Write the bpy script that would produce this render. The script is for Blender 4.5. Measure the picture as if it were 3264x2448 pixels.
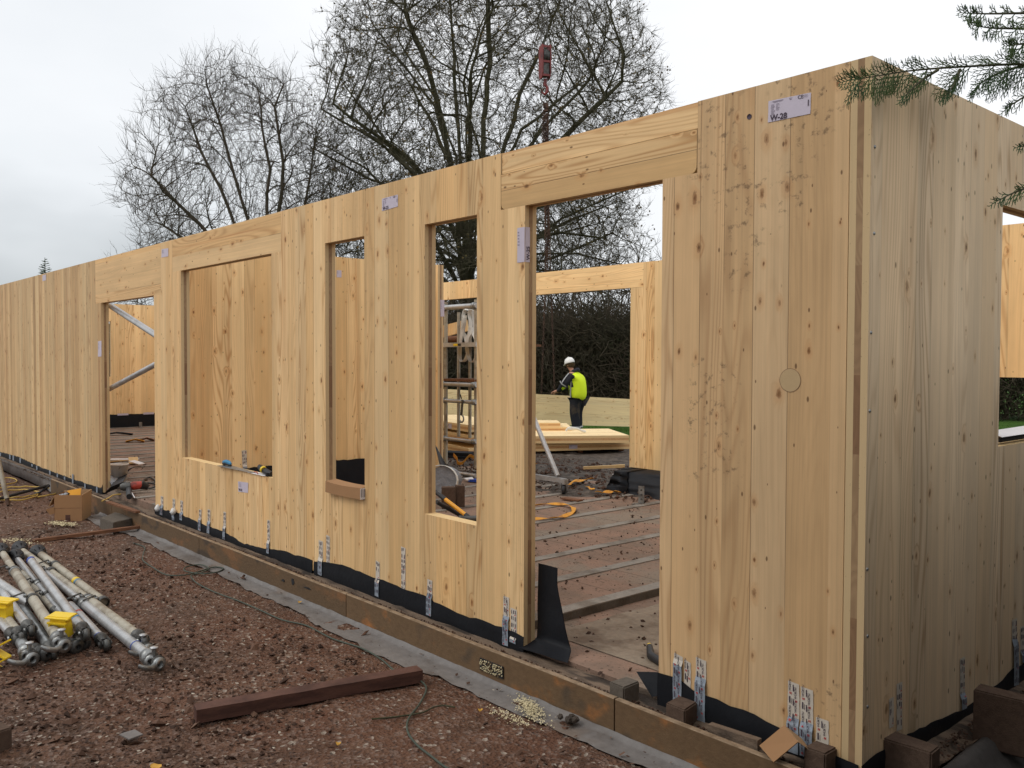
import bpy, bmesh, math, random
import numpy as np
from mathutils import Vector, Matrix, noise as mnoise
from mathutils.kdtree import KDTree
random.seed(7); RNG = np.random.default_rng(7)
for o in list(bpy.data.objects): bpy.data.objects.remove(o, do_unlink=True)
SC = bpy.context.scene
COL = SC.collection
PI = math.pi

# ------------------------------------------------------------------ camera
CAM = Vector((1.55809, -3.07365, 1.51731))
YAW, PITCH, ROLL = math.radians(138.7354), math.radians(1.6936), math.radians(0.1765)
FPX = 2826.55
f_ = Vector((math.cos(YAW)*math.cos(PITCH), math.sin(YAW)*math.cos(PITCH), -math.sin(PITCH)))
r_ = Vector((math.sin(YAW), -math.cos(YAW), 0)); u_ = r_.cross(f_)
R2 = r_*math.cos(ROLL) + u_*math.sin(ROLL); U2 = -r_*math.sin(ROLL) + u_*math.cos(ROLL)
cd = bpy.data.cameras.new('camera'); cam = bpy.data.objects.new('camera', cd); COL.objects.link(cam)
cd.sensor_width = 36; cd.lens = 36*FPX/3264; cd.clip_start = 0.05; cd.clip_end = 2000
mt = Matrix((R2, U2, -f_)).transposed().to_4x4(); mt.translation = CAM
cam.matrix_world = mt
SC.camera = cam
def ray(px, py): return f_ + R2*((px-1632)/FPX) - U2*((py-1224)/FPX)
def at(px, py, ax, v):
    d = ray(px, py); i = 'xyz'.index(ax); return CAM + d*((v-CAM[i])/d[i])
def dep(px, py, D): return CAM + ray(px, py)*D

# ------------------------------------------------------------------ world, sun, exposure
SUN_EL, SUN_AZ = math.radians(48), math.radians(-118)      # direction TO the sun, measured from +X
W = bpy.data.worlds.new('World'); SC.world = W; W.use_nodes = True
nt = W.node_tree; nt.nodes.clear()
def N(nt, t, **k):
    n = nt.nodes.new(t)
    for a, b in k.items(): setattr(n, a, b)
    return n
out = N(nt, 'ShaderNodeOutputWorld'); bg = N(nt, 'ShaderNodeBackground'); bg.inputs[1].default_value = 0.1
sky = N(nt, 'ShaderNodeTexSky', sky_type='NISHITA'); sky.sun_disc = False
sky.sun_elevation = SUN_EL; sky.sun_rotation = math.radians(90) - SUN_AZ
tc = N(nt, 'ShaderNodeTexCoord'); mp = N(nt, 'ShaderNodeMapping'); mp.inputs['Scale'].default_value = (1, 1, 2.2)
nz = N(nt, 'ShaderNodeTexNoise'); nz.inputs['Scale'].default_value = 1.3; nz.inputs['Detail'].default_value = 5; nz.inputs['Roughness'].default_value = .5
nt.links.new(tc.outputs['Generated'], mp.inputs[0]); nt.links.new(mp.outputs[0], nz.inputs['Vector'])
dt = N(nt, 'ShaderNodeVectorMath', operation='DOT_PRODUCT')      # the overcast is thicker and greyer to the west, low down
dt.inputs[1].default_value = (-0.93, -0.12, -0.42)
nt.links.new(tc.outputs['Generated'], dt.inputs[0])
mr = N(nt, 'ShaderNodeMath', operation='MULTIPLY_ADD'); mr.inputs[1].default_value = 0.55; 
nt.links.new(dt.outputs['Value'], mr.inputs[0]); nt.links.new(nz.outputs[0], mr.inputs[2])
cr = N(nt, 'ShaderNodeValToRGB')
e = cr.color_ramp.elements
e[0].position = 0.62; e[0].color = (10.9, 11.0, 11.2, 1)
e[1].position = 1.04; e[1].color = (5.9, 6.25, 6.5, 1)
m_ = cr.color_ramp.elements.new(0.84); m_.color = (9.2, 9.5, 9.8, 1)
nt.links.new(mr.outputs[0], cr.inputs[0])
mx = N(nt, 'ShaderNodeMix', data_type='RGBA'); mx.inputs[0].default_value = 0.93
nt.links.new(sky.outputs[0], mx.inputs[6]); nt.links.new(cr.outputs[0], mx.inputs[7])
nt.links.new(mx.outputs[2], bg.inputs[0]); nt.links.new(bg.outputs[0], out.inputs[0])
sl = bpy.data.lights.new('sun', 'SUN'); sl.energy = 0.9; sl.angle = math.radians(25); sl.color = (1, .965, .9)
so = bpy.data.objects.new('sun', sl); COL.objects.link(so)
sd = Vector((math.cos(SUN_AZ)*math.cos(SUN_EL), math.sin(SUN_AZ)*math.cos(SUN_EL), math.sin(SUN_EL)))
so.rotation_euler = sd.to_track_quat('Z', 'Y').to_euler()
so.location = sd*60
SC.view_settings.view_transform = 'Standard'; SC.view_settings.look = 'None'
SC.view_settings.exposure = 0.0; SC.view_settings.gamma = 1
SC.cycles.max_bounces = 6; SC.cycles.diffuse_bounces = 4; SC.cycles.use_denoising = True

# ------------------------------------------------------------------ materials
class G:
    """short-hand for building a node tree"""
    def __init__(s, name, rough=.75, spec=.3, metal=0.0):
        s.m = bpy.data.materials.new(name); s.m.use_nodes = True; s.nt = s.m.node_tree
        s.b = s.nt.nodes['Principled BSDF']; s.b.inputs['Roughness'].default_value = rough
        s.b.inputs['Specular IOR Level'].default_value = spec; s.b.inputs['Metallic'].default_value = metal
    def put(s, sock, v):
        if isinstance(v, bpy.types.NodeSocket): s.nt.links.new(v, sock)
        elif v is not None:
            if isinstance(v, (tuple, list)) and len(v) == 3 and sock.type == 'RGBA': v = (*v, 1)
            sock.default_value = v
    def n(s, t, ins=None, **k):
        n = s.nt.nodes.new(t)
        for a, b in k.items(): setattr(n, a, b)
        for a, b in (ins or {}).items(): s.put(n.inputs[a], b)
        return n
    def math(s, op, a, b=None, c=None, clamp=False):
        n = s.nt.nodes.new('ShaderNodeMath'); n.operation = op; n.use_clamp = clamp
        s.put(n.inputs[0], a)
        if b is not None: s.put(n.inputs[1], b)
        if c is not None: s.put(n.inputs[2], c)
        return n.outputs[0]
    def mix(s, f, a, b, bt='MIX'):
        n = s.nt.nodes.new('ShaderNodeMix'); n.data_type = 'RGBA'; n.blend_type = bt
        s.put(n.inputs[0], f); s.put(n.inputs[6], a); s.put(n.inputs[7], b); return n.outputs[2]
    def noise(s, vec=None, scale=5, detail=3, rough=.5, dim='3D', w=None):
        n = s.nt.nodes.new('ShaderNodeTexNoise'); n.noise_dimensions = dim
        if vec is not None and dim != '1D': s.put(n.inputs['Vector'], vec)
        if w is not None: s.put(n.inputs['W'], w)
        n.inputs['Scale'].default_value = scale; n.inputs['Detail'].default_value = detail; n.inputs['Roughness'].default_value = rough
        return n.outputs[0]
    def ramp(s, v, pts, interp='LINEAR'):
        n = s.nt.nodes.new('ShaderNodeValToRGB'); el = n.color_ramp.elements; n.color_ramp.interpolation = interp
        while len(el) < len(pts): el.new(.5)
        for q, (p, c) in zip(el, pts):
            q.position = p; q.color = (c, c, c, 1) if isinstance(c, (int, float)) else (*c, 1)
        s.put(n.inputs[0], v); return n.outputs[0]
    def step(s, v, lo, hi):
        n = s.nt.nodes.new('ShaderNodeMapRange'); n.interpolation_type = 'SMOOTHSTEP'
        s.put(n.inputs[0], v); n.inputs[1].default_value = lo; n.inputs[2].default_value = hi; return n.outputs[0]
    def xyz(s, x=0., y=0., z=0.):
        n = s.nt.nodes.new('ShaderNodeCombineXYZ'); s.put(n.inputs[0], x); s.put(n.inputs[1], y); s.put(n.inputs[2], z); return n.outputs[0]
    def sep(s, v):
        n = s.nt.nodes.new('ShaderNodeSeparateXYZ'); s.put(n.inputs[0], v); return n.outputs
    def uv(s): return s.n('ShaderNodeTexCoord').outputs['UV']
    def pos(s): return s.n('ShaderNodeNewGeometry').outputs['Position']
    def obj(s): return s.n('ShaderNodeTexCoord').outputs['Object']
    def bump(s, h, dist=.01, strength=1.0):
        n = s.n('ShaderNodeBump', {'Height': h, 'Distance': dist, 'Strength': strength}); s.nt.links.new(n.outputs[0], s.b.inputs['Normal'])
    def col(s, c): s.put(s.b.inputs['Base Color'], c)
    def rough(s, c): s.put(s.b.inputs['Roughness'], c)

def clt(name, base, warm, dark, contrast=1.0, dirt=0.0, weather=0.0, wet=0.0):
    """Cross laminated spruce boards: u runs across the boards, v along the grain, both in metres."""
    g = G(name, .62, .25)
    u, v, _ = g.sep(g.uv())
    uw = g.math('ADD', u, g.math('MULTIPLY', g.math('SUBTRACT', g.noise(g.xyz(g.math('MULTIPLY', u, 1.5), g.math('MULTIPLY', v, .5)), 1, 1), .5), .012))
    vb = g.n('ShaderNodeTexVoronoi', {'W': u, 'Scale': 6.6, 'Randomness': .75}, voronoi_dimensions='1D')
    ve = g.n('ShaderNodeTexVoronoi', {'W': u, 'Scale': 6.6, 'Randomness': .75}, voronoi_dimensions='1D', feature='DISTANCE_TO_EDGE')
    rnd = g.sep(vb.outputs['Color'])
    off = g.math('MULTIPLY', rnd[0], 37.)
    # knots
    kv = g.xyz(g.math('MULTIPLY', u, 9.5), g.math('ADD', g.math('MULTIPLY', v, 5.), 0.))
    vk = g.n('ShaderNodeTexVoronoi', {'Vector': kv, 'Scale': 1., 'Randomness': 1.}, voronoi_dimensions='2D')
    kr = g.sep(vk.outputs['Color'])
    kpick = g.step(kr[0], .58, .59)
    ksize = g.math('MULTIPLY_ADD', g.math('POWER', kr[1], 2.6), .105, .040)
    kd = g.math('DIVIDE', vk.outputs['Distance'], ksize)
    kd = g.math('ADD', kd, g.math('ADD', g.math('MULTIPLY', g.math('SUBTRACT', g.noise(g.uv(), 90, 2), .5), .7), g.math('MULTIPLY', g.math('SUBTRACT', g.noise(g.uv(), 28, 1), .5), 1.1)))
    kcore = g.math('MULTIPLY', kpick, g.math('SUBTRACT', 1., g.step(kd, .38, 1.05)))
    kdark = g.math('MULTIPLY', kpick, g.math('SUBTRACT', 1., g.step(kd, .05, .60)))
    khalo = g.math('MULTIPLY', kpick, g.math('SUBTRACT', 1., g.step(kd, .7, 3.2)))
    # growth rings: contour lines of a noise stretched along the grain, pulled around the knots
    lo = g.noise(g.xyz(g.math('ADD', g.math('MULTIPLY', uw, 6.), off), g.math('MULTIPLY', v, .42), off), 1., 1.2, .45)
    ph = g.math('ADD', g.math('MULTIPLY', lo, 120.), g.math('ADD', g.math('MULTIPLY', khalo, 7.), g.math('MULTIPLY', u, 160.)))
    ring = g.math('POWER', g.math('MULTIPLY_ADD', g.math('SINE', ph), .5, .5), 2.6)
    ringamt = g.math('MULTIPLY', g.step(rnd[1], .1, .95), g.step(g.noise(g.xyz(g.math('MULTIPLY', u, 8.), g.math('MULTIPLY', v, .35)), 1., 2), .30, .55))
    fine = g.noise(g.xyz(g.math('MULTIPLY', uw, 260.), g.math('MULTIPLY', v, 3.)), 1., 3, .6)
    mid = g.noise(g.xyz(g.math('ADD', g.math('MULTIPLY', uw, 30.), off), g.math('MULTIPLY', v, .7)), 1., 2, .5)
    blot = g.noise(g.xyz(g.math('ADD', g.math('MULTIPLY', u, 5.), off), g.math('MULTIPLY', v, 1.5)), 1., 4, .6)
    c = g.mix(g.math('MULTIPLY', rnd[2], .85 * min(contrast, 1.1)), base, warm)
    tone = g.math('MULTIPLY_ADD', g.math('SUBTRACT', rnd[0], .5), .24*contrast, 1.)
    tone = g.math('ADD', tone, g.math('MULTIPLY', g.math('SUBTRACT', fine, .5), .20))
    tone = g.math('ADD', tone, g.math('MULTIPLY', g.math('SUBTRACT', mid, .5), .26*contrast))
    tone = g.math('ADD', tone, g.math('MULTIPLY', g.math('SUBTRACT', blot, .5), .38*contrast))
    v2 = g.n('ShaderNodeTexVoronoi', {'W': g.math('ADD', u, 5.3), 'Scale': 19., 'Randomness': 1.}, voronoi_dimensions='1D')
    tone = g.math('ADD', tone, g.math('MULTIPLY', g.math('SUBTRACT', g.sep(v2.outputs['Color'])[0], .5), .13*contrast))
    f2 = g.noise(g.xyz(g.math('ADD', g.math('MULTIPLY', uw, 95.), off), g.math('MULTIPLY', v, .9)), 1., 2, .5)
    tone = g.math('ADD', tone, g.math('MULTIPLY', g.math('SUBTRACT', f2, .5), .22*contrast))
    c = g.mix(g.math('MULTIPLY', g.math('MULTIPLY', ring, ringamt), .74), c, dark)
    # reddish heartwood streaks down some boards
    streak = g.math('MULTIPLY', g.step(g.noise(g.xyz(g.math('ADD', g.math('MULTIPLY', u, 22.), off), g.math('MULTIPLY', v, .28), 3.), 1., 2), .60, .70), g.step(rnd[1], .55, .7))
    c = g.mix(g.math('MULTIPLY', streak, .45*contrast), c, (dark[0]*1.05, dark[1]*.86, dark[2]*.72))
    c = g.mix(1., c, g.n('ShaderNodeCombineColor', {0: tone, 1: tone, 2: tone}).outputs[0], 'MULTIPLY')
    kc = tuple(q*.42 for q in dark)
    c = g.mix(g.math('MULTIPLY', khalo, .32), c, (dark[0]*1.25, dark[1]*1.1, dark[2]*.9))
    c = g.mix(g.math('MULTIPLY', kcore, g.math('MULTIPLY_ADD', kr[2], .5, .38)), c, (kc[0]*1.5, kc[1]*1.25, kc[2]))
    c = g.mix(g.math('MULTIPLY', kdark, g.math('MULTIPLY_ADD', kr[0], 1.0, -.15)), c, (kc[0]*.6, kc[1]*.5, kc[2]*.4))
    rim = g.math('MULTIPLY', kpick, g.math('MULTIPLY', g.step(kd, .45, .75), g.math('SUBTRACT', 1., g.step(kd, .75, 1.05))))
    c = g.mix(g.math('MULTIPLY', rim, .22), c, (kc[0]*.55, kc[1]*.5, kc[2]*.45))
    # small pin knots
    vp = g.n('ShaderNodeTexVoronoi', {'Vector': g.xyz(g.math('MULTIPLY', u, 17.), g.math('MULTIPLY', v, 8.)), 'Scale': 1., 'Randomness': 1.}, voronoi_dimensions='2D')
    pr = g.sep(vp.outputs['Color'])
    pin = g.math('MULTIPLY', g.step(pr[0], .84, .85), g.math('SUBTRACT', 1., g.step(g.math('DIVIDE', vp.outputs['Distance'], g.math('MULTIPLY_ADD', pr[1], 1.3, .5)), .03, .07)))
    c = g.mix(g.math('MULTIPLY', pin, .8), c, (kc[0]*.6, kc[1]*.5, kc[2]*.4))
    # gaps between the boards, open only along some of them
    gapn = g.step(g.noise(g.xyz(g.math('MULTIPLY', u, 3.), g.math('MULTIPLY', v, .22)), 1., 1), .50, .60)
    seam = g.math('MULTIPLY', g.math('SUBTRACT', 1., g.step(ve.outputs['Distance'], .003, .014)), g.math('MULTIPLY_ADD', gapn, .58, .06))
    c = g.mix(seam, c, tuple(q*.22 for q in dark))
    if weather:
        wn = g.noise(g.xyz(g.math('MULTIPLY', u, 9.), g.math('MULTIPLY', v, .9)), 1., 4, .6)
        c = g.mix(g.math('MULTIPLY', g.step(wn, .40, .66), weather), c, (.235, .20, .150))
    if dirt:
        d1 = g.noise(g.uv(), 26, 5, .65); d2 = g.noise(g.xyz(u, g.math('MULTIPLY', v, .7), 4.), 2.1, 2)
        dm = g.math('MULTIPLY', g.step(d1, .54, .68), g.step(d2, .60, .67))
        c = g.mix(g.math('MULTIPLY', dm, dirt), c, (.13, .080, .042))
    g.col(c)
    h = g.math('SUBTRACT', g.math('MULTIPLY', fine, .35), g.math('MULTIPLY', seam, 1.6))
    g.bump(h, .0022, .55)
    g.rough(g.math('MULTIPLY_ADD', fine, .18, .52))
    return g.m

def clt_edge(name, light, brown):
    """Cut edge of a panel: u runs through the thickness (0 to 0.08 m), v along the edge."""
    g = G(name, .7, .2)
    u, v, _ = g.sep(g.uv())
    midl = g.math('MULTIPLY', g.step(u, .0265, .0275), g.math('SUBTRACT', 1., g.step(u, .0525, .0535)))
    blk = g.n('ShaderNodeTexVoronoi', {'W': v, 'Scale': 3.2, 'Randomness': .6}, voronoi_dimensions='1D')
    br = g.sep(blk.outputs['Color'])
    arcs = g.math('MULTIPLY_ADD', g.math('SINE', g.math('MULTIPLY', g.noise(g.xyz(g.math('MULTIPLY', u, 9.), g.math('MULTIPLY', v, 3.), g.math('MULTIPLY', br[0], 9.)), 1., 1), 90.)), .5, .5)
    cb = g.mix(g.math('MULTIPLY', br[0], .36), brown, light)
    cb = g.mix(g.math('MULTIPLY', arcs, .22), cb, tuple(q*.5 for q in brown))
    gr = g.noise(g.xyz(g.math('MULTIPLY', u, 240.), g.math('MULTIPLY', v, 3.)), 1., 3)
    lt = g.mix(g.math('MULTIPLY', gr, .4), light, tuple(q*.75 for q in light))
    c = g.mix(midl, lt, cb)
    sp = g.step(g.noise(g.uv(), 60, 3), .66, .74)
    c = g.mix(g.math('MULTIPLY', sp, .35), c, tuple(q*.4 for q in brown))
    g.col(c); g.bump(gr, .001, .4)
    return g.m

def flat(name, c, rough=.7, spec=.3, metal=0., var=.15, scale=14, bump=0.0, bscale=60):
    g = G(name, rough, spec, metal)
    n1 = g.noise(g.obj(), scale, 4, .6)
    f = g.math('MULTIPLY_ADD', g.math('SUBTRACT', n1, .5), var*2, 1.)
    g.col(g.mix(1., c, g.n('ShaderNodeCombineColor', {0: f, 1: f, 2: f}).outputs[0], 'MULTIPLY'))
    if bump: g.bump(g.noise(g.obj(), bscale, 4, .6), bump, .8)
    return g.m

def two(name, a, b, scale=8, lo=.45, hi=.6, rough=.8, spec=.2, metal=0., bump=.0, bscale=50, stretch=(1, 1, 1), space='obj', third=None):
    g = G(name, rough, spec, metal)
    p = g.obj() if space == 'obj' else g.pos()
    p = g.n('ShaderNodeVectorMath', {0: p, 1: stretch}, operation='MULTIPLY').outputs[0]
    c = g.mix(g.step(g.noise(p, scale, 5, .6), lo, hi), a, b)
    if third: c = g.mix(g.step(g.noise(g.n('ShaderNodeVectorMath', {0: p, 1: (7.3, 1.1, 2.)}, operation='ADD').outputs[0], scale*.6, 3, .6), .56, .64), c, third)
    f = g.math('MULTIPLY_ADD', g.math('SUBTRACT', g.noise(p, scale*9, 3), .5), .5, 1.)
    g.col(g.mix(1., c, g.n('ShaderNodeCombineColor', {0: f, 1: f, 2: f}).outputs[0], 'MULTIPLY'))
    if bump: g.bump(g.noise(p, bscale, 5, .65), bump, .9)
    return g.m

M = {}
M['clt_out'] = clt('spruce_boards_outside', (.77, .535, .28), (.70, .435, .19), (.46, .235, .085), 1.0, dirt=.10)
M['clt_w28'] = clt('spruce_boards_muddy', (.69, .475, .265), (.63, .395, .19), (.40, .21, .09), 1.0, dirt=.68)
M['clt_in'] = clt('spruce_boards_inside_lit', (.90, .64, .33), (.84, .53, .23), (.56, .29, .11), .95)  # light bounced between the inner walls put into the colour: brighter, more orange
M['clt_grey'] = clt('spruce_boards_weathered', (.78, .60, .405), (.70, .50, .30), (.44, .28, .155), .85, weather=.10)
M['clt_left'] = clt('spruce_boards_rain_streaked', (.66, .465, .24), (.53, .33, .15), (.38, .20, .085), 1.2, weather=.06)
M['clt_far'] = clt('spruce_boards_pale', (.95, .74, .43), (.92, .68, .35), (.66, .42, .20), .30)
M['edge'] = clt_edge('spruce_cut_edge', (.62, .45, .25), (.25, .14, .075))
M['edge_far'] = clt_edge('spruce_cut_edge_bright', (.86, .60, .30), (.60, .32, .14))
M['plug'] = flat('plug_wood', (.50, .355, .195), .7, .2, var=.08, scale=60)
M['edge_sill'] = flat('spruce_sawn_sill', (.74, .52, .26), .7, .2, var=.12, scale=30)
M['film'] = flat('black_membrane', (.011, .012, .015), .55, .18, var=.4, scale=5, bump=.006, bscale=9)
M['label'] = flat('label_paper', (.56, .50, .58), .5, .3, var=.06, scale=20, bump=.0006, bscale=80)
M['ink'] = flat('printing_ink', (.075, .055, .075), .6, .2)
M['ink_grey'] = flat('fine_print_ink', (.27, .23, .29), .6, .2)
M['ink_red'] = flat('red_printing_ink', (.50, .035, .03), .6, .2)
M['tape'] = flat('tape_white', (.60, .54, .46), .4, .3, var=.12, scale=30, bump=.0015, bscale=50)
M['tape_blue'] = flat('tape_over_membrane', (.27, .31, .36), .35, .4, var=.5, scale=35, bump=.0015, bscale=50)
M['board'] = two('stained_board', (.125, .078, .042), (.20, .10, .045), 3.4, .52, .70, .75, .25, bump=.003, bscale=40, stretch=(1, 1, 2.0), third=(.070, .050, .034))
M['board_rust'] = two('rust_stained_board', (.15, .092, .048), (.32, .135, .045), 3.0, .50, .64, .75, .25, bump=.003, bscale=40, stretch=(1, 1, 1.4), third=(.085, .062, .042))
M['board_top'] = two('board_top_edge', (.30, .215, .14), (.19, .13, .08), 14, .4, .65)
M['sheet'] = two('grey_plastic_sheet', (.185, .170, .160), (.125, .106, .093), 3, .45, .68, .6, .25, bump=.012, bscale=6, third=(.17, .135, .11))
M['sheet_dark'] = two('dark_grey_plastic_sheet', (.075, .068, .064), (.05, .042, .038), 3, .45, .68, .6, .25, bump=.012, bscale=6)
M['concrete'] = two('concrete', (.26, .235, .205), (.17, .145, .12), 5, .42, .66, .9, .15, bump=.004, bscale=60)
M['kerb_face'] = two('dark_concrete', (.10, .09, .078), (.065, .055, .045), 6, .42, .66, .7, .3, bump=.004, bscale=60)  # darker tone for the side face of the first floor beam
M['block_grey'] = two('grey_coursing_block', (.135, .115, .094), (.115, .096, .078), 40, .4, .62, .95, .1, bump=.003, bscale=200)
M['block_brown'] = two('brown_coursing_block', (.115, .078, .058), (.095, .063, .047), 40, .4, .62, .95, .1, bump=.003, bscale=200)
M['card'] = flat('cardboard', (.34, .19, .095), .85, .1, var=.10, scale=9)
M['card_in'] = flat('cardboard_inside', (.42, .27, .15), .85, .1, var=.08)
M['alu'] = two('weathered_aluminium', (.50, .50, .50), (.36, .36, .355), 7, .4, .7, .38, .5, metal=.55, bump=.0008, bscale=60)
M['alu_dirty'] = two('mud_stained_aluminium', (.42, .385, .31), (.25, .205, .15), 7, .44, .68, .55, .4, metal=.3, bump=.001, bscale=60)
M['steel'] = two('galvanised_steel', (.34, .35, .345), (.20, .20, .195), 12, .4, .65, .4, .5, metal=.7, bump=.001)
M['steel_dark'] = two('oily_cast_steel', (.105, .105, .10), (.05, .045, .04), 14, .4, .65, .5, .5, metal=.5, bump=.002)
M['rubber'] = flat('black_plastic', (.018, .018, .02), .5, .4, var=.3)
M['yellow'] = flat('yellow_plastic', (.80, .55, .02), .42, .4, var=.12)
M['orange'] = flat('amber_plastic', (.80, .36, .02), .42, .4, var=.12)
M['orange_web'] = two('orange_webbing', (.66, .31, .05), (.38, .17, .04), 9, .5, .7, .7)
M['cord_y'] = flat('yellow_cord', (.50, .33, .08), .6, .3)
M['hose'] = flat('green_grey_hose', (.062, .075, .058), .55, .3, var=.25)
M['red'] = two('worn_red_paint', (.42, .055, .035), (.17, .03, .022), 9, .5, .68, .45, .4)
M['hook_red'] = two('crane_red_paint', (.20, .035, .032), (.10, .022, .020), 5, .5, .7, .45, .4)
M['rust'] = two('rusty_chain', (.11, .065, .045), (.05, .032, .025), 9, .4, .65, .7, .3, metal=.3)
M['white'] = flat('white_plastic', (.72, .71, .69), .5, .4, var=.08)
M['web_white'] = flat('white_webbing', (.74, .73, .68), .75, .2, var=.10, scale=20)
M['paper'] = flat('white_paper', (.74, .72, .72), .7, .2, var=.05)
M['blue'] = flat('blue_plastic', (.03, .20, .36), .4, .4)
M['blue_dark'] = flat('blue_tape_band', (.02, .06, .33), .4, .4)
M['poly'] = flat('dusty_polythene', (.24, .25, .27), .3, .5, var=.3, bump=.02, bscale=14)
M['lath'] = two('dark_stained_lath', (.20, .095, .05), (.12, .055, .032), 8, .4, .65, .8, .2, stretch=(8, 1, 8), bump=.002)
M['beam'] = two('damp_red_brown_timber', (.115, .055, .040), (.070, .033, .025), 5, .4, .65, .7, .25, stretch=(1, 1, 5), bump=.002)
M['wood_raw'] = flat('fresh_sawn_timber', (.62, .42, .20), .75, .2, var=.15, scale=20)
M['sawdust'] = flat('sawdust', (.60, .52, .33), .95, .05, var=.12, scale=60)
M['leaf_yellow'] = flat('yellow_leaf', (.55, .31, .06), .7, .2)
M['bark'] = two('mossy_bark', (.075, .072, .046), (.050, .052, .026), 3, .4, .65, .95, .08, bump=.02, bscale=12, space='pos')
M['bark_red'] = two('reddish_bark', (.092, .074, .056), (.060, .056, .038), 3, .4, .65, .95, .08, space='pos')
M['twig'] = two('twig_bark', (.105, .098, .064), (.072, .064, .045), 2, .4, .65, .95, .05, space='pos')
M['leaf_dead'] = two('last_dead_leaves', (.15, .105, .045), (.085, .075, .03), 1, .4, .6, .9, .1, space='pos')
M['thicket'] = two('thicket_twigs', (.090, .072, .052), (.055, .050, .034), .8, .4, .6, .95, .05, space='pos')
M['ivy'] = two('ivy_leaves', (.026, .034, .015), (.045, .037, .022), .5, .4, .6, .85, .12, space='pos')
M['conifer'] = two('cypress_foliage', (.045, .085, .036), (.080, .115, .038), 5, .4, .65, .75, .2, space='pos')
M['grass'] = two('lawn_grass', (.060, .125, .022), (.045, .095, .02), 2, .4, .65, .95, .08, bump=.02, bscale=60, space='pos')
M['skin'] = flat('skin', (.52, .27, .18), .55, .3, var=.05)
M['hair'] = flat('brown_hair', (.07, .045, .02), .8, .2)
M['cloth_dark'] = two('navy_work_cloth', (.020, .022, .032), (.034, .033, .040), 6, .4, .65, .8, .2, bump=.01, bscale=12)
M['cloth_mud'] = two('mud_stained_cloth', (.022, .023, .030), (.075, .058, .045), 4, .52, .70, .85, .1, bump=.01, bscale=12)
M['hivis'] = flat('hi_vis_yellow', (.74, .92, .03), .7, .2, var=.06, scale=8, bump=.01, bscale=9)
M['reflect'] = flat('reflective_tape', (.40, .40, .40), .4, .5)
M['helmet'] = flat('white_helmet', (.82, .81, .78), .35, .5, var=.03)

def ground_mat():
    g = G('red_brown_shale_ground', .85, .22)
    p = g.pos()
    big = g.noise(p, .55, 4, .6); mid = g.noise(p, 5, 5, .65); fin = g.noise(p, 46, 5, .7)
    c = g.mix(g.step(big, .40, .60), (.150, .067, .038), (.080, .047, .029))
    c = g.mix(g.step(mid, .42, .66), c, (.180, .094, .058))
    c = g.mix(g.step(fin, .50, .66), c, (.062, .038, .030))
    vo = g.n('ShaderNodeTexVoronoi', {'Vector': p, 'Scale': 60., 'Randomness': 1.})
    cc = g.sep(vo.outputs['Color'])
    c = g.mix(g.math('MULTIPLY', g.step(cc[0], .72, .8), .6), c, (.24, .165, .13))
    c = g.mix(g.math('MULTIPLY', g.step(cc[1], .955, .965), .75), c, (.45, .38, .31))
    # darker, wetter mud on the far side of the building
    yy = g.sep(p)[1]
    mud = g.mix(g.step(g.noise(p, 9, 5, .65), .4, .62), (.060, .045, .034), (.125, .098, .078))
    c = g.mix(g.step(g.math('ADD', yy, g.math('MULTIPLY', mid, .8)), 3.2, 3.9), c, mud)
    g.col(c)
    h = g.math('ADD', g.math('MULTIPLY', g.noise(p, 24, 6, .7), 1.), g.math('MULTIPLY', vo.outputs['Distance'], .7))
    g.bump(h, .03, .9); g.rough(g.math('MULTIPLY_ADD', mid, .35, .55))
    return g.m
M['ground'] = ground_mat()
def shard_mat():
    g = G('shale_chips', .8, .25)
    a = g.n('ShaderNodeAttribute', attribute_name='rnd').outputs['Fac']
    g.col(g.ramp(a, [(0, (.045, .025, .017)), (.35, (.092, .048, .030)), (.66, (.140, .076, .049)), (.90, (.185, .115, .080)), (.972, (.24, .17, .125)), (.994, (.48, .42, .34))]))
    return g.m
M['shard'] = shard_mat()
def slab_mat():
    g = G('dusty_red_floor_blocks', .85, .2)
    p = g.pos(); x, y, z = g.sep(p)
    c = g.mix(g.step(g.noise(p, 2.2, 5, .65), .38, .62), (.27, .172, .125), (.19, .132, .098))
    c = g.mix(g.math('MULTIPLY', g.step(g.noise(p, 1.1, 4, .6), .50, .64), .75), c, (.25, .205, .16))
    # joints between blocks, every 0.44 m across the beams
    jy = g.math('ABSOLUTE', g.math('SUBTRACT', g.math('FRACT', g.math('DIVIDE', g.math('ADD', y, g.math('MULTIPLY', g.math('FLOOR', g.math('DIVIDE', x, .53)), .17)), .44)), .5))
    j = g.math('SUBTRACT', 1., g.step(jy, .006, .018))
    c = g.mix(g.math('MULTIPLY', j, .55), c, (.06, .045, .035))
    c = g.mix(g.step(g.noise(p, 38, 5, .7), .58, .66), c, (.085, .060, .046))
    c = g.mix(g.math('MULTIPLY', g.step(g.noise(p, 16, 3, .7), .64, .70), .8), c, (.055, .040, .030))
    g.col(c); g.bump(g.noise(p, 45, 5, .7), .008, .8)
    return g.m
M['slab'] = slab_mat()

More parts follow.
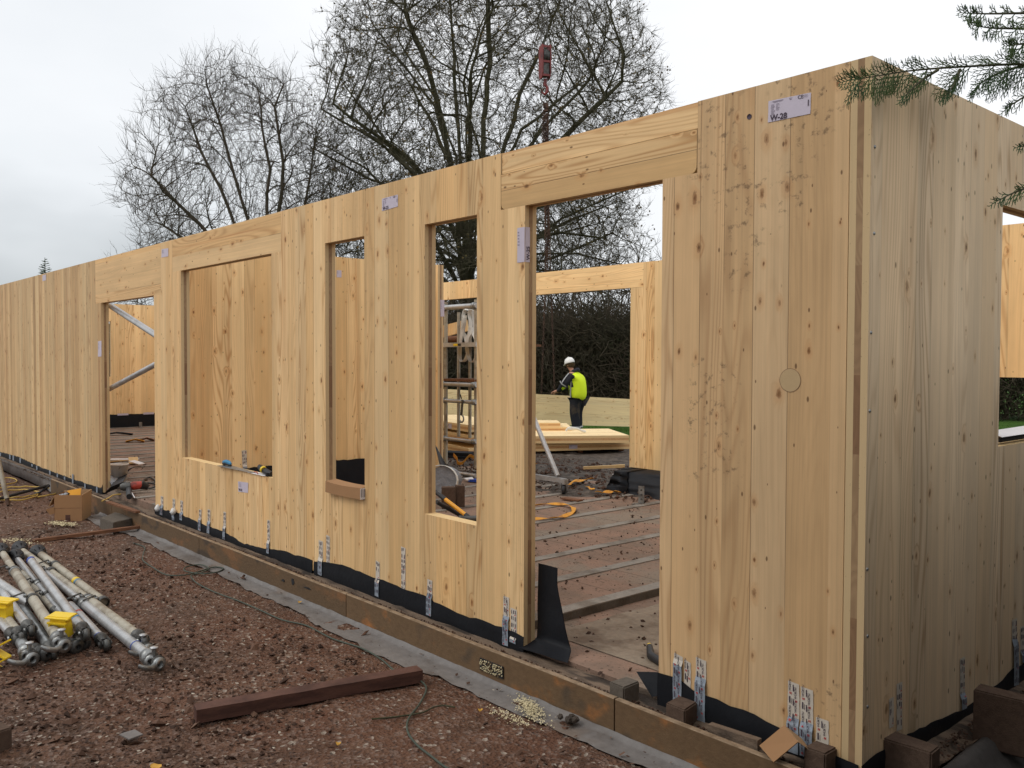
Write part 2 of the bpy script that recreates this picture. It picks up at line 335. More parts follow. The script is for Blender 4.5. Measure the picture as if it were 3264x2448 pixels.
# ------------------------------------------------------------------ mesh helpers
class MB:
    def __init__(s): s.v = []; s.f = []; s.uv = []; s.mi = []; s.mats = []; s.sm = []
    def _m(s, m):
        m = M[m] if isinstance(m, str) else m
        if m not in s.mats: s.mats.append(m)
        return s.mats.index(m)
    def face(s, pts, uv=None, m=None, smooth=False):
        i = len(s.v); s.v += [tuple(p) for p in pts]; s.f.append(tuple(range(i, i+len(pts))))
        s.uv.append(uv or [(0, 0)]*len(pts)); s.mi.append(s._m(m) if m is not None else 0); s.sm.append(smooth)
    def mesh(s, V, F, m=None, smooth=False, uvs=None):
        i = len(s.v); s.v += [tuple(p) for p in V]; k = s._m(m) if m is not None else 0
        for q, fc in enumerate(F):
            s.f.append(tuple(a+i for a in fc)); s.uv.append(uvs[q] if uvs else [(V[a][0]+V[a][1], V[a][2]) for a in fc]); s.mi.append(k); s.sm.append(smooth)
    def box(s, c, d, rz=0, m=None, rot=None, bev=0.0):
        c = Vector(c); h = Vector(d)/2
        R = rot if rot is not None else Matrix.Rotation(rz, 3, 'Z')
        if bev <= 0:
            V = [c + R @ Vector((sx*h.x, sy*h.y, sz*h.z)) for sx in (-1, 1) for sy in (-1, 1) for sz in (-1, 1)]
            F = [(0, 1, 3, 2), (4, 6, 7, 5), (0, 4, 5, 1), (2, 3, 7, 6), (0, 2, 6, 4), (1, 5, 7, 3)]
            s.mesh(V, F, m)
        else:
            bm = bmesh.new(); bmesh.ops.create_cube(bm, size=1)
            for vv in bm.verts: vv.co = Vector((vv.co.x*d[0], vv.co.y*d[1], vv.co.z*d[2]))
            bmesh.ops.bevel(bm, geom=list(bm.edges), offset=bev, segments=2, affect='EDGES')
            bm.verts.index_update()
            s.mesh([c + R @ vv.co for vv in bm.verts], [[q.index for q in fc.verts] for fc in bm.faces], m, False); bm.free()
    def tube(s, pts, r, n=10, m=None, cap=True, smooth=True):
        pts = [Vector(p) for p in pts]; rr = r if isinstance(r, (list, tuple)) else [r]*len(pts)
        V = []; F = []; prev = None
        for k, p in enumerate(pts):
            a = pts[max(k-1, 0)]; b = pts[min(k+1, len(pts)-1)]; d = (b-a)
            d = d.normalized() if d.length > 1e-9 else Vector((0, 0, 1))
            if prev is None:
                x = d.orthogonal().normalized()
            else:
                x = prev - d*prev.dot(d); x = x.normalized() if x.length > 1e-6 else d.orthogonal().normalized()
            prev = x; y = d.cross(x)
            for j in range(n):
                t = 2*PI*j/n; V.append(p + (x*math.cos(t)+y*math.sin(t))*rr[k])
        for k in range(len(pts)-1):
            for j in range(n):
                j2 = (j+1) % n; F.append((k*n+j, k*n+j2, (k+1)*n+j2, (k+1)*n+j))
        s.mesh(V, F, m, smooth)
        if cap:
            s.mesh(V[:n], [tuple(range(n))[::-1]], m); s.mesh(V[-n:], [tuple(range(n))], m)
    def ribbon(s, pts, side, w, th=.004, m=None):
        """flat strap of width w along pts, 'side' the width direction(s)"""
        pts = [Vector(p) for p in pts]
        V = []; F = []
        for k, p in enumerate(pts):
            sd = Vector(side[k] if isinstance(side, list) else side).normalized()
            d = (pts[min(k+1, len(pts)-1)]-pts[max(k-1, 0)]).normalized(); n = d.cross(sd).normalized()
            for q in (-1, 1):
                for t in (-1, 1): V.append(p + sd*q*w/2 + n*t*th/2)
        for k in range(len(pts)-1):
            a = k*4; b = a+4
            for q in ((0, 1), (1, 3), (3, 2), (2, 0)): F.append((a+q[0], a+q[1], b+q[1], b+q[0]))
        e = (len(pts)-1)*4; F += [(0, 2, 3, 1), (e, e+1, e+3, e+2)]
        s.mesh(V, F, m)
    def lathe(s, prof, c, axis=(0, 0, 1), n=20, m=None, smooth=True):
        ax = Vector(axis).normalized(); x = ax.orthogonal().normalized(); y = ax.cross(x); c = Vector(c); V = []; F = []
        for r, h in prof:
            for j in range(n): V.append(c + ax*h + (x*math.cos(2*PI*j/n)+y*math.sin(2*PI*j/n))*r)
        for k in range(len(prof)-1):
            for j in range(n): F.append((k*n+j, k*n+(j+1) % n, (k+1)*n+(j+1) % n, (k+1)*n+j))
        s.mesh(V, F, m, smooth)
    def build(s, name, mat=None, parent=None, **k):
        me = bpy.data.meshes.new(name); me.from_pydata(s.v, [], s.f)
        mats = s.mats or [M[mat] if isinstance(mat, str) else mat]
        if s.mats and mat is not None:
            pass
        for q in mats: me.materials.append(q)
        ul = me.uv_layers.new(name='UVMap')
        fl = [c for f in s.uv for q in f for c in q]
        if len(fl) == 2*len(me.loops): ul.data.foreach_set('uv', fl)
        me.polygons.foreach_set('material_index', s.mi if s.mats else [0]*len(s.f)); me.polygons.foreach_set('use_smooth', s.sm)
        me.update()
        o = bpy.data.objects.new(name, me); COL.objects.link(o)
        if parent is not None: put_under(o, parent)
        for a, b in k.items(): o[a] = b
        return o
def put_under(o, parent):
    o.parent = parent; o.matrix_parent_inverse = parent.matrix_basis.inverted() if parent.type == 'EMPTY' or True else o.matrix_parent_inverse
def tag(o, label=None, cat=None, group=None, kind=None):
    if label: o['label'] = label
    if cat: o['category'] = cat
    if group: o['group'] = group
    if kind: o['kind'] = kind
    return o
def empty(name, loc, label, cat, group=None):
    o = bpy.data.objects.new(name, None); COL.objects.link(o); o.location = loc; o.empty_display_size = .1
    bpy.context.view_layer.update()
    return tag(o, label, cat, group)
def fast_mesh(name, V, F, mat, parent=None, attr=None, smooth=False):
    V = np.asarray(V, np.float32); F = np.asarray(F, np.int32)
    me = bpy.data.meshes.new(name); n = F.shape[1]
    me.vertices.add(len(V)); me.vertices.foreach_set('co', V.ravel())
    me.loops.add(F.size); me.loops.foreach_set('vertex_index', F.ravel())
    me.polygons.add(len(F)); me.polygons.foreach_set('loop_start', np.arange(0, F.size, n, dtype=np.int32))
    me.polygons.foreach_set('use_smooth', [smooth]*len(F))
    me.update(calc_edges=True); me.validate()
    me.materials.append(M[mat])
    if attr is not None:
        a = me.attributes.new('rnd', 'FLOAT', 'POINT'); a.data.foreach_set('value', np.asarray(attr, np.float32))
    o = bpy.data.objects.new(name, me); COL.objects.link(o)
    if parent is not None: put_under(o, parent)
    return o
def text_quads(mb, txt, org, xd, yd, size, mat='ink', off=.0006, bold=.0):
    """flat lettering laid on a surface: glyph outlines filled, moved to org, along xd, up yd"""
    cu = bpy.data.curves.new('lettering', 'FONT'); cu.body = txt; cu.size = 1; cu.offset = bold; cu.resolution_u = 3
    to = bpy.data.objects.new('lettering', cu); COL.objects.link(to)
    me = bpy.data.meshes.new_from_object(to.evaluated_get(bpy.context.evaluated_depsgraph_get()))
    xd = Vector(xd).normalized(); yd = Vector(yd).normalized(); nn = xd.cross(yd)
    V = [Vector(org) + xd*v.co.x*size + yd*v.co.y*size + nn*off for v in me.vertices]
    mb.mesh(V, [tuple(p.vertices) for p in me.polygons], mat)
    bpy.data.objects.remove(to); bpy.data.meshes.remove(me); bpy.data.curves.remove(cu)
# ------------------------------------------------------------------ wall panels
T = .08; H = 2.6
Z = Vector((0, 0, 1))
class Wall:
    """a plane with an outer face: origin O, direction A along it, thickness direction I (inwards)"""
    def __init__(s, O, A, I): s.O = Vector(O); s.A = Vector(A); s.I = Vector(I)
    def p(s, a, z, t=0.): return s.O + s.A*a + Z*z + s.I*t
def panel(w, name, parent, xs, zs, holes, mout, mside='edge', horiz=False, uo=0., min_=None, T=T, lift=0., edge_mats=None):
    """slab of thickness T with rectangular cells left out; holes is a set of (i, j) cells"""
    mb = MB(); min_ = min_ or mout; nx, nz_ = len(xs)-1, len(zs)-1
    sol = lambda i, j: 0 <= i < nx and 0 <= j < nz_ and (i, j) not in holes
    def uvf(a, z): return (z+uo, a) if horiz else (a+uo, z)
    for i in range(nx):
        for j in range(nz_):
            if not sol(i, j): continue
            a0, a1, z0, z1 = xs[i], xs[i+1], zs[j], zs[j+1]
            q = [(a0, z0), (a1, z0), (a1, z1), (a0, z1)]
            mb.face([w.p(a, z, lift) for a, z in q], [uvf(a, z) for a, z in q], mout)
            mb.face([w.p(a, z, T) for a, z in q], [uvf(a+3.3, z) for a, z in q], min_)
            for (di, dj, e0, e1) in ((-1, 0, (a0, z0), (a0, z1)), (1, 0, (a1, z0), (a1, z1)), (0, -1, (a0, z0), (a1, z0)), (0, 1, (a0, z1), (a1, z1))):
                if sol(i+di, j+dj): continue
                vert = di != 0
                ev = (lambda e: e[1]) if vert else (lambda e: e[0])
                sill = (dj == 1 and z1 < 2.5) 
                mb.face([w.p(*e0, lift), w.p(*e0, T), w.p(*e1, T), w.p(*e1, lift)], [(lift, ev(e0)), (T, ev(e0)), (T, ev(e1)), (lift, ev(e1))],
                        'edge_sill' if sill else mside)
    o = mb.build(name, None, parent)
    bm = bmesh.new(); bm.from_mesh(o.data); bmesh.ops.remove_doubles(bm, verts=bm.verts, dist=1e-5); bmesh.ops.recalc_face_normals(bm, faces=bm.faces); bm.to_mesh(o.data); bm.free()
    return o
FW = Wall((0, 0, 0), (1, 0, 0), (0, 1, 0))        # front: a = x
RW = Wall((0, 0, 0), (0, 1, 0), (-1, 0, 0))       # right end: a = y
BW = Wall((0, 4.73, 0), (1, 0, 0), (0, -1, 0))    # back (inner face at y = 4.65)
LW = Wall((-17.68, 0, 0), (0, 1, 0), (1, 0, 0))   # left end
def fx(px, py): return at(px, py, 'y', 0).x
d1, d2, c1, c2, a1, a2, b1, b2, e1, e2 = -8.861, -7.219, -6.527, -4.713, -3.9, -3.396, -2.729, -2.24, -1.847, -.948
nL1, nL2, pC1, pC2 = fx(303, 829), fx(512, 790), fx(549, 768), fx(896, 680)
xS = fx(998, 650)

def membrane(w, parent, prof, z0=-.03, off=.004, mat='film', name='membrane', wob=.006, seed=1):
    """black sheet against the foot of a wall; prof = [(a, ztop)]"""
    mb = MB(); rn = random.Random(seed); P = []
    for (a0, t0), (a1, t1) in zip(prof[:-1], prof[1:]):
        n = max(1, int(abs(a1-a0)/.05))
        for k in range(n): P.append((a0+(a1-a0)*k/n, t0+(t1-t0)*k/n + rn.uniform(-wob, wob)))
    P.append(prof[-1]); V = []; F = []; R = 6
    for a, t in P:
        for r in range(R):
            q = r/(R-1); bul = .004*math.sin(q*PI)*(.6+.8*mnoise.noise(Vector((a*2.1, q*2, seed))))
            V.append(w.p(a, z0+(t-z0)*q, -off-max(bul, 0)-.004*mnoise.noise(Vector((a*5, q*3, seed+9)))**2))
    for i in range(len(P)-1):
        for r in range(R-1): F.append((i*R+r, (i+1)*R+r, (i+1)*R+r+1, i*R+r+1))
    n = len(V); V += [v + w.I*.0015 for v in V]; F += [tuple(q+n for q in f[::-1]) for f in F]
    mb.mesh(V, F, mat, True)
    return mb.build(name, None, parent)
def tape(w, parent, pts, split, pattern='dash', seed=0, off=.0115, label=None):
    """adhesive strip; pts = 4 (a,z) corners TL, TR, BR, BL; below z = split it lies on the membrane"""
    rn = random.Random(seed); mb = MB()
    TL, TR, BR, BL = [Vector((p[0], p[1])) for p in pts]
    n = 10; V = []; fl = []
    for k in range(n+1):
        q = k/n; l = TL.lerp(BL, q); r = TR.lerp(BR, q)
        l.x += rn.uniform(-.0015, .0015); r.x += rn.uniform(-.0015, .0015)
        for s_ in (l, r):
            below = s_.y < split+.01
            V.append(w.p(s_.x, s_.y, -(off if below else .0025)))
        fl.append((l.y+r.y)/2 < split)
    for k in range(n):
        mb.mesh([V[2*k], V[2*k+1], V[2*k+3], V[2*k+2]], [(0, 1, 2, 3)], 'tape_blue' if fl[k+1] or fl[k] else 'tape')
    wd = (TR-TL).length; ln = (BL-TL).length; down = (BL-TL).normalized(); ac = (TR-TL).normalized()
    def P(s_, d_, extra=.0012):
        a, z = TL + ac*s_ + down*d_
        return w.p(a, z, -((off if z < split+.01 else .0025)+extra))
    def bar(s0, d0, ws, ls, m):
        mb.mesh([P(s0, d0), P(s0+ws, d0), P(s0+ws, d0+ls), P(s0, d0+ls)], [(0, 1, 2, 3)], m)
    if pattern == 'text':
        pitch = .052
        cols = [(.16, .30), (.62, .80)] if wd > .045 else [(.3, .3)]
        for ci, (c0, c1_) in enumerate(((.12, 0), (.60, 1))):
            d0 = .006 + ci*pitch*.5
            while d0 + .040 < ln:
                if (d0 // pitch) % 2 == ci % 2 or True:
                    a, z = TL + ac*(wd*c0 + wd*.16) + down*(d0+.030)
                    tt = -((off if z < split+.01 else .0025)+.0014)
                    if ci == 1 or int(d0/pitch) % 2 == 0:
                        text_quads(mb, 'WÜRTH', w.p(a, z, tt), Z, -w.A, .0125, 'ink', off=.0, bold=.012)
                        bar(wd*c0+.002, d0+.034, .0035, .008, 'ink_red'); bar(wd*c0+.0075, d0+.034, .0035, .008, 'ink_red')
                    else:
                        bar(wd*c0, d0, .006, .026, 'ink'); bar(wd*c0+.010, d0+.006, .0016, .022, 'ink')
                d0 += pitch
            d0 = .012 + (1-ci)*pitch*.5
        for q in range(int(ln/.055)):
            bar(wd*.44, .008+q*.055+rn.uniform(-.004, .004), .004, .026, 'ink'); bar(wd*.52, .016+q*.055, .0014, .020, 'ink')
    elif pattern == 'dash':
        d0 = .004
        while d0 < ln-.02:
            for s_ in (.12, .42, .72):
                if rn.random() < .85:
                    bar(wd*s_, d0+rn.uniform(0, .008), wd*rn.choice((.07, .12, .16)), rn.uniform(.016, .026), 'ink')
            if rn.random() < .5: bar(wd*.66, d0+.026, wd*.16, .006, 'ink_red')
            d0 += .034
    return mb.build('tape', None, parent)
def tape_px(w, ax, parent, x0, y0, x1, y1, split, pattern='dash', seed=0, skew=0):
    val = 0.
    g = lambda x, y: at(x, y, ax, val)
    aa = (lambda p: p.x) if ax == 'y' else (lambda p: p.y)
    q = [g(x0, y0), g(x1, y0+skew), g(x1, y1+skew), g(x0, y1)]
    return tape(w, parent, [(aa(p), p.z) for p in q], split, pattern, seed)
def label(w, parent, corners, txt=None, tsize=.03, tpos=(.08, .08), lines=True, side=False, off=.0022, ax=None, rot=False):
    """printed sheet: corners TL, TR, BR, BL in (a, z)"""
    mb = MB(); TL, TR, BR, BL = [Vector((p[0], p[1])) for p in corners]
    n = 6; V = []; F = []
    def P(s_, t_, e=0.):
        q = TL.lerp(TR, s_).lerp(BL.lerp(BR, s_), t_); return w.p(q.x, q.y, -(off+e+.0006*math.sin(s_*17+t_*9)*(e == 0)))
    for i in range(n+1):
        for j in range(n+1): V.append(P(i/n, j/n))
    for i in range(n):
        for j in range(n): a = i*(n+1)+j; F.append((a, a+n+1, a+n+2, a+1))
    mb.mesh(V, F, 'label', True)
    def bar(s0, t0, s1, t1, m): mb.mesh([P(s0, t0, .0012), P(s1, t0, .0012), P(s1, t1, .0012), P(s0, t1, .0012)], [(0, 1, 2, 3)], m)
    rn = random.Random(3)
    if lines == 'full':
        bar(.10, .055, .36, .085, 'ink_grey'); bar(.12, .11, .33, .125, 'ink_grey')
        for k in range(9):
            t0 = .20+k*.058; bar(.07, t0, .07+rn.uniform(.06, .10), t0+.022, 'ink_grey')
            if k < 6: bar(.19, t0, .19+rn.uniform(.05, .10), t0+.020, 'ink_grey')
        bar(.50, .055, .57, .08, 'ink_grey'); bar(.51, .12, .56, .145, 'ink_grey')
        for k in range(5): bar(.81, .05+k*.03, .93, .058+k*.03, 'ink_grey')
        for k in range(10): bar(.935, .32+k*.03, .965, .34+k*.03, 'ink')
    elif lines:
        for k in range(5): bar(.08, .12+k*.09, .08+rn.uniform(.15, .3), .15+k*.09, 'ink_grey')
    a = (TR-TL).normalized(); up = (TL-BL).normalized()
    A3 = w.A*a.x + Z*a.y; U3 = w.A*up.x + Z*up.y
    if txt:
        q = TL.lerp(TR, tpos[0]).lerp(BL.lerp(BR, tpos[0]), 1-tpos[1])
        if rot: text_quads(mb, txt, w.p(q.x, q.y, -(off+.0016)), U3, -A3, tsize, 'ink', off=.0, bold=.03)
        else: text_quads(mb, txt, w.p(q.x, q.y, -(off+.0016)), A3, U3, tsize, 'ink', off=.0, bold=.03)
    if lines == 'full':
        q = TL.lerp(TR, .70).lerp(BL.lerp(BR, .70), .19)
        text_quads(mb, 'CE', w.p(q.x, q.y, -(off+.0016)), A3, U3, .019, 'ink', off=.0, bold=.01)
    return mb.build('printed_label', None, parent)
def label_px(w, ax, val, parent, pts, **k):
    aa = (lambda p: p.x) if ax == 'y' else (lambda p: p.y)
    q = [at(x, y, ax, val) for x, y in pts]
    return label(w, parent, [(aa(p), p.z) for p in q], **k)
def wroot(a, w, lab, cat='wall panel', group=None, z=0.): return empty('wall_panel', w.p(a, z, T/2), lab, cat, group)

# left panel
PL = wroot(-13, FW, 'long rain-streaked wall panel of vertical boards left of the doorway with the two slanting props', group='cross laminated wall panels')
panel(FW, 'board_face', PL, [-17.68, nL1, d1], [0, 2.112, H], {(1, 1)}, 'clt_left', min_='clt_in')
def zf(px, py): p = at(px, py, 'y', 0); return (p.x, p.z)
membrane(FW, PL, [(-17.68, .07), zf(0, 1440), zf(60, 1456), zf(140, 1493), zf(232, 1526), zf(290, 1546), (d1-.05, .05), (d1, .09)], seed=2)
for k, (x, yt, yb) in enumerate([(4, 1442, 1452), (34, 1447, 1462), (45, 1450, 1467), (67, 1458, 1474), (105, 1478, 1486), (120, 1484, 1497), (162, 1498, 1512), (186, 1508, 1520), (209, 1518, 1528), (235, 1510, 1541), (274, 1540, 1555), (312, 1550, 1569)]):
    tape_px(FW, 'y', PL, x-2.2, yt, x+2.2, yb, .2, None, k, 2)
label_px(FW, 'y', 0, PL, [(136, 878), (147, 875), (147, 893), (136, 896)], lines=False)
label_px(FW, 'y', 0, PL, [(313, 1088), (324, 1086), (324, 1136), (313, 1137)], lines=True)

def lintel(x0, x1, z0, lab, uo, grow=0.0, notchgap=True, mat='clt_out'):
    r = empty('lintel_panel', FW.p((x0+x1)/2, z0, T/2), lab, 'lintel', 'lintels over the openings')
    g = .0022
    panel(FW, 'board_face', r, [x0+g, x1-g], [z0, H-.001], set(), mat, horiz=True, uo=uo, min_='clt_in')
    return r
lintel(nL1, nL2, 2.112, 'knotty lintel of horizontal boards over the narrow doorway with the slanting props', 1.23)
# middle panel with the wide window
PC = wroot((d2+xS)/2, FW, 'wall panel pierced by the wide window, between the narrow doorway and the slim windows', group='cross laminated wall panels')
xs = [nL2, d2, pC1, c1, c2, pC2, xS]; zs = [0, .594, 2.112, 2.302, H]
if nL2 > d2: xs = [d2, nL2, pC1, c1, c2, pC2, xS]; hol = {(0, 2), (0, 3)}
else: hol = {(0, 0), (0, 1), (0, 2)}
hol |= {(3, 1), (3, 2), (2, 3), (3, 3), (4, 3)}
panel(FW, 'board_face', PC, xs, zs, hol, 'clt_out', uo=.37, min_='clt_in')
lintel(pC1, pC2, 2.302, 'long lintel of horizontal boards over the wide window with the saw on its sill', 4.81)
membrane(FW, PC, [(d2, .02), zf(495, 1624), zf(517, 1622), zf(565, 1634), zf(640, 1668), zf(717, 1697), zf(780, 1733), zf(845, 1748), zf(905, 1757), zf(965, 1776), zf(997, 1786)], z0=-.03, seed=3)
for k, (x, yt, yb) in enumerate([(517, 1580, 1639), (555, 1588, 1656), (580, 1594, 1656), (639, 1622, 1689), (667, 1622, 1698), (717, 1630, 1717), (857, 1656, 1762)]):
    tape_px(FW, 'y', PC, x-4, yt, x+4, yb, .075, 'dash', 20+k, 3)
for x, y in ((502, 1624), (552, 1634)):      # wads of white foil at the foot
    mb = MB(); c = at(x, y-4, 'y', -.03); mb.lathe([(.0, -.03), (.018, -.024), (.03, -.006), (.022, .012), (.012, .03), (0, .036)], c, n=9, m='white')
    for i, v in enumerate(mb.v): mb.v[i] = tuple(Vector(v) + Vector((1, 1, 1))*.007*mnoise.noise(Vector(v)*60))
    mb.build('foil_wad', None, PC)
label_px(FW, 'y', 0, PC, [(516, 794), (537, 791), (537, 817), (515, 821)], lines=True)
label_px(FW, 'y', 0, PC, [(759.6, 1534), (792, 1538.5), (791, 1571), (760.5, 1567)], txt='W-25', tsize=.028, tpos=(.06, .1), lines=True)

# W-25 panel with the two slim windows
P25 = wroot((xS+e1)/2, FW, 'wall panel with two slim upright windows, its post standing at the wide doorway', group='cross laminated wall panels')
nD = -2.04
xs = [xS, a1, a2, b1, nD-.2, nD, e1]
xs = [xS+.003, a1, a2, b1, b2, nD, e1]; zs = [0, .50, .588, 2.301, H]
zA = at(1163, 1594, 'y', 0).z
zs = [0, .588, 2.301, H]
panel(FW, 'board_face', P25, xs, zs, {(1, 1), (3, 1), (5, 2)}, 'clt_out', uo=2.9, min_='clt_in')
membrane(FW, P25, [zf(1002, 1788), zf(1024, 1789), zf(1065, 1793), zf(1148, 1821), zf(1250, 1862), zf(1352, 1899), zf(1420, 1934), zf(1478, 1960), zf(1560, 1985), zf(1640, 2016), zf(1671, 2031)], seed=4)
for k, (x0, x1, yt, yb, s) in enumerate([(1017, 1030, 1720, 1829, .085), (1041, 1052, 1704, 1793, .0), (1199, 1211, 1786, 1897, .075), (1280, 1293, 1741, 1879, .0), (1363, 1379, 1845, 1958, .10), (1606, 1624, 1899, 2053, .12)]):
    tape_px(FW, 'y', P25, x0, yt, x1, yb, s, 'dash' if x0 < 1600 else 'text', 40+k, 6)
tape_px(FW, 'y', P25, 1629, 1936, 1648, 2044, .03, 'dash', 55, 8)
label_px(FW, 'y', 0, P25, [(1218.5, 633.5), (1269, 620), (1269, 658), (1218.5, 673)], txt='W-25', tsize=.027, tpos=(.06, .06), lines='full')
# upright label folded round the post onto the jamb
q0 = at(1650, 727, 'y', 0); q1 = at(1650.5, 837.5, 'y', 0)
label(FW, P25, [(q0.x, q0.z), (e1, q0.z), (e1, q1.z), (q0.x, q1.z)], lines=True)
JW = Wall((e1, 0, 0), (0, 1, 0), (-1, 0, 0))
label(JW, P25, [(0., q0.z), (.032, q0.z), (.032, q1.z), (0., q1.z)], txt='W-25', tsize=.030, tpos=(.92, .06), lines=False, rot=True)
# lintel over the wide doorway: beam with rounded lower corners and a set-back rail above it
LD = empty('lintel_panel', FW.p((nD-.762)/2, 2.3, T/2), 'big lintel beam with rounded lower corners over the wide doorway', 'lintel', 'lintels over the openings')
zsp = at(1900, 433, 'y', 0).z
x0, x1, rr = nD+.004, -.762-.004, .030
zr = 2.485
def rail_z(x): return 2.498 + (x+.762)*.004
prof = [(x0, zr), (x0, 2.301+rr)] + [(x0+rr-rr*math.cos(t), 2.301+rr-rr*math.sin(t)) for t in (.3, .6, .9, 1.2, 1.5708)] + [(x1-rr+rr*math.sin(t), 2.301+rr-rr*math.cos(t)) for t in (0, .3, .6, .9, 1.2, 1.5708)] + [(x1, zr)]
mb = MB()
for t_, uo_ in ((0., .0), (T, 3.)):
    mb.face([FW.p(a, z, t_) for a, z in prof], [(z+7.7+uo_, a) for a, z in prof], 'clt_out')
n = len(prof)
for k in range(n):
    (a, z), (a_, z_) = prof[k], prof[(k+1) % n]
    mb.face([FW.p(a, z, 0), FW.p(a_, z_, 0), FW.p(a_, z_, T), FW.p(a, z, T)], [(0, a+z), (0, a_+z_), (T, a_+z_), (T, a+z)], 'edge')
mb.build('beam', None, LD)
panel(FW, 'rail', LD, [x0, x1], [zr+.004, H-.001], set(), 'clt_out', horiz=True, uo=5.1, lift=.006)
# W-28 panel
P28 = wroot(-.5, FW, 'muddy wall panel marked W-28 between the wide doorway and the building corner', group='cross laminated wall panels')
panel(FW, 'board_face', P28, [e2, -.762, -.083], [0, 2.301, H], {(0, 1)}, 'clt_w28', uo=.11, min_='clt_in')
membrane(FW, P28, [zf(2099, 2144), zf(2166, 2164), zf(2211, 2203), zf(2288, 2231), zf(2370, 2260), zf(2484, 2321), zf(2553, 2357), (-.09, .035), (-.01, .03)], z0=-.04, off=.006, seed=5)
for k, (xa, xb, yt, yb, s) in enumerate([(2150, 2177, 2080, 2230, .18), (2219, 2252, 2093, 2290, .135), (2512, 2549, 2168, 2390, .105), (2553, 2593, 2187, 2404, .10), (2602, 2642, 2284, 2372, .01)]):
    tape_px(FW, 'y', P28, xa, yt, xb, yb, s, 'text', 60+k, 14)
tape_px(FW, 'y', P28, 2182, 2100, 2203, 2187, .0, 'text', 70, 14)
label_px(FW, 'y', 0, P28, [(2450.7, 322.8), (2586, 295), (2584, 362.6), (2448.7, 391)], txt='W-28', tsize=.031, tpos=(.06, .05), lines='full')
# round plug, bored hole and scraped patches
mb = MB(); c = at(2519, 1212, 'y', 0); c.y = -.0012
mb.lathe([(0, .0003), (.0445, .0003), (.0446, 0)], c, (0, -1, 0), 32, 'plug', False); mb.lathe([(.0446, 0.0004), (.0460, .0004)], c, (0, -1, 0), 32, 'lath', False); mb.build('round_plug', None, P28)
mb = MB(); c = at(2389, 372, 'y', 0); c.y = -.001
mb.lathe([(0, 0), (.0105, 0), (.011, .001)], c, (0, -1, 0), 18, 'ink'); mb.build('bored_hole', None, P28)

# right end wall
PR = wroot(1.0, RW, 'weathered grey end wall panel right of the corner, with a window opening', group='cross laminated wall panels')
panel(RW, 'board_face', PR, [0, 1.224, 2.02, 4.73], [0, 1.122, 2.211, H], {(1, 1)}, 'clt_grey', uo=.2, min_='clt_in')
def yf(px, py): p = at(px, py, 'x', 0); return (p.y, p.z)
membrane(RW, PR, [(-.012, .03), yf(2790, 2400), yf(2890, 2340), yf(2980, 2297), yf(3060, 2262), yf(3115, 2230), yf(3175, 2180), yf(3225, 2132), yf(3264, 2108), (2.2, .26), (4.7, .25)], z0=-.04, off=.006, seed=6)
for k, (xa, xb, yt, yb, s, sk) in enumerate([(2856, 2874, 2180, 2331, .0, -8), (2832, 2847, 2228, 2322, .0, -8), (3058, 3074, 2100, 2262, .06, -8), (3224, 3240, 1976, 2185, .17, -6), (3251, 3266, 1998, 2110, .1, -6)]):
    tape_px(RW, 'x', PR, xa, yt, xb, yb, s, 'dash', 80+k, sk)
for px, py in ((2788, 468), (2786, 744), (2776, 1060), (2772, 1310), (2764, 1815), (2765, 2028), (2765, 2253)):
    c = at(px, py, 'x', 0); mb = MB(); mb.lathe([(0, .004), (.004, .0038), (.0062, .002), (.007, 0)], c, (1, 0, 0), 12, 'steel'); mb.build('screw_head', None, PR)

# back wall
def film_mm(w, parent, prof, **k): return membrane(w, parent, prof, **k)
BI = Wall((0, 4.65, 0), (1, 0, 0), (0, 1, 0))     # inner face of the back wall seen from inside
P = wroot(-3.5, BI, 'interior-lit pier of the back wall beside the worker, wrapped in black sheet at its foot', group='cross laminated wall panels')
xN = at(2051, 860, 'y', 4.65).x
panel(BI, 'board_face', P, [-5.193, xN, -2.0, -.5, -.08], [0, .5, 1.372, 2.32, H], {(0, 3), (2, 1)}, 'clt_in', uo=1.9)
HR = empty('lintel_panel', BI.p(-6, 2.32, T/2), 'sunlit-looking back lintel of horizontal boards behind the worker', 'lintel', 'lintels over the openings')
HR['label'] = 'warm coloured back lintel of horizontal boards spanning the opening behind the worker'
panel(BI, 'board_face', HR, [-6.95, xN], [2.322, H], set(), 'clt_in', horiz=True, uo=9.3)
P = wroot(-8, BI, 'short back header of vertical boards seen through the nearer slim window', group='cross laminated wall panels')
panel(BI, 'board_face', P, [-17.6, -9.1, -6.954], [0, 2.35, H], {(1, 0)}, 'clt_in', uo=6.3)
# bulging black sheet at the foot of the pier, with a metal strap in front
mb = MB(); V = []; F = []; nu, nv = 44, 14
for i in range(nu+1):
    a = -5.30 + (i/nu)*3.2
    for j in range(nv+1):
        q = j/nv; z = .02 + (.262-.02)*q + .012*mnoise.noise(Vector((a*3, 0, 1)))
        b = .40 + .10*(1-q) + .07*mnoise.noise(Vector((a*1.7, q*1.5, 2))) - .05*q*q
        if i == 0: b *= .55
        if i == 1: b *= .85
        V.append((a + (b*.72 if i < 3 else 0) + .02*(i < 3)*(1-q), 4.65-b + .035*mnoise.noise(Vector((a*4, q*4, 5))), z))
for i in range(nu):
    for j in range(nv): k = i*(nv+1)+j; F.append((k, k+nv+1, k+nv+2, k+1))
V += [(x, 4.646, z) for x, y, z in V[:nv+1]]; m0 = (nu+1)*(nv+1)
for j in range(nv): F.append((j, j+1, m0+j+1, m0+j))
m1 = len(V); V += [(V[i*(nv+1)+nv][0], 4.646, .268) for i in range(nu+1)]
for i in range(nu): F.append((i*(nv+1)+nv, (i+1)*(nv+1)+nv, m1+i+1, m1+i))
mb.mesh(V, F, 'film', True)
tag(mb.build('membrane_sheet', None), 'bulging black waterproof sheet draped over the foot of the back pier', 'plastic sheet')
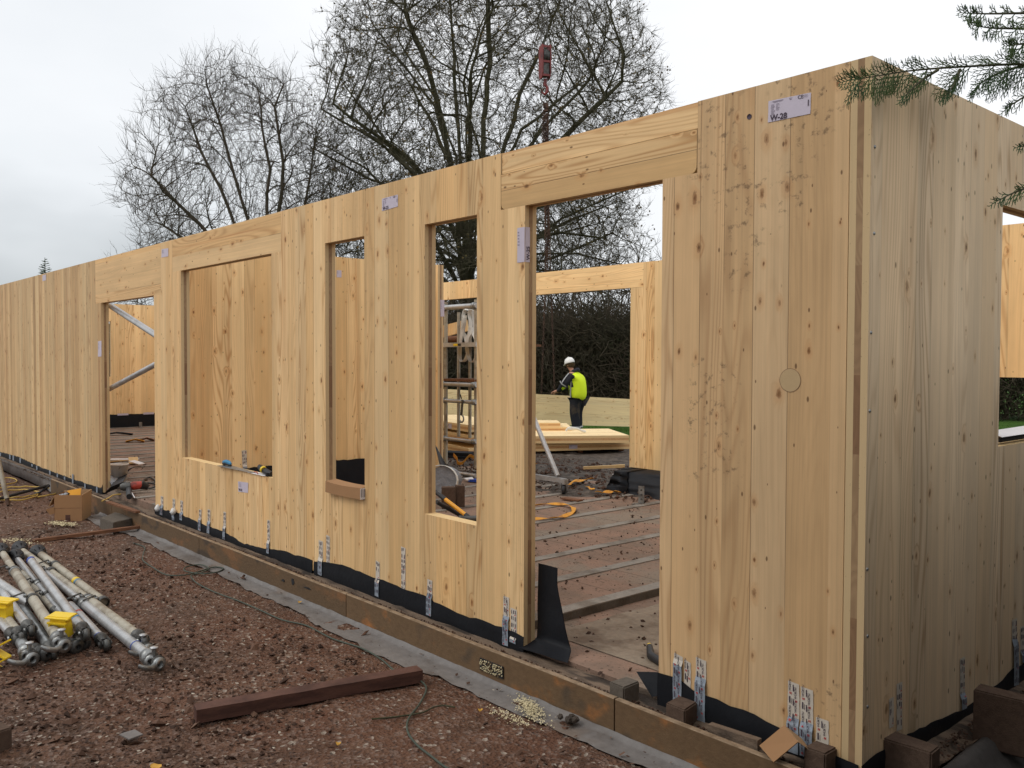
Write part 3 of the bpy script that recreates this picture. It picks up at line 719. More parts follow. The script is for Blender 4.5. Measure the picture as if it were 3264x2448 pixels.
c = at(2044, 1606, 'z', .05)
mb = MB(); mb.box(c + Vector((0, 0, .09)), (.06, .004, .18), rz=.5, m='steel'); mb.box(c + Vector((-.03, -.05, .004)), (.06, .1, .004), rz=.5, m='steel')
for k in range(3): mb.lathe([(0, .005), (.009, .004), (.010, 0)], c + Vector((.001, -.002, .05+k*.045)), (.45, -.85, 0), 8, 'steel_dark')
tag(mb.build('angle_bracket', None), 'bent galvanised angle bracket standing before the black sheet at the back pier', 'bracket')

# left end wall
P = wroot(2.5, LW, 'far end wall of warm boards seen through the narrow doorway, black sheet along its foot', group='cross laminated wall panels')
LI = Wall((-17.6, 0, 0), (0, 1, 0), (-1, 0, 0))
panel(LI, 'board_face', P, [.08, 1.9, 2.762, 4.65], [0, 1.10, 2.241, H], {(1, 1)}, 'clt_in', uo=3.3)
membrane(LI, P, [(.1, .3), (2.7, .325), (3.2, .32), (3.6, .318), (4.6, .3)], z0=.05, off=.03, seed=8)
for yy in (2.86, 3.38):
    label(LI, P, [(yy, .34), (yy+.22, .34), (yy+.22, .30), (yy, .30)], lines=False, off=.05)
label(LI, P, [(3.42, .345), (3.50, .345), (3.50, .30), (3.42, .30)], lines=False, off=.055)
mb = MB(); mb.box((-17.3, 3.24, .10), (.004, .06, .12), m='steel'); mb.box((-17.27, 3.24, .052), (.06, .06, .004), m='steel')
tag(mb.build('angle_bracket', None), 'small metal angle bracket against the black sheet of the far end wall', 'bracket')
# inner cross walls
IX = Wall((-6.9, 0, 0), (0, 1, 0), (-1, 0, 0))
P = wroot(1.5, IX, 'inner cross wall of warm knotty boards filling the view through the wide window', group='cross laminated wall panels')
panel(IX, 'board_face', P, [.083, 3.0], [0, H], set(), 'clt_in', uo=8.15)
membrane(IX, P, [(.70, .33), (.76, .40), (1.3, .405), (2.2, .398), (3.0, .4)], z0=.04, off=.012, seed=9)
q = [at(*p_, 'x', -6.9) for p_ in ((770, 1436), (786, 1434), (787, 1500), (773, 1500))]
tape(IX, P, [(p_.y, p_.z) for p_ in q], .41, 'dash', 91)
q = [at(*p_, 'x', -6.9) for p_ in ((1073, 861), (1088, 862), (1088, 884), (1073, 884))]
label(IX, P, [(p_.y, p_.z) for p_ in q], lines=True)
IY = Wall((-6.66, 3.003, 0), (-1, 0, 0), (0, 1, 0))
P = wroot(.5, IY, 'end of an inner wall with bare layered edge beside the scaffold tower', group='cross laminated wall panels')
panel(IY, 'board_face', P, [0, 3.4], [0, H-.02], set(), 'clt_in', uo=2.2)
q = [at(*p_, 'x', -6.66) for p_ in ((1403, 956), (1416, 956), (1416, 1009), (1404, 1009))]
label(Wall((-6.66, 0, 0), (0, 1, 0), (-1, 0, 0)), P, [(p_.y, p_.z) for p_ in q], lines=True)
# ------------------------------------------------------------------ ground, slab, lawn
GZ = -.17
def fbm(x, y, s, o=4, seed=0.): return mnoise.fractal(Vector((x*s, y*s, seed)), 1.0, 2.0, o)
def sstep(a, b, x): t = min(1, max(0, (x-a)/(b-a))); return t*t*(3-2*t)
def gh(x, y):
    base = GZ - .11*sstep(6, 16, y)
    h = base + .022*fbm(x, y, 1.1, 3) + (.012*fbm(x, y, 7, 4, 3.) + .008*fbm(x, y, 19, 2, 7.) if -14 < x < 5 and y < 1 else .03*fbm(x, y, 2.6, 4, 5.))
    if y > 4.8: h += .05 - .05*sstep(4.8, 7, y) + .05*max(0, fbm(x, y, 1.3, 4, 9.))*(1-sstep(10, 13, y))
    if -17.9 < x < .35 and -.19 < y < 4.8: h = min(h, base-.02 - .10*sstep(-.17, .0, y)*sstep(.35, .1, x)*(y > -.1))
    d = math.hypot(x+5, y-6)
    if d > 30: h -= 0.0
    return h
def graded(lo, hi, f0, f1, fine, grow=1.16):
    a = list(np.arange(f0, f1, fine)); s = fine; x = f1; up = []
    while x < hi: up.append(x); s *= grow; x += s
    up.append(hi); s = fine; x = f0-fine; dn = []
    while x > lo: dn.append(x); s *= grow; x -= s
    dn.append(lo); return dn[::-1]+a+up
gx = graded(-500, 500, -7.5, 1.6, .035); gy = graded(-500, 500, -3.2, -.1, .032)
V = [(x, y, gh(x, y)) for x in gx for y in gy]; ny = len(gy)
F = [(i*ny+j, (i+1)*ny+j, (i+1)*ny+j+1, i*ny+j+1) for i in range(len(gx)-1) for j in range(ny-1)]
o = fast_mesh('ground', V, F, 'ground', smooth=True); tag(o, 'red brown shale ground strewn with chips', kind='structure')
# lawn beyond the work area
lc = dep(1900, 1380, 19.2)
lv, lf = [], []
fw = Vector((f_.x, f_.y, 0)).normalized(); rw = Vector((R2.x, R2.y, 0)).normalized()
nl, nd = 70, 30
for i in range(nl+1):
    for j in range(nd+1):
        p = Vector((CAM.x, CAM.y, 0)) + fw*(18.6 + .5*fbm(i*.9, 0, 1, 3)*(j == 0) + (j/nd)**1.6*60) + rw*(-45 + i/nl*90)
        lv.append((p.x, p.y, gh(p.x, p.y)+.035))
for i in range(nl):
    for j in range(nd): k = i*(nd+1)+j; lf.append((k, k+nd+1, k+nd+2, k+1))
tag(fast_mesh('lawn', lv, lf, 'grass', smooth=True), 'green lawn', kind='structure')
# grass blades along the visible strip
bv, bf = [], []
for k in range(9000):
    p = Vector((CAM.x, CAM.y, 0)) + fw*(18.8+RNG.random()**1.5*9) + rw*(-9 + RNG.random()*22)
    z = gh(p.x, p.y)+.03; a = RNG.random()*PI; dx, dy = math.cos(a)*.008, math.sin(a)*.008; h = .03+.05*RNG.random()
    lx, ly = RNG.normal()*.02, RNG.normal()*.02
    n = len(bv); bv += [(p.x-dx, p.y-dy, z), (p.x+dx, p.y+dy, z), (p.x+lx, p.y+ly, z+h)]; bf.append((n, n+1, n+2))
tag(fast_mesh('grass', bv, bf, 'grass'), 'short grass blades of the lawn', kind='stuff')

# floor: concrete beams and red blocks, lower bay by the wide doorway
mb = MB()
xk = -2.05
mb.box(((-17.6+xk)/2, 2.35, -.055), (17.6+xk, 4.62, .20), m='slab')
mb.box((xk/2, 2.35, -.098), (-xk, 4.62, .20), m='slab')
o = mb.build('floor', None); tag(o, 'red block and concrete beam floor', kind='structure')
k = 0; x = xk-.045
while x > -17.5:
    mb = MB(); n = 24; wv = .092 if k else .10
    pts = []
    V = []; F = []
    for i in range(n+1):
        yy = .04 + i/n*4.62; w2 = wv/2*(1+.10*mnoise.noise(Vector((x, yy*2, 1)))); h = .0535 + .003*mnoise.noise(Vector((x*3, yy*3, 4)))
        V += [(x-w2, yy, .02), (x-w2, yy, h), (x+w2, yy, h), (x+w2, yy, -.02)]
    for i in range(n):
        for q in range(3): F.append((i*4+q, i*4+q+1, i*4+q+5, i*4+q+4))
    F += [(0, 1, 2, 3)]
    mb.mesh(V, F, 'concrete' if k else 'concrete')
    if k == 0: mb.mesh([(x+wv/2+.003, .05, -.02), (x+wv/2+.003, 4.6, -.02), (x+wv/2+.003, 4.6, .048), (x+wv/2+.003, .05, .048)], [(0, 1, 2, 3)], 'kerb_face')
    o = mb.build('floor_beam', None); tag(o, 'concrete floor beam strip', kind='structure')
    k += 1; x -= .53
M['dusty'] = two('muddy_concrete', (.255, .205, .155), (.155, .115, .085), 4, .42, .64, .9, .12, bump=.006, bscale=50)
# one light concrete patch in the lower bay
V, F = [], []
for i in range(17):
    for j in range(17):
        a = i/16; b = j/16; xx = -1.93 + a*.86 + .03*fbm(a*3, b*3, 2, 3); yy = .26 + b*3.2; V.append((xx, yy, .0065+.002*fbm(a*9, b*30, 1, 2)))
for i in range(16):
    for j in range(16): q = i*17+j; F.append((q, q+17, q+18, q+1))
tag(fast_mesh('concrete_patch', V, F, 'dusty', smooth=True), 'pale concrete strip of the floor', kind='structure')
# ledge under the walls
V, F = [], []; nx_ = 420
for i in range(nx_+1):
    x = -17.7 + i/nx_*17.95
    for j, yy in enumerate((-.135, -.11, -.085, -.06, -.03, .0, .06)):
        g = -.028 + .010*fbm(x*3, yy*9, 2.1, 3) - .018*(j in (1, 2))*(.5+fbm(x, 0, 1.7, 2)) + (.006 if j > 4 else 0)
        V.append((x, yy, g))
for i in range(nx_):
    for j in range(6): q = i*7+j; F.append((q, q+7, q+8, q+1))
M['ledge'] = two('muddy_ledge', (.19, .135, .095), (.075, .055, .042), 5, .42, .62, .85, .2, bump=.01, bscale=40, stretch=(.5, 2.5, 1), space='pos', third=(.05, .038, .03))
tag(fast_mesh('ledge', V, F, 'ledge', smooth=True), 'muddy concrete ledge at the foot of the walls', kind='structure')
V, F = [], []
for i in range(121):
    y = -.14 + i/120*5.0
    for j, xx in enumerate((.0, .03, .06, .085, .11, .135)):
        V.append((xx-.001, y, -.03 + .010*fbm(y*3, xx*9, 2.1, 3) - .02*(j in (3, 4))))
for i in range(120):
    for j in range(5): q = i*6+j; F.append((q, q+1, q+7, q+6))
tag(fast_mesh('ledge', V, F, 'ledge', smooth=True), 'muddy concrete ledge at the foot of the end wall', kind='structure')

# edging boards along the slab
BY = -.157
def eboard(xa, xb, lab, zt=.004, ends=True):
    V = []; F = []; n = max(6, int(abs(xb-xa)/.12)); sec = ((0, -.235), (0, zt-.004), (.004, zt), (.026, zt), (.028, zt-.004), (.028, -.235))
    for i in range(n+1):
        x = xa+.004 + (xb-xa-.008)*i/n; w = .005*mnoise.noise(Vector((x*1.1, 3, 1))); hz = .004*mnoise.noise(Vector((x*.9, 8, 1)))
        for (yy, z) in sec: V.append((x, BY+yy+w, z+(hz if z > -.1 else 0)))
    for i in range(n):
        for q in range(5): F.append((i*6+q, (i+1)*6+q, (i+1)*6+q+1, i*6+q+1))
    F += [tuple(range(6)), tuple(n*6+q for q in range(6))[::-1]]
    mb = MB(); mb.mesh(V, F, 'board_rust' if xb > -1.2 else 'board')
    i0 = 2
    o = mb.build('edging_board', None)
    o.data.materials.append(M['board_top'])
    for p in o.data.polygons:
        if p.center.z > zt-.009: p.material_index = 1
    return tag(o, lab, 'edging board', 'edging boards along the slab')
jx = [fx for fx in (.19, -1.07, -3.37, -5.75, -8.05, -10.4)]
labs = ['rust streaked edging board nearest the building corner, below the concrete blocks', 'stained edging board below the wide doorway, with a square hole full of yellow foam',
        'brown edging board below the post between the wide doorway and the slim windows', 'edging board with a torn hole below the wide window',
        'far edging board beside the cardboard box and grey block']
for k in range(5): eboard(jx[k+1], jx[k], labs[k])
# foam filled hole
a0 = at(1531, 2104, 'y', BY-.003); a1_ = at(1605, 2156, 'y', BY-.003)
mb = MB(); rn = random.Random(5)
mb.box(((a0.x+a1_.x)/2, BY-.0045, (a0.z+a1_.z)/2-.0), (abs(a1_.x-a0.x), .006, .062), m='rubber')
for k in range(150):
    x = rn.uniform(a0.x+.006, a1_.x-.004); z = rn.uniform(-.028, .028) + (a0.z+a1_.z)/2
    mb.lathe([(0, -.004), (.004, -.002), (.0045, .001), (0, .004)], (x, BY-.009+rn.uniform(-.003, .002), z), (rn.uniform(-1, 1), -1, rn.uniform(-1, 1)), 5, 'sawdust' if rn.random() < .6 else 'board', False)
tag(mb.build('foam_plug', None), 'square plug of crumbly yellow foam in the edging board', 'foam plug')
for (xa, ya, xb, yb) in ((896, 1843, 909, 1858), (926, 1838, 940, 1868), (966, 1866, 994, 1884), (873, 1600, 876, 1603)):
    if xa == 873: continue
    p, q = at(xa, ya, 'y', BY-.004), at(xb, yb, 'y', BY-.004)
    mb = MB(); c = (p+q)/2; w, h = abs(q.x-p.x)/2, abs(p.z-q.z)/2
    P_ = [c + Vector((w*math.cos(t)*(.7+.5*mnoise.noise(Vector((t, xa, 0)))), -.001, h*math.sin(t)*(.8+.5*mnoise.noise(Vector((t, xa, 5)))))) for t in np.linspace(0, 2*PI, 14)[:-1]]
    mb.mesh(P_ + [v + Vector((0, .004, 0)) for v in P_], [tuple(range(13))] + [(k, (k+1) % 13, 13+(k+1) % 13, 13+k) for k in range(13)], 'rubber')
    tag(mb.build('torn_hole', None), {896: 'small dark hole at the left of the torn edging board', 926: 'tall ragged hole in the torn edging board, middle one', 966: 'wide ragged hole in the torn edging board, right one'}[xa], 'hole')

# grey plastic sheet on the ground along the boards
def sheet(outer, yin, lab, side='y', lift=.006, zi=None):
    V = []; F = []; n = len(outer); m = 10; P = []
    for (p, q) in zip(outer[:-1], outer[1:]):
        L = max(1, int((q-p).length/.05))
        for k in range(L): P.append(p.lerp(q, k/L))
    P.append(outer[-1])
    for i, p in enumerate(P):
        for j in range(m+1):
            t = j/m; wob = .02*fbm(p.x*3, 0, 1.5, 3)*(1-t)
            y = p.y + wob + (yin-p.y-wob)*t
            z = gh(p.x, p.y) * (1-t) + GZ*t
            z = max(z, GZ-.01) + lift + .010*abs(fbm(p.x, y, 5, 3, 2.)) + (.012*max(0, fbm(p.x*4, 0, 1, 2)) if j == 0 else 0) + (.02 if j == m else 0)
            if zi and j == m: z = zi
            V.append((p.x, y, z))
    for i in range(len(P)-1):
        for j in range(m): k = i*(m+1)+j; F.append((k, k+m+1, k+m+2, k+1))
    o = fast_mesh('plastic_sheet', V, F, 'sheet', smooth=True); return tag(o, lab, 'plastic sheet')
pts = [at(x, y, 'z', GZ) for x, y in ((262, 1646), (330, 1688), (405, 1703), (475, 1737), (561, 1778), (692, 1829), (827, 1900), (905, 1935), (972, 1962), (990, 1990), (1126, 2053), (1200, 2092), (1307, 2134), (1400, 2160), (1501, 2211), (1610, 2262), (1714, 2306), (1900, 2387), (2044, 2447), (2300, 2560))]
sheet(pts, BY-.002, 'long strip of grey plastic sheet lying on the ground along the edging boards')
pts = [at(x, y, 'z', GZ) for x, y in ((-160, 1432), (0, 1480), (63, 1514), (105, 1518), (135, 1545), (172, 1578))]
sheet(pts, -.11, 'far end of the grey sheet rising over the edge beside the yellow cord', zi=-.005)
# end wall: sheet folded up over the edging
V, F = [], []
for i in range(90):
    y = -.18 + i/89*4.6
    pr_ = ((.138, -.16), (.148, -.020), (.165, -.012), (.19, -.028), (.22, -.06), (.26, -.105), (.31, -.145), (.38, -.165))
    for j, (x, z) in enumerate(pr_): V.append((x+.012*fbm(y, j*.3, 1.3, 3), y, z+.012*fbm(y, j, 1.9, 3, 4.)))
for i in range(89):
    for j in range(7): k = i*8+j; F.append((k, k+1, k+9, k+8))
tag(fast_mesh('plastic_sheet', V, F, 'sheet_dark', smooth=True), 'dark grey sheet folded over the edging beside the end wall', 'plastic sheet')

# shale chips
def shards(name, n, region, smin, smax, zf_, seed, flatness=.35, mat='shard', rndf=None, power=2.2):
    r = np.random.default_rng(seed); V = []; F = []; A = []
    base = [(0, 1, 2), (0, 2, 3), (0, 3, 4), (0, 4, 1), (5, 2, 1), (5, 3, 2), (5, 4, 3), (5, 1, 4)]
    for k in range(n):
        x, y = region(r)
        s = smin + (smax-smin)*r.random()**power
        a = r.random()*PI*2; ca, sa = math.cos(a), math.sin(a)
        l, w, h = s*(.7+.6*r.random()), s*(.5+.4*r.random()), s*flatness*(.6+.8*r.random())
        q = [(0, 0, h), (l, .2*w, h*.2), (.1*l, w, .1*h), (-l, -.1*w, 0), (-.2*l, -w, h*.1), (0, 0, -h)]
        tx, ty = r.normal()*.35, r.normal()*.35; z = zf_(x, y) + h*.35
        n0 = len(V)
        for (u, v, t) in q:
            u *= .8+.4*r.random(); v *= .8+.4*r.random()
            V.append((x+u*ca-v*sa, y+u*sa+v*ca, z+t+u*tx+v*ty))
        F += [(n0+b[0], n0+b[1], n0+b[2]) for b in base]
        A += [rndf(r) if rndf else r.random()]*6
    return fast_mesh(name, V, F, mat, attr=A)
def reg_near(r):
    while True:
        # sample in the view wedge with density falling with distance
        d = 2.4 + 9*r.random()**1.35; px = -200 + 3700*r.random()
        v = ray(px, 1224); v = Vector((v.x, v.y, 0)); p = Vector((CAM.x, CAM.y, 0)) + v*d
        if p.y < -.18 or p.x > .36: return p.x, p.y
def on_sheet(x, y):
    return y > -.52 - .03*math.sin(x*3) and y < -.15 and x > -8.3
def reg_free(r):
    while True:
        x, y = reg_near(r)
        if on_sheet(x, y):
            if r.random() < .035: return x, y
        elif r.random() < .35 + 1.4*(fbm(x, y, .9, 3, 6.)+.25): return x, y
gz2 = lambda x, y: (gh(x, y) if not on_sheet(x, y) else GZ+.016)
o = shards('gravel', 34000, reg_free, .0035, .014, gz2, 11, .22); tag(o, 'broken red brown shale chips covering the ground', kind='stuff')
o = shards('gravel', 900, reg_free, .012, .034, gz2, 12, .5, rndf=lambda r: r.random()*.85, power=3.0); tag(o, 'larger shale lumps on the ground', kind='stuff')
o = shards('gravel', 3600, reg_free, .006, .022, gz2, 19, .7, rndf=lambda r: r.random()*.33, power=2.2); tag(o, 'dark damp crumbs of soil between the chips', kind='stuff')
# clods and crumbs on the floor and the ledge
def reg_floor(r):
    while True:
        x = -12*r.random()**1.3; y = r.random()*4.0
        if fbm(x, y, 1.1, 3) > -.25: return x, y
o = shards('mud_crumbs', 3200, reg_floor, .004, .018, lambda x, y: (.046 if x < xk-.1 else .003), 13, .6, rndf=lambda r: r.random()*.3, power=2.4); tag(o, 'dark mud crumbs scattered over the floor', kind='stuff')
o = shards('mud_crumbs', 3600, lambda r: (-12*r.random()**1.2+.1, -.128+.07*r.random()), .003, .011, lambda x, y: -.024, 14, .6, rndf=lambda r: r.random()*(.45 if r.random() < .93 else 1.)); tag(o, 'grit and dark crumbs along the ledge', kind='stuff')
o = shards('mud_crumbs', 900, lambda r: (.05+.09*r.random(), -.1+3.5*r.random()), .003, .012, lambda x, y: -.022, 15, .6, rndf=lambda r: r.random()*(.5 if r.random() < .9 else 1.)); tag(o, 'grit along the ledge of the end wall', kind='stuff')
# mud trodden over the back edge of the floor
V, F = [], []
nx_, ny_ = 190, 70
for i in range(nx_+1):
    x = -11.5 + i/nx_*7.6
    for j in range(ny_+1):
        y0 = 3.55 + .18*fbm(x, 0, .9, 3) + .55*sstep(-5.2, -4.5, x) ; y = y0 + (j/ny_)**1.3*(8.2-y0)
        e = sstep(0, .35, y-y0)
        z = .045 + e*.012 + e*(.035*fbm(x, y, 2.2, 4) + .022*fbm(x, y, 7, 4, 2.)) - (y > 4.9)*0 - .22*sstep(4.9, 6.8, y)
        V.append((x, y, z if j else .04))
for i in range(nx_):
    for j in range(ny_): k = i*(ny_+1)+j; F.append((k, k+ny_+1, k+ny_+2, k+1))
M['mud'] = two('churned_mud', (.050, .038, .029), (.125, .100, .080), 10, .42, .66, .75, .3, bump=.03, bscale=22, space='pos')
tag(fast_mesh('mud', V, F, 'mud', smooth=True), 'churned dark mud at the back opening', kind='structure')
o = shards('mud_crumbs', 5000, lambda r: (-11+6.8*r.random(), 3.7+3.6*r.random()), .008, .035, lambda x, y: .058 - .22*sstep(4.9, 6.8, y), 16, .6, rndf=lambda r: r.random()*.42, power=2.); tag(o, 'clods of dark mud at the back opening', kind='stuff')

# ------------------------------------------------------------------ loose objects by the front
def prism_px(name, pxs, zt, zb, mat, lab, cat, group=None, bev=.006):
    P = [at(x, y, 'z', zt) for x, y in pxs]
    if zb == -.05:                                    # stands on the ledge, behind the edging board
        P = [Vector((p.x, max(p.y, -.127) if k == 3 else min(max(p.y, -.122), -.012), p.z)) for k, p in enumerate(P)]
    bm = bmesh.new(); t = [bm.verts.new(p) for p in P]; b = [bm.verts.new((p.x, p.y, zb)) for p in P]; n = len(P)
    bm.faces.new(t); bm.faces.new(b[::-1])
    for k in range(n): bm.faces.new((t[k], b[k], b[(k+1) % n], t[(k+1) % n]))
    bmesh.ops.recalc_face_normals(bm, faces=bm.faces)
    bmesh.ops.bevel(bm, geom=list(bm.edges), offset=bev, segments=2, affect='EDGES')
    bmesh.ops.triangulate(bm, faces=[f for f in bm.faces if len(f.verts) > 4])
    bmesh.ops.subdivide_edges(bm, edges=[e for e in bm.edges if e.calc_length() > .03], cuts=3, use_grid_fill=True)
    for v in bm.verts: v.co += Vector((mnoise.noise(v.co*55), mnoise.noise(v.co*55+Vector((9, 0, 0))), mnoise.noise(v.co*55+Vector((0, 9, 0)))))*.0009
    me = bpy.data.meshes.new(name); bm.to_mesh(me); bm.free(); me.materials.append(M[mat])
    o = bpy.data.objects.new(name, me); COL.objects.link(o); return tag(o, lab, cat, group)
GB = 'coursing blocks around the site'
prism_px('concrete_block', [(1924, 2178), (2028, 2144), (2064, 2162), (1969, 2199)], .055, -.05, 'block_grey', 'grey concrete block on the ledge at the wide doorway, furthest left of the row', 'concrete block', GB)
prism_px('concrete_block', [(2099, 2248), (2170, 2214), (2241, 2230), (2156, 2275)], .055, -.05, 'block_brown', 'brown block on the ledge beneath the printed tapes, second in the row', 'concrete block', GB)
prism_px('concrete_block', [(2561, 2379), (2644, 2336), (2716, 2356), (2631, 2403)], .065, -.17, 'block_brown', 'brown block with white crumbs on top at the very corner, left of the wall edge', 'concrete block', GB)
prism_px('concrete_block', [(2801, 2349), (2836, 2322), (2998, 2378), (2969, 2400)], .085, -.17, 'block_brown', 'brown block on edge just right of the building corner', 'concrete block', GB)
prism_px('concrete_block', [(3102, 2197), (3122, 2176), (3300, 2222), (3284, 2240)], .17, -.06, 'block_brown', 'tall dark block standing before the end wall at the right border', 'concrete block', GB)
prism_px('concrete_block', [(318.5, 1651), (367, 1632), (432, 1649), (361, 1666)], GZ+.10, GZ-.01, 'block_grey', 'flat grey block on the plastic sheet by the narrow doorway', 'concrete block', GB)
prism_px('concrete_block', [(39, 2317), (-6, 2293), (-120, 2330), (-75, 2358)], GZ+.095, GZ-.01, 'block_brown', 'dark red block cut by the left border in the foreground', 'concrete block', GB)
mbk = []
for (xa, xb, yb, lab) in ((1399, 1441, 1626, 'left one of two brown blocks stood on end inside, behind the yellow handled hammer'), (1443, 1470, 1620, 'right one of two brown blocks stood on end inside, behind the yellow handled hammer')):
    p, q = at(xa, yb, 'z', .046), at(xb, yb-1, 'z', .046); c = (p+q)/2; w = (q-p).length
    mb = MB(); mb.box((c.x-.02, c.y+.05, .046+.11), (w, .10, .215), rz=math.atan2((q-p).y, (q-p).x), m='block_brown', bev=.005)
    tag(mb.build('concrete_block', None), lab, 'concrete block', GB)
# white crumbs on block
# cardboard piece on the ledge
mb = MB(); P = [at(2422, 2378, 'y', -.150), at(2467, 2431, 'y', -.185), at(2545, 2366, 'y', -.12), at(2500, 2313, 'y', -.09)]
n_ = (P[1]-P[0]).cross(P[3]-P[0]).normalized()*.004
mb.mesh(P + [p+n_ for p in P], [(0, 1, 2, 3), (4, 5, 6, 7), (0, 1, 5, 4), (1, 2, 6, 5), (2, 3, 7, 6), (3, 0, 4, 7)], 'card')
Q = [P[0], P[3], P[3]+Vector((.02, .05, -.06)), P[0]+Vector((-.02, .045, -.02))]
mb.mesh(Q + [p+Vector((0, .004, 0)) for p in Q], [(0, 1, 2, 3), (4, 5, 6, 7), (0, 1, 5, 4), (1, 2, 6, 5), (2, 3, 7, 6), (3, 0, 4, 7)], 'card_in')
Q = [P[2], P[3], P[3]+Vector((.04, .05, -.05)), P[2]+Vector((.02, .05, -.04))]
mb.mesh(Q + [p+Vector((0, .004, 0)) for p in Q], [(0, 1, 2, 3), (4, 5, 6, 7), (0, 1, 5, 4), (1, 2, 6, 5), (2, 3, 7, 6), (3, 0, 4, 7)], 'card_in')
tag(mb.build('cardboard_flap', None), 'torn cardboard flap leaning on the ledge near the corner', 'cardboard')
mb = MB(); p, q = at(2262, 2306, 'y', -.085), at(2420, 2358, 'y', -.10)
mb.tube([p, p.lerp(q, .5), q], .001, 4, 'lath'); c = (p+q)/2; L = (q-p).length
mb = MB(); V = []
for t in (0, 1):
    b = p.lerp(q, t)
    for dy, dz in ((-.012, 0), (.016, .002), (.016, -.045), (-.012, -.04)): V.append(b + Vector((0, dy, dz)))
mb.mesh(V, [(0, 1, 2, 3), (7, 6, 5, 4), (0, 4, 5, 1), (1, 5, 6, 2), (2, 6, 7, 3), (3, 7, 4, 0)], 'ledge')
tag(mb.build('wood_offcut', None), 'muddy timber offcut lying on the ledge between block and cardboard flap', 'timber offcut')

# open cardboard box
bl, br_ = at(174, 1661.6, 'z', GZ), at(261, 1660.6, 'z', GZ)
X = (br_-bl); w = X.length; X.normalize(); Yd = Vector((-X.y, X.x, 0));
if Yd.dot(fw) < 0: Yd = -Yd
h = .27; d = .24
B = empty('cardboard_box', bl + X*w/2 + Yd*d/2, 'open cardboard box with an orange card inside, on the ground by the edging', 'cardboard box')
def bp_(a, b, z): return bl + X*a + Yd*b + Z*z
mb = MB()
def slabq(mb, P, nrm, th, m):
    Q = [Vector(p)+Vector(nrm)*th for p in P]; n = len(P)
    mb.mesh([*P, *Q], [tuple(range(n)), tuple(range(n, 2*n))[::-1]] + [(k, (k+1) % n, n+(k+1) % n, n+k) for k in range(n)], m)
slabq(mb, [bp_(0, 0, 0), bp_(w, 0, 0), bp_(w+.008, -.004, h-.004), bp_(.0, -.002, h)], Yd, .006, 'card')
slabq(mb, [bp_(0, d, 0), bp_(w, d, 0), bp_(w, d+.01, h+.02), bp_(0, d, h+.01)], -Yd, .006, 'card_in')
slabq(mb, [bp_(0, 0, 0), bp_(0, d, 0), bp_(0, d, h), bp_(0, 0, h)], X, .006, 'card')
slabq(mb, [bp_(w, 0, 0), bp_(w, d, 0), bp_(w+.01, d, h+.02), bp_(w+.008, 0, h)], -X, .006, 'card_in')
slabq(mb, [bp_(0, 0, .003), bp_(w, 0, .003), bp_(w, d, .003), bp_(0, d, .003)], Z, .004, 'card')
slabq(mb, [bp_(w*.0, -.0015, h*.50), bp_(w, -.0015, h*.505), bp_(w, -.0015, h*.49), bp_(0, -.0015, h*.485)], -Yd, .001, 'lath')
slabq(mb, [bp_(w*.40, -.0015, .0), bp_(w*.58, -.0015, .0), bp_(w*.58, -.0015, h*.24), bp_(w*.40, -.0015, h*.24)], -Yd, .001, 'beam')
mb.build('carton', None, B)
mb = MB()
slabq(mb, [bp_(0, 0, h), bp_(0, d, h), bp_(-.05, d*.9, h-.10), bp_(-.06, 0, h-.12)], X, .005, 'card_in')
slabq(mb, [bp_(0, 0, h*.55), bp_(-.075, -.02, h*.47), bp_(-.04, -.01, h*.25), bp_(0, 0, h*.3)], -Yd, .005, 'card')
mb.build('flap', None, B)
mb = MB(); slabq(mb, [bp_(w*.32, .06, h*.6), bp_(w*.84, .05, h*.6), bp_(w*.86, .09, h+.055), bp_(w*.34, .10, h+.030)], Yd, .004, 'orange')
tag(mb.build('orange_card', None), 'orange card sticking out of the open cardboard box', 'card')
mb = MB()
for k in range(6): mb.lathe([(0, -.03), (.022, -.01), (.026, .01), (0, .03)], bp_(w*(.1+.05*k), .08+.02*(k % 2), h-.03+.004*k), (k-3, 1, 1), 7, 'rubber' if k % 2 else 'poly')
tag(mb.build('packing_waste', None), 'dark plastic packing waste in the open cardboard box', 'packing waste')

def stick(name, p, q, w, h, mat, lab, cat, tw=0., bev=.003, seg=9, rough=.003, **k):
    """squared timber from p to q (base centre line)"""
    d = (q-p); L = d.length; d.normalize(); s_ = d.cross(Z).normalized(); up = s_.cross(d).normalized(); V = []; F = []
    for i in range(seg+1):
        c = p.lerp(q, i/seg)
        for a, b in ((-1, 0), (1, 0), (1, 1), (-1, 1)):
            v = c + s_*(a*w/2) + up*(b*h); V.append(v + Vector((mnoise.noise(v*9), mnoise.noise(v*9+Z*5), mnoise.noise(v*9+Z*9)))*rough)
    for i in range(seg):
        for j in range(4): F.append((i*4+j, i*4+(j+1) % 4, (i+1)*4+(j+1) % 4, (i+1)*4+j))
    F += [(3, 2, 1, 0), tuple(seg*4+j for j in range(4))]
    mb = MB(); mb.mesh(V, F, mat); return tag(mb.build(name, None), lab, cat, **k)
stick('timber_beam', at(622, 2296, 'z', GZ+.005), at(1338, 2166, 'z', GZ+.005), .085, .062, 'beam', 'squared red brown timber beam lying across the foreground', 'timber beam')
stick('timber_lath', at(105, 1729, 'z', GZ), at(452, 1683, 'z', GZ+.03), .05, .028, 'lath', 'thin dark stained lath on the ground before the cardboard box', 'lath')
mb = MB(); P = [at(x, y, 'z', GZ+.02) for x, y in ((380, 2344), (412, 2360), (456, 2344), (430, 2329), (398, 2338))]
slabq(mb, P, Z, .006, 'sheet'); tag(mb.build('slate_scrap', None), 'small grey flat scrap alone on the shale in the left foreground', 'scrap')
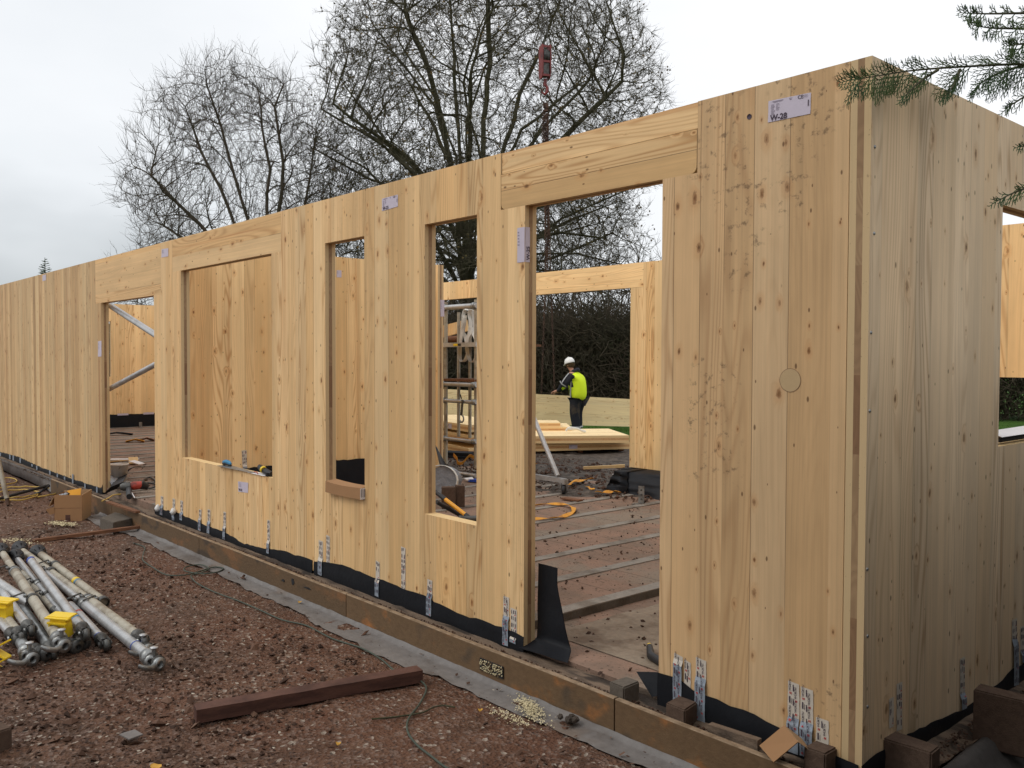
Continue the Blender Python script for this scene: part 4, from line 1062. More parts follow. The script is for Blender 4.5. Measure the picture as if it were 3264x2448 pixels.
for x, y, s, l in ((497, 2442, .03, 'yellow leaf at the bottom border'), (1078, 2369, .014, 'small yellow leaf left of the hose'), (1530, 2262, .014, 'curled yellow leaf beside the plastic sheet'), (955, 1918, .016, 'orange leaf on the plastic sheet')):
    c = at(x, y, 'z', GZ+.022); mb = MB(); V = [c + Vector((s*math.cos(t)*(1+.3*math.sin(t*3)), .7*s*math.sin(t), .006*math.sin(t*2))) for t in np.linspace(0, 2*PI, 12)[:-1]]
    slabq(mb, V, Z, .0015, 'leaf_yellow'); tag(mb.build('leaf', None), l, 'leaf')
def smooth_path(P, n=6):
    out = []
    for i in range(len(P)-1):
        a, b, c, d = P[max(i-1, 0)], P[i], P[i+1], P[min(i+2, len(P)-1)]
        for k in range(n):
            t = k/n; out.append(.5*((2*b) + (c-a)*t + (2*a-5*b+4*c-d)*t*t + (3*b-a-3*c+d)*t**3))
    return out + [P[-1]]
def ground_line(pxs, zoff=.012, n=6):
    P = []
    for x, y in pxs:
        p = at(x, y, 'z', GZ+zoff); P.append(p)
    return smooth_path(P, n)
mb = MB()
hose1 = ground_line([(425, 1731), (460, 1744), (457, 1765), (456, 1786), (485, 1807), (527, 1831), (575, 1834), (620, 1826), (680, 1808), (712, 1812), (690, 1824), (640, 1828), (590, 1820), (596, 1806), (640, 1800), (665, 1812), (640, 1826), (610, 1834), (618, 1850), (640, 1866), (696, 1892), (760, 1915), (830, 1945), (900, 1976), (977, 1994), (1058, 2035), (1153, 2066), (1216, 2102), (1253, 2134), (1282, 2148), (1310, 2160), (1343, 2172), (1359, 2197), (1338, 2243), (1302, 2292), (1300, 2333), (1329, 2374), (1379, 2414), (1424, 2448), (1520, 2500)])
mb.tube(hose1, .0052, 8, 'hose'); tag(mb.build('hose', None), 'thin green grey hose snaking across the shale and under the timber beam', 'hose')
mb = MB(); mb.tube(ground_line([(1185, 2292), (1260, 2285), (1343, 2272), (1380, 2255), (1411, 2249), (1450, 2254)]), .004, 6, 'bark'); tag(mb.build('twig', None), 'bent dark twig crossing the hose in the foreground', 'twig')
# sawdust
def flakes(n, cx, cy, rx, ry, ang, name, lab, zf_=None, s=.004, seed=1):
    r = np.random.default_rng(seed); V = []; F = []
    for k in range(n):
        u, v = r.normal()*rx, r.normal()*ry; x = cx+u*math.cos(ang)-v*math.sin(ang); y = cy+u*math.sin(ang)+v*math.cos(ang)
        e = math.exp(-(u/rx)**2-(v/ry)**2); z = (zf_(x, y) if zf_ else GZ) + .022 + .012*e*r.random(); q = s*(.5+r.random())
        a = r.random(3)*2*PI; n0 = len(V)
        for t in (0, 2.1, 4.2): V.append((x+q*math.cos(a[0]+t), y+q*math.sin(a[0]+t), z+q*.5*math.sin(a[1]+t)))
        F.append((n0, n0+1, n0+2))
    return tag(fast_mesh(name, V, F, 'sawdust'), lab, kind='stuff')
p = at(1690, 2272, 'z', GZ); flakes(1300, p.x, p.y, .075, .024, math.radians(-25), 'sawdust', 'pale sawdust spilt on the grey sheet', s=.0042)
p = at(1620, 2298, 'z', GZ); flakes(300, p.x, p.y, .07, .02, 0, 'sawdust', 'scattered pale sawdust at the edge of the sheet', s=.004, seed=3)
p = at(200, 1676, 'z', GZ); flakes(500, p.x, p.y, .10, .04, .3, 'sawdust', 'pale shavings in front of the cardboard box', s=.008, seed=2)
p = at(55, 1732, 'z', GZ); flakes(350, p.x, p.y, .16, .05, .3, 'sawdust', 'pale shavings beyond the pile of props', s=.006, seed=4)
mb = MB(); c = at(1822, 2303, 'z', GZ+.02)
for k in range(14):
    cc = c + Vector((RNG.normal()*.018, RNG.normal()*.018, .006+.012*RNG.random())); s = .008+.012*RNG.random()
    mb.lathe([(0, -s), (s*.8, -s*.5), (s, .1*s), (s*.5, s*.8), (0, s)], cc, (RNG.normal(), RNG.normal(), RNG.normal()), 6, 'mud', False)
tag(mb.build('clod', None), 'lump of earth on the grey sheet right of the sawdust', 'clod')
# yellow cord, black bar and leaning rod at the far left
mb = MB(); lp = []
for k in range(60):
    t = k/60*2*PI*2.2; rr_ = .34+.10*math.sin(k*.37); c = at(60, 1572, 'z', GZ+.02)
    lp.append(c + Vector((rr_*1.7*math.cos(t)*.8, rr_*.75*math.sin(t), .004*(k % 3))) + Vector((-.25*math.sin(t*.5), .1*math.cos(t*.3), 0)))
mb.tube(smooth_path(lp, 3), .009, 7, 'cord_y'); tag(mb.build('cord', None), 'loosely coiled yellow cord on the ground at the left border', 'cord')
mb = MB(); mb.tube(ground_line([(0, 1525), (30, 1523), (50, 1528), (52, 1536), (30, 1542), (-20, 1548)]), .008, 7, 'cord_y'); tag(mb.build('cord', None), 'single loop of yellow cord behind the coiled one at the left border', 'cord')
mb = MB(); p, q = at(-30, 1597, 'z', GZ+.03), at(156, 1547, 'z', GZ+.12); mb.tube([p, q], .018, 8, 'rubber')
mb.tube([q, q+Vector((.03, .0, .0)), q+Vector((.02, -.10, -.07)), q+Vector((-.06, -.14, -.10))], .014, 8, 'rubber')
tag(mb.build('prop_strut', None), 'black strut lying over the yellow cord', 'strut')
mb = MB(); q = at(27, 1610, 'z', GZ); p = at(0, 1494, 'y', q.y-.05); p2 = q + (p-q)*1.9
mb.tube([p2, q+(p-q)*.18], .026, 10, 'alu_dirty'); mb.tube([q+(p-q)*.2, q], .022, 10, 'rust')
tag(mb.build('leaning_rod', None), 'muddy rod with a rusty foot leaning in from the left border', 'rod')

# ------------------------------------------------------------------ pile of steel props
def prop(pa, pb, ha, hb, r, mat, lab, foot=None, collar=(), head=None, inner=None, bands=(), ext=0.0):
    a, b = at(*pa, 'z', GZ+ha), at(*pb, 'z', GZ+hb); d = (b-a).normalized(); a -= d*ext
    R_ = empty('steel_prop', (a+b)/2, lab, 'prop', 'steel props in a pile on the ground')
    mb = MB()
    if inner is not None:
        mm = a.lerp(b, inner); mb.tube([a, mm], r*.80, 14, mat); mb.tube([mm, b], r, 14, mat)
        mb.lathe([(r*.8, -.03), (r*1.22, -.03), (r*1.25, .03), (r*1.0, .03)], mm, d, 14, 'steel')
    else: mb.tube([a, b], r, 14, mat)
    mb.build('tube', None, R_)
    if foot:
        mb = MB(); mb.lathe([(0, -.105), (.060, -.105), (.066, -.095), (.064, -.08), (.040, -.03), (r+.006, .0), (r+.004, .04), (r, .045)], a, d, 20, 'rubber')
        x = d.orthogonal().normalized()
        for k in range(8):
            v = Matrix.Rotation(k*PI/4, 3, d) @ x; mb.box(a - d*.055 + v*.044, (.006, .030, .08), rot=Matrix((v.cross(d), v, d)).transposed(), m='rubber')
        mb.build('foot', None, R_)
    for t in collar:
        c = a.lerp(b, t); mb = MB(); mb.lathe([(r, -.022), (r+.008, -.02), (r+.009, .018), (r, .022)], c, d, 14, 'steel_dark')
        s_ = d.cross(Z).normalized(); mb.tube([c+s_*r*.9+Z*r*.5, c+s_*(r+.02)+Z*(r+.02), c+s_*(r+.10)+Z*(r+.005)+d*.02], .006, 7, 'steel_dark')
        mb.lathe([(0, -.012), (.014, -.012), (.014, .012), (0, .012)], c+s_*(r+.012)+Z*r, d, 6, 'steel')
        mb.build('clamp', None, R_)
    for t, m, wd in bands:
        c = a.lerp(b, t); mb = MB(); mb.lathe([(r+.0012, -wd/2), (r+.0018, -wd/2+.002), (r+.0018, wd/2-.002), (r+.0012, wd/2)], c, d, 14, m); mb.build('band', None, R_)
    if head == 'joint':
        mb = MB(); mb.lathe([(r, -.04), (r+.010, -.036), (r+.010, .0), (r*.8, .012), (r*.55, .03)], b, d, 14, 'steel_dark')
        s_ = d.cross(Z).normalized()
        for q in (-1, 1): mb.box(b + d*.055 + s_*q*.024, (.010, .085, .050), rot=Matrix((s_, d, s_.cross(d))).transposed(), m='steel_dark', bev=.004)
        mb.lathe([(0, -.036), (.012, -.036), (.012, .036), (0, .036)], b+d*.075, s_, 10, 'steel')
        mb.lathe([(.0, -.016), (.030, -.014), (.036, 0), (.030, .014), (0, .016)], b+d*.105-Z*.004, s_, 14, 'steel_dark')
        mb.build('joint', None, R_)
    elif head == 'jaw':
        mb = MB(); s_ = d.cross(Z).normalized()
        mb.lathe([(r, -.06), (r+.012, -.055), (r+.012, -.01), (r*.7, .0)], b, d, 14, 'steel')
        for k in range(4):
            c = b + d*(.02+.035*k) + s_*(.014*math.sin(k*2.)) ; mb.lathe([(.018, -.012), (.036, -.010), (.038, .008), (.020, .012)], c, (d + s_*.4*math.sin(k*1.7)).normalized(), 12, 'steel' if k % 2 else 'steel_dark')
        mb.tube([b+d*.13+s_*.02, b+d*.17+s_*.05, b+d*.20+s_*.09+Z*.02, b+d*.185+s_*.12+Z*.035], [.016, .015, .014, .010], 8, 'steel')
        mb.tube([b+d*.06+Z*.02, b+d*.06+Z*.075], .012, 9, 'steel'); mb.lathe([(0, 0), (.022, 0), (.022, .007), (0, .009)], b+d*.06+Z*.07, Z, 12, 'alu')
        mb.build('coupler', None, R_)
    return R_
prop((70, 1753), (443, 2030), .045, .07, .030, 'alu_dirty', 'mud stained beige prop with a black foot, reaching far right beside the longest silver one', foot=1, collar=(.33, .66), head='joint', inner=.66)
prop((128, 1766), (329, 1918), .045, .05, .030, 'alu_dirty', 'shorter prop with a yellow sticker along the outer right edge of the pile', foot=1, collar=(.28, 1.0), bands=((.63, 'yellow', .05), (.66, 'blue', .02)))
prop((142, 1822), (480, 2098), .05, .05, .032, 'alu', 'long silver prop reaching furthest to the right, ending in a jaw coupler', collar=(.44,), head='jaw', inner=.46, bands=((.90, 'blue_dark', .012),))
prop((98, 1785), (264, 2006), .125, .115, .029, 'alu', 'bright silver prop with a blue tip lying on top of the pile', head='joint', bands=((.015, 'blue_dark', .05), (.90, 'blue', .025)))
prop((55, 1781), (208, 1967), .045, .05, .030, 'alu', 'silver prop with a black foot and a dark collar under the blue tipped one', foot=1, inner=.52, collar=(.50, .70))
prop((8, 1762), (190, 2040), .11, .10, .032, 'alu_dirty', 'thick mud stained prop with two clamp rings, crossing the middle of the pile', foot=1, collar=(.28, .62), head='jaw', inner=.28)
prop((70, 1826), (178, 1950), .04, .04, .024, 'alu_dirty', 'thin beige prop wedged beside the thick muddy one', head='joint')
prop((-60, 1822), (95, 1925), .17, .07, .033, 'alu', 'silver prop entering from the left border across the others')
prop((-8, 1868), (90, 1996), .10, .10, .026, 'alu', 'short silver prop behind the upper yellow bracket', head='joint')
prop((50, 1905), (160, 2066), .035, .035, .030, 'steel', 'dull grey prop lying low on the shale under the thick muddy one', head='joint')
prop((-40, 1925), (38, 2022), .06, .06, .028, 'alu', 'left one of a close pair of silver props at the left border', head='joint')
prop((-12, 1925), (58, 2018), .07, .07, .026, 'alu_dirty', 'right one of a close pair of props at the left border', head='joint')
prop((60, 2035), (88, 2082), .045, .045, .031, 'steel', 'stubby prop end with a chrome coupler, lowest of the pile', head='jaw')
prop((225, 1930), (325, 2040), .04, .04, .028, 'alu', 'silver prop with a red sticker, low beside the longest silver one', head='joint', bands=((.28, 'red', .03), (.93, 'blue_dark', .02)))
prop((300, 1945), (446, 2056), .035, .035, .026, 'steel', 'dark thin prop in the shadow under the beige one', head='jaw')
for pa, pb, l in (((90, 2068), (150, 2086), 'dark cast coupler lying loose under the pile, left one'), ((190, 2050), (245, 2062), 'dark cast coupler lying loose under the pile, middle one'), ((255, 2030), (265, 2050), 'dark cast coupler lying loose under the pile, right one')):
    a, b = at(*pa, 'z', GZ+.04), at(*pb, 'z', GZ+.04); d = (b-a).normalized(); mb = MB()
    for k in range(4): mb.lathe([(.012, -.014), (.040, -.012), (.042, .010), (.016, .014)], a.lerp(b, k/3), (d+Vector((0, 0, .3*math.sin(k)))).normalized(), 12, 'steel_dark')
    tag(mb.build('cast_coupler', None), l, 'coupler', 'loose couplers')
# yellow brackets
def ybracket(px, py, zh, rz, tilt, lab, s=1.):
    c = at(px, py, 'z', GZ+zh); R_ = Matrix.Rotation(rz, 3, 'Z') @ Matrix.Rotation(tilt, 3, 'X'); mb = MB()
    def bb(x, y, z, w, d_, h): mb.box(c + R_ @ Vector((x*s, y*s, z*s)), (w*s, d_*s, h*s), rot=R_, m='yellow', bev=.002)
    bb(0, .01, .0, .11, .05, .10); bb(0, .025, .060, .15, .07, .010); bb(0, -.02, .030, .13, .02, .012); bb(-.055, .0, -.01, .012, .05, .09); bb(.055, .0, -.01, .012, .05, .09)
    bb(0, .02, -.055, .10, .05, .012); bb(0, .028, 0, .012, .012, .09); bb(0, -.012, .058, .16, .03, .008)
    return tag(mb.build('plastic_bracket', None), lab, 'bracket', 'yellow plastic brackets')
ybracket(192, 1998, .12, math.radians(35), .15, 'yellow plastic bracket in the middle of the prop pile', 1.0)
ybracket(5, 1948, .12, math.radians(30), .05, 'yellow plastic bracket at the left border, behind the pair of silver props', 1.05)
c = at(2, 2100, 'z', GZ+.05); mb = MB()
for k in range(4): mb.box(c + Vector((.0, .0, .075-.045*k)), (.10, .06, .010), rot=Matrix.Rotation(.8, 3, 'Z') @ Matrix.Rotation(.5 if k % 2 else -.5, 3, 'Y'), m='yellow', bev=.003)
mb.box(c + Vector((-.045, -.03, .0)), (.02, .05, .19), rz=.8, m='yellow', bev=.003)
tag(mb.build('plastic_bracket', None), 'zigzag yellow plastic bracket cut by the left border in front of the pile', 'bracket', 'yellow plastic brackets')

# ------------------------------------------------------------------ things on the sills
sz = .594
saw = empty('hand_saw', at(740, 1490, 'y', .02), 'hand saw with a blue grip lying on the sill of the wide window', 'saw')
a, b = at(702, 1489, 'y', .0), at(800, 1512, 'y', -.012); a.z = sz+.008; b.z = sz+.012
mb = MB(); W_ = .10
slabq(mb, [Vector((a.x, -.03, sz+.006)), Vector((b.x, -.012, sz+.006)), Vector((b.x, .03, sz+.006)), Vector((a.x, .075, sz+.006))], Z, .002, 'steel'); mb.build('blade', None, saw)
mb = MB(); g0 = Vector((a.x-.015, .03, sz+.03)); pts = [g0 + Vector((.16*t, .0, .012*math.sin(t*PI))) for t in np.linspace(0, 1, 8)]
mb.tube(pts, [.008, .015, .017, .017, .017, .017, .015, .008], 10, 'blue'); mb.tube([p - Vector((0, .0, .014)) for p in pts], [.008, .014, .015, .015, .015, .015, .014, .008], 10, 'rubber'); mb.build('grip', None, saw)
mb = MB(); c = at(838, 1500, 'y', .04); c.z = sz+.036; c1_ = at(866, 1512, 'y', .03); c1_.z = sz+.02
mb.tube([c+Vector((-.06, .0, .02)), c, c1_], [.020, .026, .020], 10, 'rubber'); mb.tube([c+Vector((.02, -.01, .01)), c+Vector((.035, -.01, .004))], [.027, .026], 10, 'yellow'); mb.tube([c1_+Vector((-.03, -.02, .01)), c1_+Vector((-.03, -.02, -.016))], .018, 8, 'rubber')
tag(mb.build('cordless_tool', None), 'black and yellow cordless tool on the sill of the wide window', 'power tool')
mb = MB(); slabq(mb, [Vector((at(792, 1510, 'y', 0).x, -.012, sz+.003)), Vector((at(845, 1522, 'y', 0).x, -.01, sz+.003)), Vector((at(845, 1520, 'y', 0).x, .06, sz+.003)), Vector((at(792, 1508, 'y', 0).x, .05, sz+.003))], Z, .0015, 'paper')
tag(mb.build('paper_sheet', None), 'white paper under the tool on the wide window sill', 'paper')
mb = MB(); mb.tube([Vector((b.x-.01, .02, sz+.012)), Vector((b.x+.05, .01, sz+.016)), Vector((b.x+.10, .0, sz+.010))], .004, 6, 'red'); tag(mb.build('pencil', None), 'red pencil on the paper of the wide window sill', 'pencil')
zsA = .588
p0, p1 = at(1037, 1560, 'y', -.035).x, at(1148, 1560, 'y', -.035).x
cb = empty('cardboard_carton', ((p0+p1)/2, .0, zsA), 'long closed cardboard carton resting on the sill of the slim left window', 'cardboard carton')
mb = MB(); V = []; n = 12
for i in range(n+1):
    t = i/n; x = p0+(p1-p0)*t; sag = .006*math.sin(t*PI); bl2 = .006*math.sin(t*PI*1.5)
    V += [(x, -.036-bl2, zsA+.004), (x, -.034-bl2, zsA+.080-sag), (x, .05, zsA+.088-sag), (x, .05, zsA+.004)]
F = [(i*4+j, i*4+(j+1) % 4, (i+1)*4+(j+1) % 4, (i+1)*4+j) for i in range(n) for j in range(4)] + [(0, 1, 2, 3), tuple(n*4+j for j in (3, 2, 1, 0))]
mb.mesh(V, F, 'card'); mb.build('carton', None, cb)
mb = MB(); slabq(mb, [Vector((p1+.002, -.036, zsA+.006)), Vector((p1+.002, .015, zsA+.006)), Vector((p1+.002, .015, zsA+.080)), Vector((p1+.002, -.036, zsA+.078))], Vector((1, 0, 0)), .001, 'paper')
for k in range(4): slabq(mb, [Vector((p1+.0035, -.030+.012*k, zsA+.02)), Vector((p1+.0035, -.026+.012*k, zsA+.02)), Vector((p1+.0035, -.026+.012*k, zsA+.075)), Vector((p1+.0035, -.030+.012*k, zsA+.07))], Vector((1, 0, 0)), .0006, 'ink')
mb.build('end_label', None, cb)
mb = MB(); slabq(mb, [Vector((a2-.20, .0, zsA+.003)), Vector((a2-.01, .004, zsA+.003)), Vector((a2-.01, .078, zsA+.003)), Vector((a2-.20, .078, zsA+.003))], Z, .003, 'paper'); tag(mb.build('paper_sheet', None), 'white paper on the sill under the cardboard carton', 'paper')
# end wall window sill
mb = MB(); mb.box((-.045, 1.62, 1.122+.022), (.05, .62, .022), m='rubber', bev=.005); tag(mb.build('flat_case', None), 'flat black case on the sill of the end wall window', 'case')
mb = MB(); slabq(mb, [Vector((-.012, 1.30, 1.158)), Vector((-.012, 1.95, 1.158)), Vector((-.078, 1.95, 1.185)), Vector((-.078, 1.30, 1.180))], Z, .002, 'paper'); tag(mb.build('paper_sheet', None), 'white paper lying on the black case in the end wall window', 'paper')

# ------------------------------------------------------------------ inside the wide doorway
mb = MB(); V = []; F = []; nu, nv = 8, 22
xl, xr = e1+.004, at(1775, 1802, 'y', .10).x
for i in range(nu+1):
    u = i/nu
    for j in range(nv+1):
        t = j/nv                                    # 0 top .. 1 front lip
        xa, xb_ = xl - .0, xr + .19*max(0, t-.15)**1.2
        x = xa + (xb_-xa)*u + .0
        if t < .80: y = .10 + .004*math.sin(u*3)-.012*t; z = .50*(1-t/.80)**1. * 1.0 + .03
        else: q = (t-.8)/.2; y = .09-.12*q*(1-.25*u); z = .03*(1-q)**2+.010 ; x += .03*q*(u-.3)
        V.append((x, y+.006*mnoise.noise(Vector((u*3, t*4, 1))), z))
zt = at(1740, 1801, 'y', .1).z
V = [(x, y, z if z < .03 else .03+(z-.03)*(zt-.03)/.50) for x, y, z in V]
for i in range(nu):
    for j in range(nv): k = i*(nv+1)+j; F.append((k, k+nv+1, k+nv+2, k+1))
n0 = len(V); V += [(x+.002, y+.003, z-.0015) for x, y, z in V]; F += [tuple(q+n0 for q in f[::-1]) for f in F]
mb.mesh(V, F, 'film', True); tag(mb.build('membrane_flap', None), 'upright black rubber flap curling onto the floor beside the door post', 'membrane flap')
mb = MB(); c = at(2075, 2090, 'z', .03); mb.tube([c+Vector((-.06, .06, .02)), c, c+Vector((.10, -.03, -.005))], [.016, .022, .022], 9, 'rubber'); mb.tube([c+Vector((-.062, .062, .02)), c+Vector((-.07, .07, .022))], .012, 8, 'yellow')
tag(mb.build('tool_handle', None), 'black tool handle poking out from behind the muddy panel', 'tool')
mb = MB(); V = [at(2028, 2141, 'y', .02), at(2099, 2143, 'y', .03), at(2110, 2215, 'y', .0), at(2078, 2222, 'y', -.01)]
slabq(mb, V, Vector((0, 1, 0)), .003, 'film'); tag(mb.build('membrane_corner', None), 'pointed corner of black sheet behind the first concrete block', 'plastic sheet')
# webbing, lath and scraps
def ribbon_px(pxs, z, w, mat, name, lab, cat, hfun=None, up=None):
    P = smooth_path([at(x, y, 'z', z) + Z*(hfun(k) if hfun else 0) for k, (x, y) in enumerate(pxs)], 5)
    sd = []
    for k, p in enumerate(P):
        d = (P[min(k+1, len(P)-1)]-P[max(k-1, 0)]).normalized(); sd.append((d.cross(Z)+Z*.5*math.sin(k*.6)).normalized())
    mb = MB(); mb.ribbon(P, sd, w, .004, mat); return tag(mb.build(name, None), lab, cat)
ribbon_px([(1690, 1612), (1745, 1606), (1800, 1608), (1826, 1617), (1826, 1631), (1795, 1646), (1755, 1651), (1690, 1654)], .068, .045, 'orange_web', 'webbing_strap', 'dirty orange webbing strap looped on the block floor', 'strap')
ribbon_px([(1812, 1545), (1830, 1535), (1855, 1530), (1886, 1525)], .10, .06, 'orange_web', 'webbing_strap', 'orange strap half buried in the mud right of the wheel', 'strap')
ribbon_px([(1872, 1551), (1884, 1557), (1890, 1560)], .085, .05, 'orange_web', 'webbing_strap', 'tiny end of orange strap in the mud', 'strap')
ribbon_px([(1903, 1567), (1925, 1570), (1950, 1566), (1976, 1568)], .08, .06, 'orange_web', 'webbing_strap', 'orange strap in the mud touching the black sheet', 'strap')
ribbon_px([(1700, 1478), (1722, 1482)], .05, .06, 'orange_web', 'webbing_strap', 'scrap of orange strap in the mud near the panel stack', 'strap')
mb = MB(); c = at(1965, 1517, 'z', .06); slabq(mb, [c+Vector((-.07, 0, 0)), c+Vector((0, -.05, 0)), c+Vector((.07, 0, .01)), c+Vector((0, .05, .01))], Z, .015, 'paper'); tag(mb.build('paper_scrap', None), 'white scrap on the mud before the back pier', 'scrap')
stick('timber_lath', at(1860, 1496, 'z', .04), at(1992, 1489, 'z', .08), .05, .035, 'wood_raw', 'pale sawn lath lying on the mud before the back pier', 'lath')
stick('timber_lath', at(1796, 1590, 'z', .055), at(1850, 1598, 'z', .055), .09, .015, 'lath', 'dark short board lying on the floor near the wheel', 'lath')
# sledge hammer in the second slim window
hm = empty('sledge_hammer', at(1500, 1650, 'z', .09), 'sledge hammer with a yellow shaft leaning on the inner blocks', 'hammer')
A_, B_ = at(1396, 1574, 'y', 1.75), at(1486, 1643, 'z', .12); dd = (B_-A_).normalized()
mb = MB(); mb.tube([A_+dd*.10, B_], .019, 12, 'orange'); mb.build('shaft', None, hm)
mb = MB(); mb.tube([A_-dd*.04, A_+dd*.11], [.018, .022], 12, 'rubber'); mb.build('grip', None, hm); mb = MB(); mb.tube([B_-dd*.01, B_+dd*.05], .022, 10, 'rubber'); mb.build('collar', None, hm)
mb = MB(); c = B_+dd*.06; mb.tube([c+Vector((-.05, -.09, 0)), c+Vector((-.03, -.05, 0)), c+Vector((.03, .05, 0)), c+Vector((.05, .09, 0))], [.034, .028, .028, .036], 10, 'steel_dark'); mb.build('head', None, hm)
mb = MB(); a, b = at(1392, 1600, 'y', 1.6), at(1478, 1648, 'z', .06); mb.tube([a, b], .02, 8, 'rubber'); tag(mb.build('pinch_bar', None), 'black bar lying beneath the yellow shafted hammer', 'bar')
# white strap roll and black wedge
c = at(1408, 1530, 'y', 2.3); mb = MB(); pts = [c + Vector((.17*math.cos(t)*.8, .10*math.cos(t), .15*math.sin(t))) for t in np.linspace(0, 2*PI, 20)]
mb.ribbon(pts, Vector((.5, -.8, .2)), .05, .006, 'web_white'); sb = tag(mb.build('bag', None), 'white rimmed rubbish bag standing on the floor seen in the second slim window', 'bag')
mb = MB(); V = [c + Vector((.155*math.cos(t)*.8, .10*math.cos(t)+.01, .14*math.sin(t))) for t in np.linspace(0, 2*PI, 16)[:-1]]; slabq(mb, V, Vector((.1, .2, 0)), .2, 'poly'); mb.build('lining', None, sb)
mb = MB(); mb.tube([at(1393, 1520, 'y', 2.5), at(1414, 1486, 'y', 2.5), at(1388, 1420, 'y', 2.6)], [.05, .04, .005], 4, 'rubber'); tag(mb.build('folded_tarp', None), 'pointed black tarp behind the rubbish bag', 'tarp')
mb = MB()
for k, (x, y) in enumerate(((1440, 1517), (1452, 1518), (1463, 1524), (1448, 1523))):
    q = at(x, y, 'z', .07); slabq(mb, [q+Vector((-.06, -.02, .0)), q+Vector((.0, -.05, .02)), q+Vector((.07, .0, .03)), q+Vector((.0, .04, .0))], Z, .006, 'paper')
tag(mb.build('rag', None), 'crumpled white rags on the floor beyond the rubbish bag', 'rag')
mb = MB(); q = at(1498, 1530, 'z', .07); slabq(mb, [q+Vector((-.12, 0, 0)), q+Vector((0, -.05, 0)), q+Vector((.07, .0, .01)), q+Vector((-.02, .05, .02))], Z, .01, 'paper'); q = at(1513, 1531, 'z', .07); mb.box(q, (.13, .08, .03), rz=.4, m='blue_dark')
tag(mb.build('glove', None), 'white and blue glove on the floor left of the post', 'glove')
mb = MB(); q = at(1452, 1470, 'z', .0); mb.box(q+Vector((0, 0, .06)), (.62, .35, .16), rz=.5, m='film', bev=.05); tag(mb.build('black_bag', None), 'black bag in the mud behind the scaffold', 'bag')
P = [dep(x, y, d) for x, y, d in ((1445, 1449, 11.3), (1456, 1462, 11.2), (1459, 1475, 11.2), (1474, 1476, 11.2), (1487, 1462, 11.2), (1497, 1453, 11.2), (1507, 1456, 11.2), (1520, 1468, 11.2))]
mb = MB(); mb.ribbon(smooth_path(P, 4), Vector((.5, -.2, .7)), .05, .004, 'orange_web'); tag(mb.build('webbing_strap', None), 'orange strap trailing over the black bag', 'strap')

# ------------------------------------------------------------------ inside the narrow doorway
c = at(381, 1536, 'z', .05)
bk = empty('bucket', c, 'white bucket standing inside the narrow doorway', 'bucket')
rb = .5*49/FPX*(c-CAM).length; mb = MB(); mb.lathe([(0, .0), (rb*.82, 0), (rb*.97, .2), (rb*1.05, .2), (rb*1.05, .215), (rb*.95, .215), (rb*.93, .19), (rb*.78, .02), (0, .02)], c, Z, 24, 'white'); mb.build('pail', None, bk)
mb = MB(); mb.tube([c+Vector((rb*math.cos(t), rb*math.sin(t)*.3-.02, .19-.06*abs(math.sin(t)))) for t in np.linspace(PI, 2*PI, 10)], .003, 6, 'steel'); mb.build('handle', None, bk)
mb = MB()
for k, (x, y, w, r2) in enumerate(((372, 1470, .30, .3), (395, 1464, .38, .9), (425, 1467, .36, -.3), (436, 1474, .16, .6))):
    q = at(x, y, 'z', .07+.012*k); mb.box(q, (w, .12, .010), rot=Matrix.Rotation(r2, 3, 'Z') @ Matrix.Rotation(.12*(k-1), 3, 'Y'), m='paper' if k % 2 else 'wood_raw')
tag(mb.build('wrapping_waste', None), 'pale crumpled wrapping behind the bucket', 'wrapping')
V, F = [], []
c0 = at(352, 1562, 'z', .05)
for i in range(15):
    for j in range(11):
        u, v = i/14, j/10; hh = .20*math.sin(min(1, u*1.1)*PI*.5)*(1-v)**1.5*(1+.5*mnoise.noise(Vector((u*4, v*4, 3))))
        p = c0 + Vector((-.62*u-.06, .30*v*1.1+.05, .003+max(0, hh)*.85)); V.append(p)
for i in range(14):
    for j in range(10): k = i*11+j; F.append((k, k+11, k+12, k+1))
tag(fast_mesh('polythene', V, F, 'poly', smooth=True), 'crumpled grey polythene heaped behind the left door jamb', 'polythene')
mb = MB(); mb.ribbon([at(350, 1567, 'z', .06), at(372, 1545, 'z', .14), at(392, 1508, 'y', .45), at(410, 1496, 'y', .5)], Vector((.2, 1, .4)), .14, .004, 'film'); tag(mb.build('plastic_sheet', None), 'black sheet end pulled up beside the bucket', 'plastic sheet')
dr = empty('power_drill', at(425, 1570, 'z', .05), 'red and black power drill lying in the narrow doorway', 'drill')
a, b = at(392, 1552, 'z', .12), at(452, 1546, 'z', .13)
mb = MB(); mb.tube([a.lerp(b, .35), a.lerp(b, .55), b], [.036, .048, .044], 10, 'red'); mb.build('housing', None, dr)
mb = MB(); mb.tube([a.lerp(b, .4), a, a+(a-b)*.15], [.05, .045, .03], 10, 'steel_dark'); mb.tube([b, b+(b-a)*.35-Z*.03], [.05, .03], 8, 'rubber'); mb.tube([a.lerp(b, .3)-Z*.02, at(412, 1583, 'z', .07)], .03, 8, 'rubber'); mb.build('grip', None, dr)
mb = MB(); mb.tube([at(418, 1572, 'z', .08), at(430, 1587, 'z', .06)], [.014, .004], 8, 'paper'); mb.build('bit', None, dr)
mb = MB(); P = [at(x, y, 'z', .06) for x, y in ((450, 1548), (458, 1530), (476, 1522), (492, 1530), (500, 1545), (480, 1556), (455, 1550), (465, 1540), (490, 1542), (510, 1550))]; mb.tube(smooth_path(P), .009, 7, 'rubber'); tag(mb.build('power_cable', None), 'black cable looped behind the red drill', 'cable')
mb = MB(); P = [at(x, y, 'z', .06) for x, y in ((325, 1597), (345, 1588), (362, 1578), (385, 1575))]; mb.tube(smooth_path(P), .007, 7, 'cord_y'); tag(mb.build('cord', None), 'short yellow cord on the threshold of the narrow doorway', 'cord')
